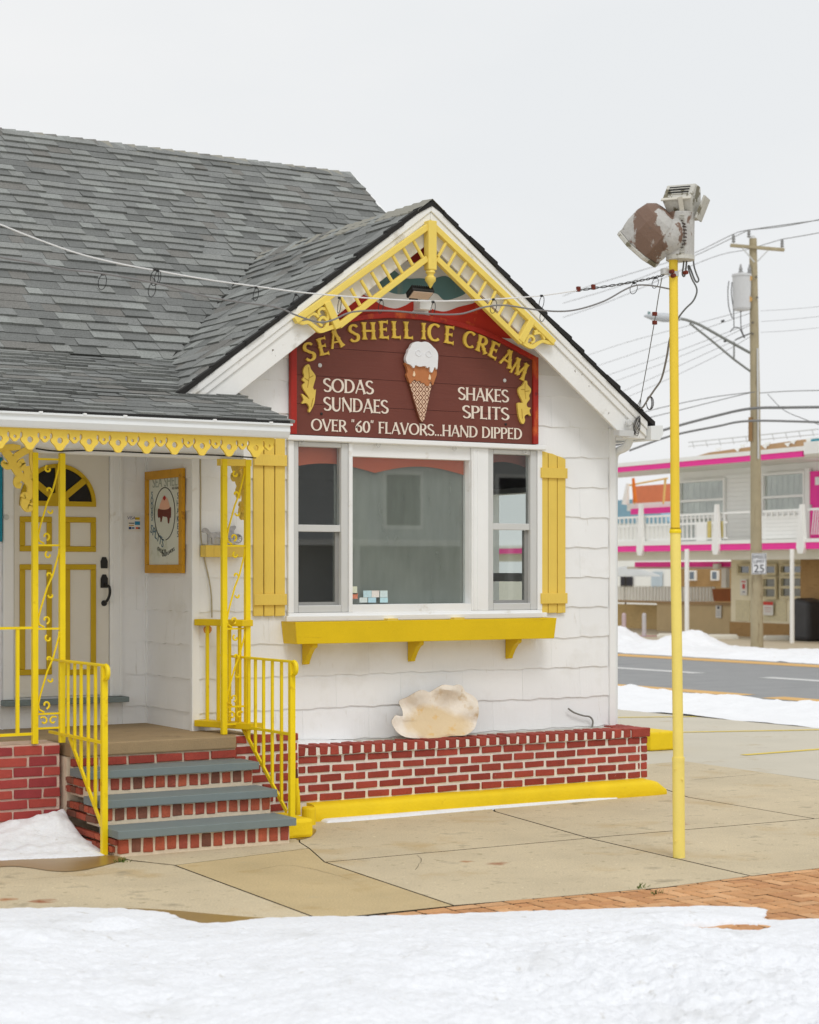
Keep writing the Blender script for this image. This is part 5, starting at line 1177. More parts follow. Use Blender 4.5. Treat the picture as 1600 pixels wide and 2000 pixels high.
# ---- wrought iron columns
YC = 12.98
ZR = .704
def spiral(cx, cz, r, a0, turns, ex, n=22):
    return [Vector((cx, 0, cz)) + Vector(ex) * (r * (1 - .75 * i / n) * math.cos(a0 + turns * i / n)) + Vector((0, 0, r * (1 - .75 * i / n) * math.sin(a0 + turns * i / n))) for i in range(n + 1)]
def column(xa_, xb_, zlev, label, ztop_):
    t = thing('porch_column', ((xa_ + xb_) / 2, YC, ZR), label, 'column', 'wrought iron porch columns')
    for x in (xa_, xb_): MB().box(x - .021, x + .021, YC - .021, YC + .021, ZR, ztop_).build('post', YEL, t, bevel=.004)
    a, b = xa_ + .021, xb_ - .021; W = b - a
    for z in zlev: MB().box(a, b, YC - .007, YC + .007, z - .007, z + .007).build('rung', YEL, t)
    mk = lambda pts: MB().tube([Vector((p[0], YC, p[1])) for p in pts], .0075, 6).build('scroll', YEL, t, smooth=True)
    sp = lambda cx, cz, r, a0, tn, n=20: [(cx + r * (1 - .7 * i / n) * math.cos(a0 + tn * i / n), cz + r * (1 - .7 * i / n) * math.sin(a0 + tn * i / n)) for i in range(n + 1)]
    for i in range(len(zlev) - 1):
        zt, zb = zlev[i], zlev[i + 1]
        if zt - zb < .3: 
            mk(sp(a + W * .28, (zt + zb) / 2, W * .2, 2.4, -5.2)); mk(sp(a + W * .72, (zt + zb) / 2, W * .2, .7, 5.2)); continue
        h = zt - zb
        # long S from upper right to lower left
        mk([(b, zt - .02), (b - W * .02, zt - h * .1), (b - W * .3, zt - h * .36), (a + W * .45, zt - h * .5), (a + W * .12, zb + h * .22), (a + .006, zb + h * .12)])
        mk([(p[0], p[1]) for p in sp(a + W * .5, zt - .07, W * .17, 2.0, 4.8)])
        mk([(p[0], p[1]) for p in sp(b - W * .38 - W * .12, zt - h * .36, W * .14, -.3, 4.0)])
        mk([(p[0], p[1]) for p in sp(a + W * .62, zb + h * .4, W * .14, 3.0, 4.0)])
        mk([(a + .004, zb + h * .12), (a + W * .08, zb + h * .05), (a + W * .3, zb + .012)])
        mk([(p[0], p[1]) for p in sp(a + W * .38, zb + .065, W * .19, -1.4, 5.0)])
    return t
zl = lambda u, vs: [atY(u, v, YC).z for v in vs]
xa1, xb1 = atY(68, 1200, YC).x, atY(121, 1200, YC).x
xa2, xb2 = atY(437.5, 1200, YC).x, atY(483, 1200, YC).x
colL = column(xa1, xb1, zl(95, (897, 1065, 1228, 1394, 1422)), 'yellow scrolled iron porch column on the brick pier beside the door', 2.79)
colR = column(xa2, xb2, zl(460, (908, 1066, 1228, 1380, 1414)), 'yellow scrolled iron porch column nearest the bay window', 2.79)
# fretwork brackets at the column heads
s3 = lambda x, y: (lambda p: (p.x, p.z))(atY(x / 6.667, 840 + y / 6.667, YC))
br = [([(-30, 240), (40, 250), (110, 330), (160, 380), (230, 330), (330, 270), (410, 260)], [.05, .05, .06, .055, .05, .05, .045]),
      ([(130, 350), (180, 470), (260, 590), (340, 650), (400, 740), (380, 850), (330, 910)], [.06, .055, .05, .05, .055, .05, .045]),
      ([(160, 440), (100, 480), (50, 440), (70, 410)], [.05, .04, .04, .035]), ([(330, 600), (390, 590), (400, 555)], [.05, .05, .04]),
      ([(330, 480), (270, 480), (260, 430), (310, 400)], [.06, .05, .045, .04]), ([(340, 470), (350, 560), (330, 620)], [.05, .05, .04]),
      ([(270, 600), (220, 650), (220, 710), (270, 730)], [.05, .05, .045, .04]), ([(370, 860), (310, 850), (290, 880)], [.05, .045, .04]),
      ([(330, 900), (320, 970), (360, 1020), (410, 990), (400, 950)], [.06, .06, .055, .045, .04]), ([(0, 215), (150, 225), (260, 225)], [.02, .05, .03]), ([(400, 250), (395, 400), (420, 560)], [.02, .02, .02])]
strokes(colL, 'bracket', br, YC, .022, YELVAL, s3)
# the right bracket hangs in the wall-ward plane: same scroll turned by 90 degrees
def conv_r(x, y): p = s3(x, y); return (p[0], p[1])
xs_post = xa1
mbk = MB()
tmp = strokes(colR, 'bracket', br, 0.0, .022, YELVAL, s3)
me = tmp.data
wl = WL[tmp.name]
for v in me.vertices:
    p = v.co + wl; d = xs_post - p.x
    v.co = Vector((xb2 + p.y - .0, YC + .02 + d * 1.0, p.z - .03)) - Vector((xb2, YC + .2, wl.z))
tmp.location = Vector((xb2, YC + .2, wl.z)) - WL[colR.name]
MB().box(xa2 - .03, xb2 + .03, YC - .015, YC + .06, 2.74, 2.789).build('capital', YELVAL, colR)

# ---- porch slab and steps
porch = thing('porch_slab', (5.4, 13.5, 0), 'worn brown concrete porch slab in front of the door', 'porch')
MB().box(4.962, 6.28, 12.86, YD - .001, ZR - .1, ZR - .002).box(3.0, 4.961, 13.3, YD - .001, ZR - .1, ZR - .002).box(6.281, XL + .1 + .2, 12.98, YW - .001, ZR - .1, ZR - .004).build('slab', SLAB, porch, bevel=.012)
MB().box(4.955, 6.27, 12.93, YD - .05, .0, ZR - .101).build('footing', MORTAR2, porch)
steps = thing('brick_steps', (5.6, 12.4, 0), 'three brick steps with blue-grey slate treads up to the porch', 'steps')
SXL, SXR = 4.965, 6.29
tops, fronts = [.182, .356, .53], [11.96, 12.255, 12.55]
BH = .112
for i, (zt, yf_) in enumerate(zip(tops, fronts)):
    zb = 0 if i == 0 else tops[i - 1] - .02
    yc = yf_ + .035
    MB().box(SXL + .02, SXR - .012, yc + .012, 12.93 if i == 2 else fronts[i + 1] + .06, zb, zt - .056).build('mortar_core', MORTAR2, steps)
    MB().box(SXL - .012, SXR + .022, yf_, 12.858 if i == 2 else fronts[i + 1] + .045, zt - .055, zt).build('tread', SLATE, steps, bevel=.004)
    # riser: header bricks on edge
    n = 15; pitch = (SXR - SXL - .012) / n; zc0 = (.022 if i == 0 else tops[i - 1] + .026); hh = zt - .058 - zc0 - .004
    for k in range(n):
        piece('brick', steps, SXL + .006 + (k + .5) * pitch, yc + .03, zc0 + hh / 2 + random.uniform(-.003, .003), pitch - .021 + random.uniform(-.004, .004), .05, hh - random.uniform(0, .006), SBRICKS)
    # left flank
    yend = 12.96
    zrow = .012 if i == 0 else zb + .012
    rows = 2 if i == 0 else 2
    rh = (zt - .058 - zrow) / rows
    for r in range(rows):
        y = yc + .03 + (.0 if r % 2 else .06)
        while y < yend - .03:
            L = .19 if (r + i) % 2 else .095; L = min(L, yend - y)
            piece('brick', steps, SXL + .014, y + L / 2, zrow + rh * (r + .5), .045, L - .018, rh - .016, SBRICKS); y += L
MB().box(SXL + .03, SXR - .012, 12.885, 12.93, tops[2] - .05, ZR - .101).build('mortar_core', MORTAR2, steps)
for k in range(6):
    pitch = (SXR - SXL) / 6; piece('brick', steps, SXL + (k + .5) * pitch, 12.885, (tops[2] + ZR - .1) / 2 - .002, pitch - .02, .03, .058, BRICKS)

# ---- left brick pier
def brick_face(parent, x0, x1, y, z0, courses, ch, bl, mats, core, depth=.06, joint=.016, jit=.003, cap=None, start=0):
    for c in range(courses):
        x = x0 - (bl / 2 if (c + start) % 2 else 0); zc = z0 + ch * (c + .5)
        while x < x1 - .01:
            a, b = max(x, x0), min(x + bl, x1); x += bl
            if b - a < .03: continue
            piece('brick', parent, (a + b) / 2, y + depth / 2 + random.uniform(-.002, .002), zc + random.uniform(-.0015, .0015), b - a - joint * random.uniform(.85, 1.15), depth, ch - joint * random.uniform(.75, .95), mats, jit=jit)
pier = thing('brick_pier', (4.3, 13.1, 0), 'low red brick porch wall left of the steps', 'brick wall')
MB().box(2.8, 4.925, 12.992, 13.35, 0, ZR - .004).build('mortar_core', MORTAR3, pier)
brick_face(pier, 2.8, 4.935, 12.98, .005, 9, .0765, .222, PBRICKS, None, jit=.004)
for k in range(8): piece('brick', pier, 4.915, 13.02 + k * .0 + .1, .04 + k * .0765 + .0, .05, .2, .058, PBRICKS) if k < 8 else None
MB().box(2.9, 4.72, 12.86, 12.975, 0, .12).build('yellow_footing', YELCURB, pier, bevel=.01)

# ---- brick planter under the window
plant = thing('brick_planter', (8.5, 13.2, 0), 'long red brick planter with white mortar below the bay window', 'planter')
PY = 13.03; PX0, PX1 = 6.86, 10.33; CHT = .0735; PZ0 = .135
MB().box(PX0, PX1 - .008, PY + .011, PY + .2, .02, .5).box(PX1 - .2, PX1 - .008, PY + .2, 13.62, .02, .5).build('mortar_core', MORTAR, plant)
brick_face(plant, PX0, PX1 - .07, PY, PZ0, 5, CHT, .2165, BRICKS, None, joint=.027)
for c in range(5): piece('brick', plant, PX1 - .035, PY + .05, PZ0 + CHT * (c + .5), .062, .1, CHT - .018, BRICKS)
n = 33; pitch = (PX1 + .015 - PX0 - .2) / n
for k in range(n): piece('brick', plant, PX0 + (k + .5) * pitch, PY + .085, .538 + random.uniform(-.002, .002), pitch - .03 + random.uniform(-.003, .003), .21, .074, BRICKS, bev=.006, jit=.004)
piece('brick', plant, PX1 - .085, PY + .03, .538, .2, .1, .074, BRICKS, bev=.006)
for k in range(4): piece('brick', plant, PX1 - .085, PY + .14 + k * .108, .538, .2, .092, .074, BRICKS, bev=.006)
MB().box(PX0, PX1 - .19, PY - .012, PY + .185, .502, .56).build('mortar_core', MORTAR, plant)
MB().box(PX0 - .0, PX1 - .2, PY + .2, YW - .002, .1, .565).build('planter_fill', mat('planter_fill_grey', (190, 186, 176), .9, .1, 6, bump=.5, bscale=60), plant)
# taller pier beside the steps
MB().box(6.31, PX0 - .002, 12.965, YW - .002, 0, ZR - .012).build('mortar_core', MORTAR, plant)
brick_face(plant, 6.30, PX0, 12.952, .01, 9, .0765, .235, BRICKS, None, joint=.024, depth=.05, jit=.005, start=1)
MB().tube([(6.30, 12.98, ZR - .06), (6.30, 12.98, ZR - .3)], .035, 10).build('rounded_corner', BRICKS[0], plant, smooth=True)
# kerb
kerb = MB(); prof = [(12.9, 0), (12.893, .04), (12.897, .098), (12.907, .118), (12.928, .13), (12.96, .135), (13.06, .138), (13.06, 0)]
kx0, kx1 = 6.97, atZ(1313, 1553, 0).x
N = 40; vs = []; fs = []
for i in range(N + 1):
    x = kx0 + (kx1 - kx0) * i / N; e = 1 - .6 * max(0, (i - N + 2) / 2) ** 2 if i > N - 2 else 1
    for (y, z) in prof: vs.append((x, y + .006 * noise.noise(Vector((x * 2, y * 3, 1))) + (.03 * (1 - e) if y < 13 else 0), max(0, z * e + .006 * noise.noise(Vector((x * 1.7, y * 5, z * 4))) * (z > .01))))
m_ = len(prof)
for i in range(N):
    for k in range(m_): fs.append((i * m_ + k, i * m_ + (k + 1) % m_, (i + 1) * m_ + (k + 1) % m_, (i + 1) * m_ + k))
fs += [tuple(range(m_)), tuple(N * m_ + k for k in range(m_ - 1, -1, -1))]
tag(kerb.add(vs, fs).build('yellow_kerb', YELCURB, smooth=True), 'rounded yellow kerb along the foot of the brick planter', 'kerb')
blk = thing('yellow_block', (6.55, 12.35, 0), 'small yellow concrete block at the foot of the right stair rail', 'block')
MB().box(6.335, 6.56, 12.16, 12.6, 0, .14).build('block', YELCURB, blk, bevel=.025)
tag(MB().lathe((6.86, 12.80, 0), [(.055, 0), (.055, .12), (.05, .135), (.045, .135), (.04, .1)], 18).build('yellow_stub', YELCURB, smooth=False), 'short yellow pipe stub beside the end of the kerb', 'pipe stub')
p0, p1 = atY(583, 1592, 12.9), atY(578, 1502, 12.93)
pi = thing('standpipe', p0, 'thin yellow standpipe with a rusty cap against the brick planter', 'pipe')
MB().tube([p0, p0.lerp(p1, .55)], .02, 10).tube([p0.lerp(p1, .55), p0.lerp(p1, .8)], .016, 10).build('pipe', YEL, pi)
MB().tube([p0.lerp(p1, .8), p1], .014, 10).build('cap', IRON, pi)
bb = atZ(1266, 1468, 0)
stop = MB().box(bb.x + .05, bb.x + .42, bb.y + .02, bb.y + .9, 0, .2); tag(stop.build('wheel_stop', YELCURB, bevel=.02), 'yellow concrete parking stop behind the end of the planter', 'wheel stop')

# ---- railings
def bal(t, x, y, z0, z1, r=.0095): MB().box(x - r, x + r, y - r, y + r, z0, z1).build('baluster', YEL, t)
def stair_rail(X, y0, ynew, znew, zt, zl, bys, diag, label, wy):
    t = thing('stair_railing', (X, ynew, 0), label, 'railing', 'iron railings of the front steps')
    MB().box(X - .016, X + .016, ynew - .03, y0, zt - .012, zt + .006).build('top_rail', YEL, t, bevel=.004)
    MB().tube([Vector((X, ynew - .03 - .045 * math.sin(a), zt - .048 + .045 * math.cos(a))) for a in np.linspace(0, 4.6, 18)], .016, 8).build('scroll_end', YEL, t, smooth=True)
    MB().box(X - .026, X + .026, ynew - .03, ynew - .022, zt - .1, zt - .085).build('collar', YEL, t)
    MB().box(X - .021, X + .021, ynew - .021, ynew + .021, znew, zt - .012).build('newel', YEL, t, bevel=.004)
    MB().box(X - .012, X + .012, ynew + .021, y0, zl - .01, zl + .01).build('lower_rail', YEL, t)
    (ya, za), (yb, zb) = diag
    MB().bar(Vector((X, ya, za)), Vector((X, yb, zb)), .03, .014, (1, 0, 0)).build('brace', YEL, t)
    for y in bys:
        zz = zl - .01
        if yb < y < ya: zz = za + (zb - za) * (y - ya) / (yb - ya)
        bal(t, X, y, zz, zt - .012)
    return t
XLr, XRr = 4.932, 6.395
vy = lambda u, X: atX(u, 1300, X).y
zt1 = atX(160, 1294, XLr).z; zl1 = atX(150, 1440, XLr).z
stair_rail(XLr, 13.2, 12.16, 0, zt1, zl1, [vy(u, XLr) for u in (133, 146, 158.5, 172.6, 186.5)], ((vy(136, XLr), zl1 - .01), (12.17, atX(200, 1622, XLr).z)), 'yellow iron stair railing on the side of the front door', 1)
zt2 = atX(508, 1286, XRr).z; zl2 = atX(505, 1424, XRr).z
stair_rail(XRr, YW - .02, vy(570, XRr), .14, zt2, zl2, [vy(u, XRr) for u in (462, 486, 499, 515, 532, 550)], ((vy(474, XRr), zl2 - .01), (vy(560, XRr), atX(560, 1585, XRr).z)), 'yellow iron stair railing on the side of the bay window', 1)
# slim panel closing the gap between wall and column
A_, B_ = Vector((6.22, YW - .02, 0)), Vector((6.40, 12.96, 0))
gp = thing('porch_rail_panel', ((A_ + B_) / 2).to_3d() + Vector((0, 0, ZR)), 'short yellow rail panel between the bay wall and the porch column', 'railing')
dA = (B_ - A_)
MB().bar(A_ + Vector((0, 0, 1.545)), B_ + dA * .06 + Vector((0, 0, 1.545)), .05, .12, (dA.y, -dA.x, 0)).build('top_board', YELBOX, gp, bevel=.006)
MB().bar(A_ + Vector((0, 0, .765)), B_ + dA * .25 + Vector((0, 0, .765)), .05, .12, (dA.y, -dA.x, 0)).build('bottom_board', YELBOX, gp, bevel=.006)
for s in (.18, .42, .66, .88): q = A_ + dA * s; bal(gp, q.x, q.y, .79, 1.52, .011)
p = atY(405, 1228, YW - .06); MB().lathe(p + Vector((0, .03, 0)), [(.012, 0), (.03, .02), (.035, .04), (.02, .05), (.008, .052)], 9, (0, -1, -.2)).build('shell_ornament', mat('shell_orange', (222, 150, 70), .6, .1, 30), gp)
# left porch railing at the frame edge
lr = thing('porch_railing', (4.5, YC, ZR), 'yellow porch railing at the left edge on the brick pier', 'railing')
z1_, z0_ = atY(30, 1227, YC).z, atY(30, 1435, YC).z
MB().box(2.6, xa1 - .021, YC - .016, YC + .016, z1_ - .008, z1_ + .01).build('top_rail', YEL, lr); MB().box(2.6, xa1 - .021, YC - .012, YC + .012, z0_ - .01, z0_ + .01).build('lower_rail', YEL, lr)
for u in (34, -12, -58, -104, -150, -200, -250, -300, -355, -410): bal(lr, atY(u, 1300, YC).x, YC, z0_ + .01, z1_ - .008, .012)

# ---- shelf with horse and carriage, wall wire, clam shell
sh = thing('wall_shelf', atY(438, 1088, YW), 'small yellow shelf on the wall beside the left shutter', 'shelf')
x0_, x1_ = atY(400, 1075, YW - .1).x, atY(480, 1075, YW - .1).x
MB().box(x0_, x1_, YW - .12, YW - .013, atY(440, 1088, YW - .12).z, atY(440, 1065, YW - .12).z).build('board', YELSHUT, sh, bevel=.005)
orn = thing('carriage_ornament', atY(436, 1064, YW - .07), 'silver horse and carriage ornament on the yellow shelf', 'ornament')
SILV = mat('dull_silver', (176, 176, 180), .45, .25, 40, metal=.3)
o1 = lambda x, y: (lambda p: (p.x, p.z))(atY(x / 2.667, 800 + y / 2.667, YW - .07))
def of(name, pts, dy=0, n=3):
    vs, fs = cutout2d([smooth2([o1(*p) for p in pts], n)], .016); return MB().add(on_plane(vs, **XZ(YW - .07 + dy)), fs).build(name, SILV, orn)
of('horse', [(1052, 628), (1066, 616), (1082, 622), (1096, 640), (1130, 638), (1158, 640), (1165, 655), (1160, 672), (1156, 698), (1148, 698), (1146, 672), (1134, 666), (1118, 668), (1112, 698), (1104, 698), (1102, 668), (1092, 672), (1090, 698), (1082, 698), (1082, 664), (1076, 645), (1056, 640)])
of('carriage_body', [(1170, 650), (1180, 640), (1190, 612), (1222, 604), (1228, 616), (1218, 632), (1222, 646), (1252, 650), (1250, 666), (1200, 674), (1176, 668)], .002)
for (x, y, r) in ((1186, 680, .022), (1236, 672, .034)):
    p = o1(x, y); MB().tube([(p[0] + r * math.cos(a), YW - .082, p[1] + r * math.sin(a)) for a in np.linspace(0, 2 * math.pi, 17)[:-1]], .005, 5, closed=True).build('wheel', SILV, orn)
    for a in np.linspace(0, math.pi, 5)[:-1]: MB().tube([(p[0] - r * math.cos(a), YW - .082, p[1] - r * math.sin(a)), (p[0] + r * math.cos(a), YW - .082, p[1] + r * math.sin(a))], .0022, 4).build('spoke', SILV, orn)
tag(MB().tube(smooth_path([atY(u, v, YW - .02) for u, v in ((391, 888), (392, 960), (392, 1040), (398, 1085), (408, 1130), (413, 1165), (414, 1206))], 5), .006, 6).build('wall_cable', mat('beige_cable', (176, 166, 140), .6, .1, 9)), 'thin beige cable hanging down the wall behind the porch column', 'cable')
# giant clam shell
shell = thing('clam_shell', atY(850, 1438, 13.2), 'large pale giant clam shell leaning on the brick planter', 'shell')
rim = [(180, 650), (205, 600), (240, 560), (290, 590), (310, 640), (340, 560), (330, 480), (290, 400), (300, 345), (400, 305), (500, 245), (585, 203), (650, 205), (720, 230), (790, 190), (900, 130), (980, 128), (1060, 140), (1120, 122), (1190, 150), (1230, 225), (1310, 265), (1390, 330), (1415, 420), (1418, 540), (1395, 640), (1370, 730), (1310, 800), (1220, 845), (1100, 850), (1000, 858), (900, 875), (760, 885), (600, 890), (430, 880), (330, 850), (250, 790), (200, 710)]
cxs, cys = 770, 640
rim = smooth2(rim, 3); K = len(rim); R_ = 14
def shp(x, y, yy): return atY(740 + x / 7.27, 1320 + y / 7.27, yy)
vs = []; R_ = 22
for j in range(R_ + 1):
    r = j / R_
    for i, (x, y) in enumerate(rim):
        xx, yy = cxs + (x - cxs) * r, cys + (y - cys) * r; a = math.atan2((y - cys), (x - cxs))
        yrim = 13.11 + (885 - yy) / 770 * .17
        e = math.hypot((xx - 790) / 640, (yy - 560) / 380)
        deep = .10 * max(0, 1 - e ** 2.4)
        fold = math.sin(a * 7.0 + .6 + .8 * math.sin(a * 2)) * .034 * max(0, r - .42) ** 1.2 * 2
        lip = .03 * max(0, r - .88) / .12
        Yp = yrim + deep + fold * (.5 + .5 / (1 + math.exp((yy - 620) / 50))) + lip * .4
        vs.append(shp(xx, yy, min(Yp, YW - .045)))
fs = []; mi = []
b = MB()
for j in range(R_):
    for i in range(K):
        q = (j * K + i, j * K + (i + 1) % K, (j + 1) * K + (i + 1) % K, (j + 1) * K + i)
        x, y = rim[i]; r = (j + .5) / R_; xx, yy = cxs + (x - cxs) * r, cys + (y - cys) * r
        ins_ = ((xx - 800) / 410) ** 2 + ((yy - 655) / (235 if yy > 655 else 200 + 50 * math.sin((xx - 500) / 95))) ** 2 < 1
        fs.append(q); mi.append(1 if ins_ else 0)
SHW = mat('shell_ivory', (234, 224, 210), .5, .08, 9, bump=.6, bscale=30, spots=[((210, 186, 150), .58, .12, 8), ((240, 234, 226), .6, .1, 13)])
# tan scar of the hinge muscle: soft-edged oval on the inner face
def shell_scar(m, c, rx, rz):
    t = m.node_tree; N = t.nodes; L = t.links; b_ = N['Principled BSDF']; src = b_.inputs['Base Color'].links[0].from_socket
    geo = N.new('ShaderNodeNewGeometry'); sb = N.new('ShaderNodeVectorMath'); sb.operation = 'SUBTRACT'; sb.inputs[1].default_value = c; L.new(geo.outputs['Position'], sb.inputs[0])
    mu = N.new('ShaderNodeVectorMath'); mu.operation = 'MULTIPLY'; mu.inputs[1].default_value = (1 / rx, 0, 1 / rz); L.new(sb.outputs[0], mu.inputs[0])
    ln = N.new('ShaderNodeVectorMath'); ln.operation = 'LENGTH'; L.new(mu.outputs[0], ln.inputs[0])
    nn = N.new('ShaderNodeTexNoise'); nn.inputs['Scale'].default_value = 7; nn.inputs['Detail'].default_value = 6; L.new(geo.outputs['Position'], nn.inputs['Vector'])
    ad = N.new('ShaderNodeMath'); ad.operation = 'MULTIPLY_ADD'; ad.inputs[1].default_value = .9; L.new(nn.outputs['Fac'], ad.inputs[0]); L.new(ln.outputs['Value'], ad.inputs[2])
    for lo, hi, colr, amt in ((1.62, 1.2, (222, 198, 156), .9), (1.42, 1.36, (206, 160, 92), .0)):
        mr = N.new('ShaderNodeMapRange'); mr.inputs['From Min'].default_value = lo; mr.inputs['From Max'].default_value = hi; mr.inputs['To Max'].default_value = amt; L.new(ad.outputs[0], mr.inputs['Value'])
        mm = N.new('ShaderNodeMix'); mm.data_type = 'RGBA'; L.new(mr.outputs[0], mm.inputs['Factor']); L.new(src, mm.inputs[6]); mm.inputs[7].default_value = (*lin(colr), 1); src = mm.outputs[2]
    n2 = N.new('ShaderNodeTexNoise'); n2.inputs['Scale'].default_value = 12; n2.inputs['Detail'].default_value = 4; L.new(geo.outputs['Position'], n2.inputs['Vector'])
    mr = N.new('ShaderNodeMapRange'); mr.inputs['From Min'].default_value = .58; mr.inputs['From Max'].default_value = .72; mr.inputs['To Max'].default_value = .75; L.new(n2.outputs['Fac'], mr.inputs['Value'])
    r2 = N.new('ShaderNodeMapRange'); r2.inputs['From Min'].default_value = 1.7; r2.inputs['From Max'].default_value = 1.3; L.new(ad.outputs[0], r2.inputs['Value'])
    ml = N.new('ShaderNodeMath'); ml.operation = 'MULTIPLY'; L.new(mr.outputs[0], ml.inputs[0]); L.new(r2.outputs[0], ml.inputs[1])
    mm = N.new('ShaderNodeMix'); mm.data_type = 'RGBA'; L.new(ml.outputs[0], mm.inputs['Factor']); L.new(src, mm.inputs[6]); mm.inputs[7].default_value = (*lin((224, 182, 110)), 1)
    L.new(mm.outputs[2], b_.inputs['Base Color'])
cs_ = shp(800, 690, 13.24); shell_scar(SHW, tuple(cs_), .30, .15)
b.v = [tuple(p) for p in vs]; b.f = fs; b.m = [0] * len(fs)
b.build('inner_face', SHW, shell, smooth=True)
bk = MB(); back = []; RR = (R_, R_ - 1, R_ - 4, R_ - 9)
for k, j in enumerate(RR):
    for i in range(K): q = Vector(vs[j * K + i]); q.y = min(q.y + (.004, .022, .03, .03)[k], YW - .018); back.append(q)
bk.add(back, [(j * K + i, (j + 1) * K + i, (j + 1) * K + (i + 1) % K, j * K + (i + 1) % K) for j in range(3) for i in range(K)])
bk.build('outer_crust', mat('shell_crust', (150, 142, 122), .85, .3, 16, bump=.8, bscale=40, spots=[((84, 82, 66), .55, .1, 16)]), shell, smooth=True)
# bit of conduit poking from the planter
tag(MB().tube(smooth_path([atY(u, v, YW - .05) for u, v in ((1110, 1384), (1122, 1392), (1140, 1398), (1152, 1400), (1158, 1408), (1157, 1420))], 5), .008, 6).build('bent_pipe', mat('dull_lead_pipe', (130, 128, 122), .6, .1, 9)), 'thin bent grey pipe poking out above the planter', 'pipe')
sx_ = np.linspace(6.9, 7.7, 60); sy_ = np.linspace(13.2, 13.4, 14); xs, ys = np.meshgrid(sx_, sy_)
smooth_mesh('snow_patch', xs, ys, .565 + .03 * np.clip((7.6 - xs) / .5, 0, 1) * np.clip((ys - 13.2) / .05, 0, 1) + .006 * vnoise(xs, ys, 9, 2), SNOW, kind='stuff', label='leftover snow on top of the planter near the steps', category='snow')
# ================================================================ yellow pole with floodlights
PB = atZ(1326.5, 1675, 0); PDp = PB.x * SN + PB.y * CS
def pol(u, v): return atD(u, v, PDp)
pole = thing('yellow_pole', PB, 'tall faded yellow steel pole standing on the sidewalk', 'pole')
ctr = [(1326.5, 1675), (1325.2, 1482), (1319.3, 1036), (1315.5, 505)]
pts = [pol(*q) for q in ctr]; pts[0] = PB.copy(); pts[0].z = .0
pxm = PDp / F_PX
MB().tube([pts[0], pts[1]], 11.9 * pxm, 20).build('lower_section', YELPOLE, pole, smooth=True)
MB().tube([pts[1], pts[2]], 10.3 * pxm, 20).build('middle_section', YELPOLE, pole, smooth=True)
MB().tube([pts[2], pts[3]], [9.0 * pxm, 8.6 * pxm], 20).build('upper_section', mat('pole_yellow_fresher', (240, 206, 62), .5, .04, 4, spots=[((206, 166, 60), .7, .08, 12)]), pole, smooth=True)
MB().lathe(pol(1325.2, 1487), [(12.4 * pxm, 0), (12.4 * pxm, .028)], 20).build('ring', YELPOLE, pole)
MB().lathe(pol(1319.4, 1041), [(11.6 * pxm, 0), (11.9 * pxm, .012), (10.6 * pxm, .024), (11.6 * pxm, .03)], 20).build('coupling', YEL, pole)
MB().lathe(pol(1319.2, 1035), [(9.6 * pxm, 0), (9.2 * pxm, .014)], 20).build('rust_seam', IRON, pole)
MB().lathe(pol(1315.8, 540), [(9.8 * pxm, 0), (9.8 * pxm, .032)], 18).build('clamp', GREYTRIM, pole)
q = pol(1300, 533); MB().box(q.x - .03, q.x + .03, q.y - .02, q.y + .02, q.z - .012, q.z + .03).build('clamp_lug', GREYTRIM, pole, bevel=.006)
for (u, v) in ((1304, 532), (1307, 540), (1331, 534)): q = pol(u, v); MB().lathe(q - Vector((0, .03, 0)), [(.014, 0), (.014, .03)], 8, (0, -1, 0)).build('rusty_bolt', mat('bolt_rust', (110, 44, 30), .8, .2, 40), pole)
for (u, v) in ((1318, 1640), (1317, 1500), (1332, 1521)): q = pol(u, v) - Vector((SN, CS, 0)) * 10.5 * pxm; MB().lathe(q, [(.006, 0), (.006, .01)], 8, (-SN, -CS, 0)).build('bolt', YELPOLE, pole)
# lamp housings: weathered paint, grey metal with brown patches
WEATH = mat('flaking_brown_over_grey', (186, 184, 180), .65, .12, 9, fine=.1, fscale=60, bump=.5, bscale=50, spots=[((122, 98, 84), .475, .03, 6.0, (1, 1, .5)), ((110, 100, 92), .64, .06, 30)])
WEATH2 = mat('flaking_olive_over_grey', (196, 194, 186), .65, .1, 9, fine=.1, fscale=60, bump=.5, bscale=50, spots=[((118, 112, 92), .545, .03, 8.5), ((104, 98, 90), .66, .06, 30)])
lampr = thing('pole_floodlight', pol(1315, 505), 'weathered brown and grey floodlight unit on top of the yellow pole', 'floodlight')
RT = Vector((CS, -SN, 0)); FW = Vector((SN, CS, 0)); UP = Vector((0, 0, 1))
b0, b1 = pol(1329, 505), pol(1330, 416)
MB().tube([b0, b1], 27 * pxm, 24).build('ballast_housing', WEATH, lampr, smooth=True, bevel=.006)
MB().lathe(b0 - UP * .012, [(27.8 * pxm, 0), (27.8 * pxm, .03)], 24).build('base_flange', WEATH2, lampr)
for i in range(26):
    z = b0.z + .02 + i * (b1.z - b0.z - .04) / 26
    pts_ = [Vector((b0.x, b0.y, z)) + (RT * math.sin(a) - FW * math.cos(a)) * (28.2 * pxm) for a in np.linspace(-.2, .16, 4)]
    MB().tube(pts_, .0032, 4).build('fin', WEATH2, lampr)
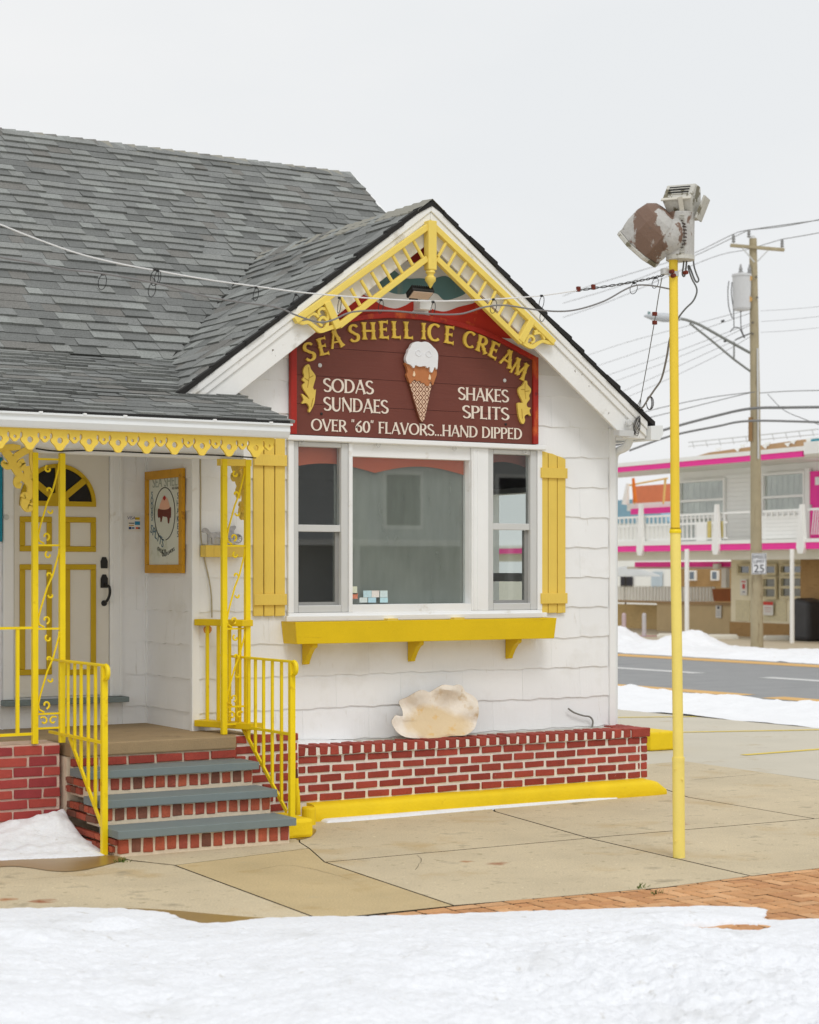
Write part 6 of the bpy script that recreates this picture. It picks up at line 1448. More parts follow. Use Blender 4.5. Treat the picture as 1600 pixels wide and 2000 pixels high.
# big hooded lamp turned down to the left, seen from behind
ax_ = (RT * -.62 + UP * -.70 + FW * .36).normalized()
c0_ = pol(1292, 434)
ub = ax_.cross(FW).normalized(); vb2 = ax_.cross(ub).normalized()
def ring(d, rx, ry, n=8, rot=.39, round_=0.0):
    o_ = c0_ + ax_ * d; P = []
    for k in range(n * 3):
        a = rot + 2 * math.pi * k / (n * 3); seg = math.pi / n; aa = ((a - rot) % (2 * seg)) - seg; rr = (math.cos(seg) / math.cos(aa)) * (1 - round_) + round_
        P.append(o_ + (ub * math.cos(a) * rx + vb2 * math.sin(a) * ry) * rr)
    return P
secs = [(-.08, .05, .05, 1), (-.07, .115, .115, .9), (-.03, .165, .16, .6), (.04, .19, .186, .25), (.12, .197, .192, .05), (.17, .19, .185, .0), (.215, .18, .176, 0)]
vs = []; n = 24
for (d, rx, ry, rd_) in secs: vs += ring(d, rx, ry, 8, .39, rd_)
fs = [(j * n + k, j * n + (k + 1) % n, (j + 1) * n + (k + 1) % n, (j + 1) * n + k) for j in range(len(secs) - 1) for k in range(n)] + [tuple(range(n - 1, -1, -1))]
MB().add(vs, fs).build('lamp_hood', WEATH, lampr, bevel=0)
vs = ring(.218, .19, .186, 8, .39, .0) + ring(.25, .187, .182, 8, .39, .0); MB().add(vs, [(k, (k + 1) % n, n + (k + 1) % n, n + k) for k in range(n)] + [tuple(range(n - 1, -1, -1)), tuple(range(n, 2 * n))]).build('lens_rim', WEATH2, lampr, bevel=.008)
pv = (RT * -.95 - FW * .3).normalized(); pc = pol(1322, 462)
MB().lathe(pc, [(.125, 0), (.135, .03), (.13, .07), (.1, .14), (.05, .2)], 24, pv).build('pivot_drum', WEATH, lampr, smooth=True)
pu = pv.cross(UP).normalized()
for k in range(34):
    a = 2 * math.pi * k / 34; d = pu * math.cos(a) + UP * math.sin(a); MB().tube([pc + d * .126 - pv * .012, pc + d * .139 + pv * .016], .0055, 4).build('gear_tooth', mat('dark_gear', (84, 74, 70), .7, .2, 30), lampr)
# box lamp on a bracket above
a1_ = (RT * .86 + FW * .52).normalized(); tl = math.radians(24)
fwd = Vector((a1_.y, -a1_.x, 0)) * 1.0
fwd = (-FW * .86 + RT * .52).normalized() if False else (-FW).normalized()
bx_, by_ = RT, (UP * math.cos(tl) + FW * math.sin(tl)).normalized(); bz_ = bx_.cross(by_).normalized()
if bz_.dot(FW) > 0: bz_ = -bz_
kx = (RT * .94 - FW * .34).normalized(); ky = UP; kz = -kx.cross(ky).normalized()
cbx = pol(1333, 396)
def K(x, y, z): return cbx + kx * x + ky * y + kz * z
face = [K(-.11, .02, -.1), K(.08, .035, -.1), K(.10, .125, -.02), K(-.085, .11, -.02)]
# louvred front, sloping top, tapered lower body
V = [K(-.118, .01, -.10), K(.078, .012, -.10), K(-.098, .118, -.03), K(.098, .12, -.03), K(-.118, .01, .12), K(.105, .012, .12), K(-.098, .118, .10), K(.105, .12, .10), K(-.085, -.1, -.02), K(.075, -.105, -.02), K(-.085, -.1, .12), K(.095, -.105, .13)]
MB().add(V, [(0, 1, 3, 2), (2, 3, 7, 6), (1, 5, 7, 3), (0, 2, 6, 4), (4, 6, 7, 5), (0, 8, 9, 1), (1, 9, 11, 5), (0, 4, 10, 8), (8, 10, 11, 9), (4, 5, 11, 10)]).build('box_lamp', WEATH2, lampr, bevel=.006)
fe = (V[2] - V[0]); fx_ = (V[1] - V[0]); fn = fx_.cross(fe).normalized()
if fn.dot(-FW) < 0: fn = -fn
for i in range(6): o_ = V[0] + fe * (.3 + i * .095) + fx_ * .13 + fn * .001; MB().obox(o_, fx_ * .72, fe * .04, fn * .006).build('louvre', DARK if i % 2 else WEATH2, lampr)
MB().obox(V[0] - fe * .12 - fx_ * .02 + fn * .001, fx_ * 1.04, fe * .16, fn * .012).build('front_lip', mat('bone_paint', (206, 202, 190), .6, .08, 20), lampr, bevel=.004)
MB().bar(K(.098, -.112, .05), K(.158, .035, .05), .012, .18, kz).build('visor', WEATH2, lampr)
MB().bar(b1 - UP * .01 - FW * .06, pol(1323, 392) - FW * .12, .03, .03, FW).build('bracket', mat('bone_paint', (206, 202, 190)), lampr)
# loose cable loops below the housing and down the pole
def cab(name, px_, Dd, r, m, label, cat='cable'):
    P = [atD(u, v, d) for (u, v), d in zip(px_, Dd)] if isinstance(Dd, (list, tuple)) else [atD(u, v, Dd) for u, v in px_]
    return tag(MB().tube(smooth_path(P, 6), r, 6).build(name, m), label, cat)
GRY = mat('loop_cable_grey', (104, 106, 106), .5, .05, 9)
cab('loop_cable', [(1354, 500), (1356, 520), (1361, 536), (1365, 546), (1362, 551), (1357, 546), (1350, 528), (1346, 519), (1345, 524), (1352, 545), (1360, 560), (1361, 572), (1354, 588), (1340, 602), (1330, 614), (1324, 623)], PDp + .05, .006, GRY, 'thick grey cable looping from the lamp housing back to the pole')
cab('loop_cable', [(1336, 505), (1335, 520), (1333, 534), (1336, 540), (1339, 532), (1342, 505)], PDp + .03, .006, GRY, 'short grey cable loop just under the lamp housing')

# ---- cables strung across the shop front
Dl = 11.3
W1 = [(-1500, -190), (-900, 60), (-400, 290), (-60, 416), (0, 438), (60, 462), (150, 494), (230, 514), (310, 529), (400, 545), (500, 559), (600, 572), (720, 582), (840, 588), (950, 585), (1050, 578), (1130, 567)]
D1 = [float(np.interp(q[0], [-1500, 1130], [9.0, PDp])) for q in W1]
w1 = thing('overhead_wire', atD(300, 530, 11.5), 'thin white wire strung from the left edge to the yellow pole', 'wire')
P = smooth_path([atD(u, v, d) for (u, v), d in zip(W1, D1)], 6); MB().tube(P, .0046, 6).build('wire', CABLEW, w1)
tw = smooth_path([atD(u, v, PDp) for u, v in ((1130, 567), (1200, 557), (1260, 546), (1298, 537))], 12)
for ph in (0, math.pi): MB().tube([p + (UP * math.cos(i * 1.1 + ph) + FW * math.sin(i * 1.1 + ph)) * .006 for i, p in enumerate(tw)], .004, 5).build('twisted_strand', GRY if ph else WIREDK, w1)
for (u, v) in ((1130, 566), (1159, 562)): p = pol(u, v); MB().box(p.x - .012, p.x + .012, p.y - .01, p.y + .01, p.z - .012, p.z + .022).build('rusty_clip', mat('bolt_rust', (110, 44, 30)), w1)
W2 = [(-1500, -120), (-900, 130), (-400, 370), (-60, 486), (0, 502), (60, 512), (130, 526), (200, 534), (300, 552), (400, 578), (470, 590), (540, 600), (580, 616), (622, 629), (650, 625), (690, 609), (760, 607), (840, 613), (900, 613), (945, 600), (985, 596), (1040, 604), (1090, 608), (1130, 604), (1180, 588), (1220, 566), (1245, 557), (1275, 558), (1312, 565)]
D2 = [float(np.interp(q[0], [-1500, 1312], [9.0, PDp])) for q in W2]
w2 = thing('overhead_cable', atD(300, 560, 11.5), 'sagging grey cable slung under the white wire across the gable', 'cable')
MB().tube(smooth_path([atD(u, v, d) for (u, v), d in zip(W2, D2)], 6), .0055, 8).build('cable', CABLE, w2)
def tie(u, v0, v1, w=9, par=w1, r=.0024, lean=2):
    d = float(np.interp(u, [q[0] for q in W1], D1)); c = (v0 + v1) / 2; h = (v1 - v0) / 2
    MB().tube([atD(u + w * .5 * math.sin(a) + lean * math.cos(a), c - h * math.cos(a), d - .02) for a in np.linspace(0, 2 * math.pi, 18)[:-1]], r, 5, closed=True).build('cable_tie', DARK, par)
    p = atD(u, v0, d - .02); MB().box(p.x - .008, p.x + .008, p.y - .006, p.y + .006, p.z - .006, p.z + .008).build('tie_head', DARK, par)
for (u, v0, v1, w) in ((200, 536, 566, 16), (302, 527, 558, 16), (308, 529, 556, 12), (297, 552, 580, 14), (500, 562, 588, 10), (578, 576, 604, 12), (663, 582, 612, 6), (744, 586, 612, 9), (846, 590, 616, 8), (964, 585, 612, 12), (1058, 578, 604, 9), (1060, 606, 628, 10), (1238, 553, 574, 14), (1280, 543, 563, 12)): tie(u, v0, v1, w)
# guy wire and power lead from the pole to the corner of the shop
cd = Vector((GE_R, YF, 3.2)); CD = cd.x * SN + cd.y * CS
dd = lambda n: list(np.linspace(PDp, CD, n))
g1 = thing('guy_wire', atD(1270, 680, 14), 'thin taut wire from the pole clamp to the corner of the roof', 'wire')
gp_ = [(1293, 543), (1287, 575), (1280, 620), (1268, 690), (1252, 778), (1247, 800)]
MB().tube([atD(u, v, d) for (u, v), d in zip(gp_, dd(6))], .0036, 6).build('wire', GRY, g1)
for (u, v) in ((1279, 613), (1279, 630)): p = atD(u, v, PDp + 1.1); MB().box(p.x - .016, p.x + .016, p.y - .01, p.y + .01, p.z - .014, p.z + .014).build('rusty_clip', mat('bolt_rust', (110, 44, 30)), g1)
MB().tube([atD(1252, 778, CD - .3), atD(1244, 795, CD), atD(1252, 797, CD), atD(1252, 778, CD - .3)], .003, 5).build('wire_fork', GRY, g1)
g2p = [(1323, 628), (1316, 640), (1308, 665), (1302, 700), (1292, 740), (1278, 762), (1267, 778), (1256, 795), (1250, 797)]
g2 = thing('power_lead', atD(1290, 740, 14), 'grey power lead curving from the pole down to the roof corner', 'cable')
MB().tube(smooth_path([atD(u, v, d) for (u, v), d in zip(g2p, dd(9))], 6), .008, 8).build('lead', CABLE, g2)
for k in range(3): MB().tube([atD(1268 + (5 + k) * math.sin(a) + k, 787 + 13 * math.cos(a), CD - .1 - .02 * k) for a in np.linspace(0, 2 * math.pi, 16)[:-1]], .0035, 5, closed=True).build('tie_loop', WIREDK, g2)

# ================================================================ utility pole with transformer and street light
UB = atZ(1479, 1268, 0); UD = UB.x * SN + UB.y * CS; um = UD / F_PX
def upt(u, v, dd_=0): return atD(u, v, UD + dd_)
WOOD = mat('weathered_pole_wood', (170, 158, 130), .85, .12, 2.2, bump=.4, bscale=12, bstretch=(6, 6, .5), spots=[((132, 116, 88), .58, .14, 3, (4, 4, .6)), ((196, 190, 170), .64, .12, 2, (4, 4, .6))])
up_ = thing('utility_pole', UB, 'tall grey-brown wooden utility pole across the road', 'utility pole')
MB().tube([upt(1479, 1272), upt(1477.5, 1100), upt(1475.5, 800), upt(1473, 600), upt(1471, 466)], [12.6 * um, 11.2 * um, 9.6 * um, 8.3 * um, 7.2 * um], 18).build('shaft', WOOD, up_, smooth=True)
MB().lathe(upt(1471, 466), [(7.2 * um, 0), (3 * um, 6 * um)], 14).build('pole_cap', GREYTRIM, up_)
MB().bar(upt(1427, 479, -.1), upt(1532, 488, -.1), 5.5 * um, .12, FW).build('crossarm', WOOD, up_)
for a, b in (((1450, 484), (1474, 512)), ((1500, 489), (1480, 510))): MB().tube([upt(*a, -.2), upt(*b, -.2)], .018, 6).build('brace', GREYTRIM, up_)
for (u, v) in ((1433, 474), (1463, 464), (1528, 483)):
    p = upt(u, v, -.1); MB().lathe(p, [(.03, 0), (.05, .03), (.03, .06), (.05, .09), (.03, .12), (.045, .15), (.02, .2)], 10).build('insulator', mat('insulator_grey', (150, 150, 150), .4, .05, 9), up_)
tr_ = MB().lathe(upt(1449, 606, -.1), [(15 * um, 0), (17 * um, 4 * um), (18 * um, 66 * um), (19.4 * um, 66 * um), (19 * um, 70 * um), (4 * um, 74 * um)], 22).build('transformer', mat('transformer_grey', (206, 207, 208), .45, .04, 3), up_, smooth=False)
for (u, v) in ((1447, 533), (1464, 534)): MB().lathe(upt(u, v, -.1), [(.05, 0), (.06, .03), (.035, .06), (.05, .09), (.03, .15), (.012, .22)], 10).build('bushing', mat('insulator_grey', (150, 150, 150)), tr_)
for v in (544, 585): p = upt(1463, v, -.15); MB().lathe(p, [(.07, 0), (.07, .08)], 10, -FW).build('terminal', mat('terminal_tan', (206, 160, 90), .6, .1, 9), tr_)
for P in ([(1424, 549), (1422, 570), (1424, 600), (1431, 622)], [(1430, 551), (1429, 575), (1433, 605), (1434, 640)], [(1447, 607), (1448, 640), (1455, 660)], [(1426, 648), (1434, 640), (1444, 641), (1450, 652), (1454, 660)], [(1436, 664), (1448, 658), (1468, 650)]): MB().tube(smooth_path([upt(*q, -.1) for q in P], 4), .012, 5).build('jumper', WIREDK, up_)
MB().tube([upt(1481.5, 896, -.16), upt(1480, 680, -.14)], .022, 8).build('conduit', GREYTRIM, up_)
MB().tube([upt(1466, 815, -.1), upt(1466, 862, -.1)], .05, 8).build('cable_box', mat('amber_box', (150, 118, 80), .6, .1, 9), up_)
for (u, v) in ((1477, 541), (1479, 581), (1470, 630), (1470, 652)): MB().lathe(upt(u, v, -.13), [(.03, 0), (.03, .03)], 8, -FW).build('bolt', mat('bolt_grey', (110, 104, 92), .7, .1, 9), up_)
sl2 = thing('street_light', upt(1400, 660), 'grey street light on a truss arm fixed to the utility pole', 'street light')
MB().tube(smooth_path([upt(1467, 690), upt(1420, 664), (upt(1370, 636)), upt(1345, 626), upt(1328, 622)], 5), .035, 8).build('arm', mat('arm_grey', (128, 130, 126), .5, .06, 4), sl2)
MB().tube([upt(1467, 726), upt(1434, 702), upt(1390, 665), upt(1347, 631)], .028, 8).build('arm_strut', mat('arm_grey', (128, 130, 126)), sl2)
MB().tube([upt(1434, 668), upt(1434, 700)], .022, 6).build('arm_brace', mat('arm_grey', (128, 130, 126)), sl2)
MB().tube([upt(1330, 622), upt(1316, 621), upt(1296, 620), upt(1272, 618), upt(1258, 617)], [.05, .1, .115, .085, .02], 12).build('lamp_head', mat('lamp_head_grey', (190, 194, 198), .4, .04, 4), sl2, smooth=True)
MB().lathe(upt(1268, 615), [(.04, 0), (.035, .08)], 10).build('photocell', mat('photocell_teal', (110, 140, 140), .4, .05, 5), sl2)
sp = thing('speed_limit_sign', upt(1482, 1120, -.25), 'white SPEED LIMIT 25 sign on the utility pole', 'sign')
sw_, shh = 14.5 * um, 20.5 * um; sc = upt(1483, 1101, -.28)
MB().obox(sc - RT * sw_ - UP * shh, RT * 2 * sw_, UP * 2 * shh, FW * .012).build('plate', mat('sign_sheet_white', (226, 227, 230), .5, .03, 4), sp, bevel=.004)
def sgn(s, size, dy):
    vs, fs = text2d(s, size, .002); MB().add([sc - FW * .008 + RT * x + UP * (y + dy) - FW * z for x, y, z in vs], fs).build('lettering', mat('sign_black', (58, 60, 64), .6, .05, 9), sp)
sgn('SPEED', .115, .125); sgn('LIMIT', .115, .015); sgn('25', .27, -.21)
fr_ = MB();
for a, b, c_, d in ((-1, 1, .95, 1), (-1, 1, -1, -.95), (-1, -.93, -.95, .95), (.93, 1, -.95, .95)): fr_.obox(sc - FW * .004 + RT * sw_ * .93 * a + UP * shh * .95 * c_, RT * sw_ * .93 * (b - a) * 1.0, UP * shh * .95 * (d - c_), FW * .003)
fr_.build('border', mat('sign_black', (58, 60, 64)), sp)
# power lines: bundle labels by where they run
def pline(px_, d0, d1, r, label, group, _n={}):
    k_ = _n.get(group, 0); _n[group] = k_ + 1; label = RANK[group][k_] + ' ' + label
    P = smooth_path([atD(u, v, d) for (u, v), d in zip(px_, np.linspace(d0, d1, len(px_)))], 5)
    o_ = MB().tube(P, r, 5).build('power_line', WIREFAR); tag(o_, label, 'power line', group)
RANK = {'crossarm lines to the left': ['highest', 'middle', 'lowest'], 'crossarm lines to the right': ['outer', 'upper', 'lowest'], 'service lines to the left': ['topmost', 'second highest', 'third highest', 'fourth highest', 'second lowest', 'lowest'], 'service lines to the right': ['highest', 'middle', 'lowest'], 'communication cables': ['upper', 'lower'], 'thin cables at the pole': ['higher left-hand', 'lower left-hand', 'steep right-hand', 'level right-hand']}
LT = 'power line from the crossarm running left behind the shop'; GT = 'crossarm lines to the left'
for P in ([(1100, 578), (1160, 556), (1330, 504), (1433, 457)], [(1100, 592), (1200, 562), (1340, 507), (1463, 449)], [(1100, 620), (1200, 585), (1380, 507), (1460, 487), (1528, 467)]): pline(P, 80, UD, .011, LT, GT)
for P in ([(1433, 457), (1463, 449), (1620, 427)], [(1463, 449), (1530, 442), (1620, 425)], [(1528, 467), (1570, 460), (1620, 451)]): pline(P, UD, 38, .01, 'power line from the crossarm running off to the right', 'crossarm lines to the right')
for P in ([(1130, 700), (1220, 670), (1330, 640), (1470, 603)], [(1130, 727), (1240, 690), (1360, 648), (1470, 610)], [(1150, 745), (1240, 715), (1340, 680), (1470, 630)], [(1150, 762), (1250, 727), (1380, 675), (1470, 633)], [(1170, 785), (1260, 745), (1380, 690), (1470, 650)], [(1190, 790), (1280, 752), (1400, 695), (1470, 655)]): pline(P, 75, UD, .0075, 'thin service line fanning left below the transformer', 'service lines to the left')
for P in ([(1487, 607), (1540, 604), (1620, 597)], [(1487, 628), (1540, 624), (1620, 616)], [(1487, 649), (1540, 646), (1620, 638)]): pline(P, UD, 42, .004, 'faint service line running right below the transformer', 'service lines to the right')
for P, r in (([(1190, 872), (1232, 862), (1310, 836), (1400, 812), (1467, 798), (1540, 796), (1620, 795)], .035), ([(1230, 880), (1309, 852), (1400, 833), (1468, 822), (1620, 825)], .028)): pline(P, UD + 2, UD - 2, r, 'thick communication cable lashed to the utility pole', 'communication cables')
for P in ([(1230, 812), (1310, 792), (1390, 776), (1468, 766)], [(1235, 824), (1320, 803), (1420, 778), (1475, 765)], [(1500, 770), (1530, 800), (1570, 818), (1620, 836)], [(1478, 768), (1540, 764), (1620, 762)]): pline(P, UD + 3, UD - 1, .011, 'thin cable crossing beside the utility pole', 'thin cables at the pole')
for (u, v, w_) in ((1412, 627, 'upper'), (1417, 666, 'lower')): tag(MB().tube([upt(u - 3, v + 1, 1), upt(u + 3, v - 1, 1)], .03, 6).build('line_splice', DARK), w_ + ' small dark splice on a service line left of the utility pole', 'splice', 'line splices')
# ================================================================ pink and white motel across the road
MD0, MD1 = 57.8, 49.0
M1 = atD(1600, 1113, MD1); M0 = atD(1200, 1113, MD0)
ma = (M0 - M1); ma.z = 0; MLEN = ma.length; ma.normalize(); mn = Vector((-ma.y, ma.x, 0))
if mn.dot(FW) < 0: mn = -mn                    # mn points away from the road
def MP(s, n, z): p = M1 + ma * s + mn * n; return Vector((p.x, p.y, z))
def M(u, v, n=0.0):
    """point of the photo on the motel plane lying n metres behind the balcony front -> (s, z)"""
    d = ray(u, v); o_ = M1 + mn * n; t = (o_.x * mn.x + o_.y * mn.y) / (d.x * mn.x + d.y * mn.y); p = Vector((d.x * t, d.y * t, EYE + d.z * t)); return ((p - M1).dot(ma), p.z)
def mbox(mb, s0, s1, n0, n1, z0, z1): return mb.obox(MP(s0, n0, z0), ma * (s1 - s0), mn * (n1 - n0), Vector((0, 0, z1 - z0)))
def mpx(mb, u0, v0, u1, v1, n, th):
    """box whose front face spans the two photo corners on plane n, th metres deep"""
    sa, za = M(u0, v0, n); sb, zb = M(u1, v1, n); return mbox(mb, min(sa, sb), max(sa, sb), n, n + th, min(za, zb), max(za, zb))
PINK = mat('hot_pink_paint', (250, 56, 164), .5, .04, 2); MWH = mat('motel_white', (245, 245, 241), .6, .03, 1.5); MCRM = mat('motel_cream', (234, 225, 196), .7, .05, 1.5); MTAN = mat('motel_tan_brick', (198, 172, 122), .8, .1, 2.5, spots=[((172, 142, 96), .55, .15, 6, (1, 1, 6))])
MTAN2 = mat('motel_brown_brick', (168, 134, 88), .8, .1, 2.5, spots=[((140, 106, 66), .55, .15, 6, (1, 1, 6))]); MSOF = mat('motel_soffit', (226, 224, 212), .7, .04, 1.5); CURT = mat('grey_curtain', (190, 192, 184), .8, .3, 1.3); MBRN = mat('motel_roof_brown', (184, 148, 110), .7, .08, 2)
motel = thing('motel', MP(4, 3, 0), 'two-storey white motel with hot pink fascia bands across the road', 'motel')
sGap = M(1305, 950, 1.6)[0]; sL = M(930, 1100)[0]; sR = -14.0; sB = M(1571, 890)[0]
zr0, zr1 = M(1400, 906.5)[1], M(1400, 896)[1]
zf0, zf1 = M(1400, 1075)[1], M(1400, 1063)[1]
mbox(MB(), sB, sL, -.06, .0, zr0, zr1).build('pink_fascia', PINK, motel)
mbox(MB(), sB - .1, sGap, -.1, 9, zr1 + .002, zr1 + .12).build('roof', MWH, motel); mbox(MB(), sGap, sL, -.1, 1.8, zr1 + .002, zr1 + .12).build('roof', MWH, motel)
mbox(MB(), sR, sB - .1, -.09, 9, zr0 + .052, zr1 + .22).build('roof', MWH, motel)
mbox(mbox(MB(), sR, sGap, .001, 9, zr0, zr0 + .05), sGap, sL, .001, 1.8, zr0, zr0 + .05).build('soffit', MSOF, motel)
mbox(MB(), sR, sL, -.06, .0, zf0, zf1).build('pink_fascia', PINK, motel)
mbox(mbox(MB(), sR, sGap, -.09, 8, zf1 + .002, zf1 + .1), sGap, sL, -.09, 1.8, zf1 + .002, zf1 + .1).build('balcony_floor', MWH, motel)
mbox(mbox(MB(), sR, sGap, .002, 8, zf0 - .02, zf1), sGap, sL, .002, 1.8, zf0 - .02, zf1).build('soffit', MSOF, motel)
zb1 = M(1400, 1090)[1]
mbox(MB(), sR, sL, .4, .6, zb1 - .05, zf0 - .022).build('ceiling_beam', MSOF, motel)
# upper rooms
NU = 1.6
mbox(MB(), sR, sGap, NU + .1, 8, zf1 + .1, zr0).build('upper_wall', MWH, motel)
zpl = [zf1 + .12 + k * .13 for k in range(22)]
def lap(u0, u1, n, z0, z1, name):
    s0, s1 = sorted((M(u0, 1000, n)[0], M(u1, 1000, n)[0])); z = z0
    while z < z1 - .02: MB().obox(MP(s0, n, z), ma * (s1 - s0), mn * .02 - mn * 0, Vector((0, 0, .125))).build(name, MWH, motel); z += .13
lap(1418, 1466, NU + .06, zf1 + .12, zr0 - .2, 'siding_board')
def mwin(u0, u1, v0, v1, n, bars, cur=True, dark=None):
    w_ = sub('window', MP(M(u0, v1, n)[0], n, M(u0, v1, n)[1]), motel); (sa, za), (sb, zb) = M(u0, v1, n), M(u1, v0, n); s0, s1 = min(sa, sb), max(sa, sb); z0, z1 = min(za, zb), max(za, zb); f = .07
    m = MB(); mbox(m, s0 - f, s1 + f, n - .02, n + .05, z1, z1 + f); mbox(m, s0 - f, s1 + f, n - .02, n + .05, z0 - f, z0); mbox(m, s0 - f, s0, n - .02, n + .05, z0, z1); mbox(m, s1, s1 + f, n - .02, n + .05, z0, z1); m.build('frame', dark or MWH, w_)
    for b_ in bars: zz = z0 + (z1 - z0) * b_; mbox(MB(), s0, s1, n - .01, n + .04, zz - .035, zz + .035).build('glazing_bar', dark or MWH, w_)
    mbox(MB(), s0, s1, n + .05, n + .056, z0, z1).build('pane', GLASS, w_)
    if cur:
        k = 14
        for i in range(k):
            a, b = s0 + (s1 - s0) * i / k, s0 + (s1 - s0) * (i + 1) / k; MB().obox(MP(a, n + .07 + .012 * (i % 2), z0), ma * (b - a), mn * .004, Vector((0, 0, z1 - z0))).build('curtain_fold', CURT, w_)
    else: mbox(MB(), s0, s1, n + .075, n + .08, z0, z1).build('dark_room', mat('dark_room', (52, 50, 56), .8, .2, 3), w_)
mwin(1328, 1413, 938, 1062, NU, (.42, .70)); mwin(1492, 1569, 924, 1062, NU, (.44, .68))
# louvred balcony panel below the right window and pink doors
zpan = M(1530, 1008, .1)[1]
s0_, s1_ = sorted((M(1470, 1030, .1)[0], M(1562, 1030, .1)[0])); z = zf1 + .12
while z < zpan - .05: mbox(MB(), s0_, s1_, .1, .125, z, z + .1).build('balcony_board', MWH, motel); z += .105
dr = sub('door', MP(M(1590, 1060, NU)[0], NU, zf1 + .1), motel); mpx(MB(), 1582, 921, 1624, 1064, NU + .02, .05).build('leaf', PINK, dr); q = M(1598, 940, NU); mbox(MB(), q[0] - .1, q[0] + .1, NU - .02, NU + .015, q[1] - .1, q[1] + .12).build('number_plate', MWH, dr); q = M(1584.5, 990, NU); mbox(MB(), q[0] - .03, q[0] + .03, NU - .03, NU + .015, q[1] - .06, q[1] + .06).build('handle', GREYTRIM, dr)
mpx(MB(), 1572, 915, 1581, 1064, NU - .01, .08).build('door_post', MWH, motel)
# balcony railing
rl = sub('balcony_railing', MP(3, .1, zf1), motel); zt_r = M(1400, 1003, .05)[1]; zm_r = M(1400, 1012, .05)[1]
for (ua, ub2) in ((1180, 1470), (1490, 1562), (1565, 1650)):
    s0, s1 = sorted((M(ua, 1000, .05)[0], M(ub2, 1000, .05)[0])); mbox(MB(), s0, s1, .04, .09, zt_r - .03, zt_r + .03).build('top_rail', MWH, rl)
s0, s1 = sorted((M(1180, 1000, .05)[0], M(1420, 1000, .05)[0])); mbox(MB(), s0, s1, .04, .09, zm_r - .16, zm_r - .1).build('mid_rail', MWH, rl); mbox(MB(), s0, s1, .04, .09, zf1 + .14, zf1 + .2).build('bottom_rail', MWH, rl)
u = 1194
while u < 1420: s_, _ = M(u, 1000, .05); mbox(MB(), s_ - .022, s_ + .022, .05, .08, zf1 + .2, zt_r - .03).build('picket', MWH, rl); u += 8.2
for u in range(1496, 1562, 11): s_, _ = M(u, 1000, .05); mbox(MB(), s_ - .025, s_ + .025, .05, .08, zpan, zt_r - .03).build('picket', MWH, rl)
for k in range(4):
    a, _ = M(1585 + k * 9, 1000, .05); b, _ = M(1589.5 + k * 9, 1000, .05)
    for (x, y) in ((a, b), (b, a - (a - b) * 2 if False else M(1594 + k * 9, 1000, .05)[0])): MB().tube([MP(x, .06, zf1 + .2), MP(y, .06, zt_r - .03)], .014, 5).build('zigzag_bar', MWH, rl)
mpx(MB(), 1360, 1020, 1380, 1056, .03, .03).build('panel', MWH, rl)
for (ua, ub2) in ((1382, 1388), (1405, 1411)): mpx(MB(), ua, 1018, ub2, 1050, .02, .03).build('yellow_louvre', mat('louvre_yellow', (214, 196, 120), .6, .1, 12), rl)
for u in (1249, 1397, 1563):
    a, _ = M(u, 1000, -.12); z0, z1 = zf0 - .12, M(u, 985, -.12)[1]
    MB().prism([MP(a - .17, -.12, z0 + .16), MP(a - .10, -.12, z0), MP(a + .10, -.12, z0), MP(a + .17, -.12, z0 + .16), MP(a + .03, -.12, z1), MP(a - .07, -.12, z1)], mn * .1).build('fin_post', MWH, motel)
# ground floor
NL = 1.7
zg = M(1500, 1250, NL)[1]; zg = .03
sX = M(1428, 1150, NL)[0]; sY = M(1578, 1150, NL)[0]
mbox(MB(), sY, sX, NL, NL + .15, zg, zb1 + .1).build('office_wall', MCRM, motel)
mbox(MB(), sR, sY - .001, NL - .25, NL + .15, zg, zb1 + .1).build('brick_wall', MTAN2, motel)
mbox(MB(), sY, sX, NL - .05, NL - .001, zg, M(1500, 1217, NL)[1]).build('brick_plinth', MTAN2, motel)
for (u0, u1, v0, v1) in ((1443, 1464, 1106, 1119), (1492, 1514, 1106, 1119), (1526, 1567, 1106, 1118), (1492, 1514, 1131, 1165), (1526, 1567, 1130, 1164)): mwin(u0, u1, v0, v1, NL - .12, () if v1 < 1125 else (.5,), False, mat('cream_frame', (206, 194, 160), .6, .05, 4))
mpx(MB(), 1437, 1172, 1464, 1213, NL - .02, .03).build('lattice_panel', mat('lattice_cream', (214, 204, 170), .7, .12, 14), motel); mpx(MB(), 1490, 1172, 1536, 1213, NL - .02, .03).build('lattice_panel', mat('lattice_cream', (214, 204, 170)), motel)
for u in (1342, 1547.5):
    D_ = 50.2 if u < 1400 else 49.8; p = atZ(u, 1256, .03); p.z = .03
    MB().tube([p, Vector((p.x, p.y, zf0))], .06, 12).build('column', MWH, motel, smooth=True)
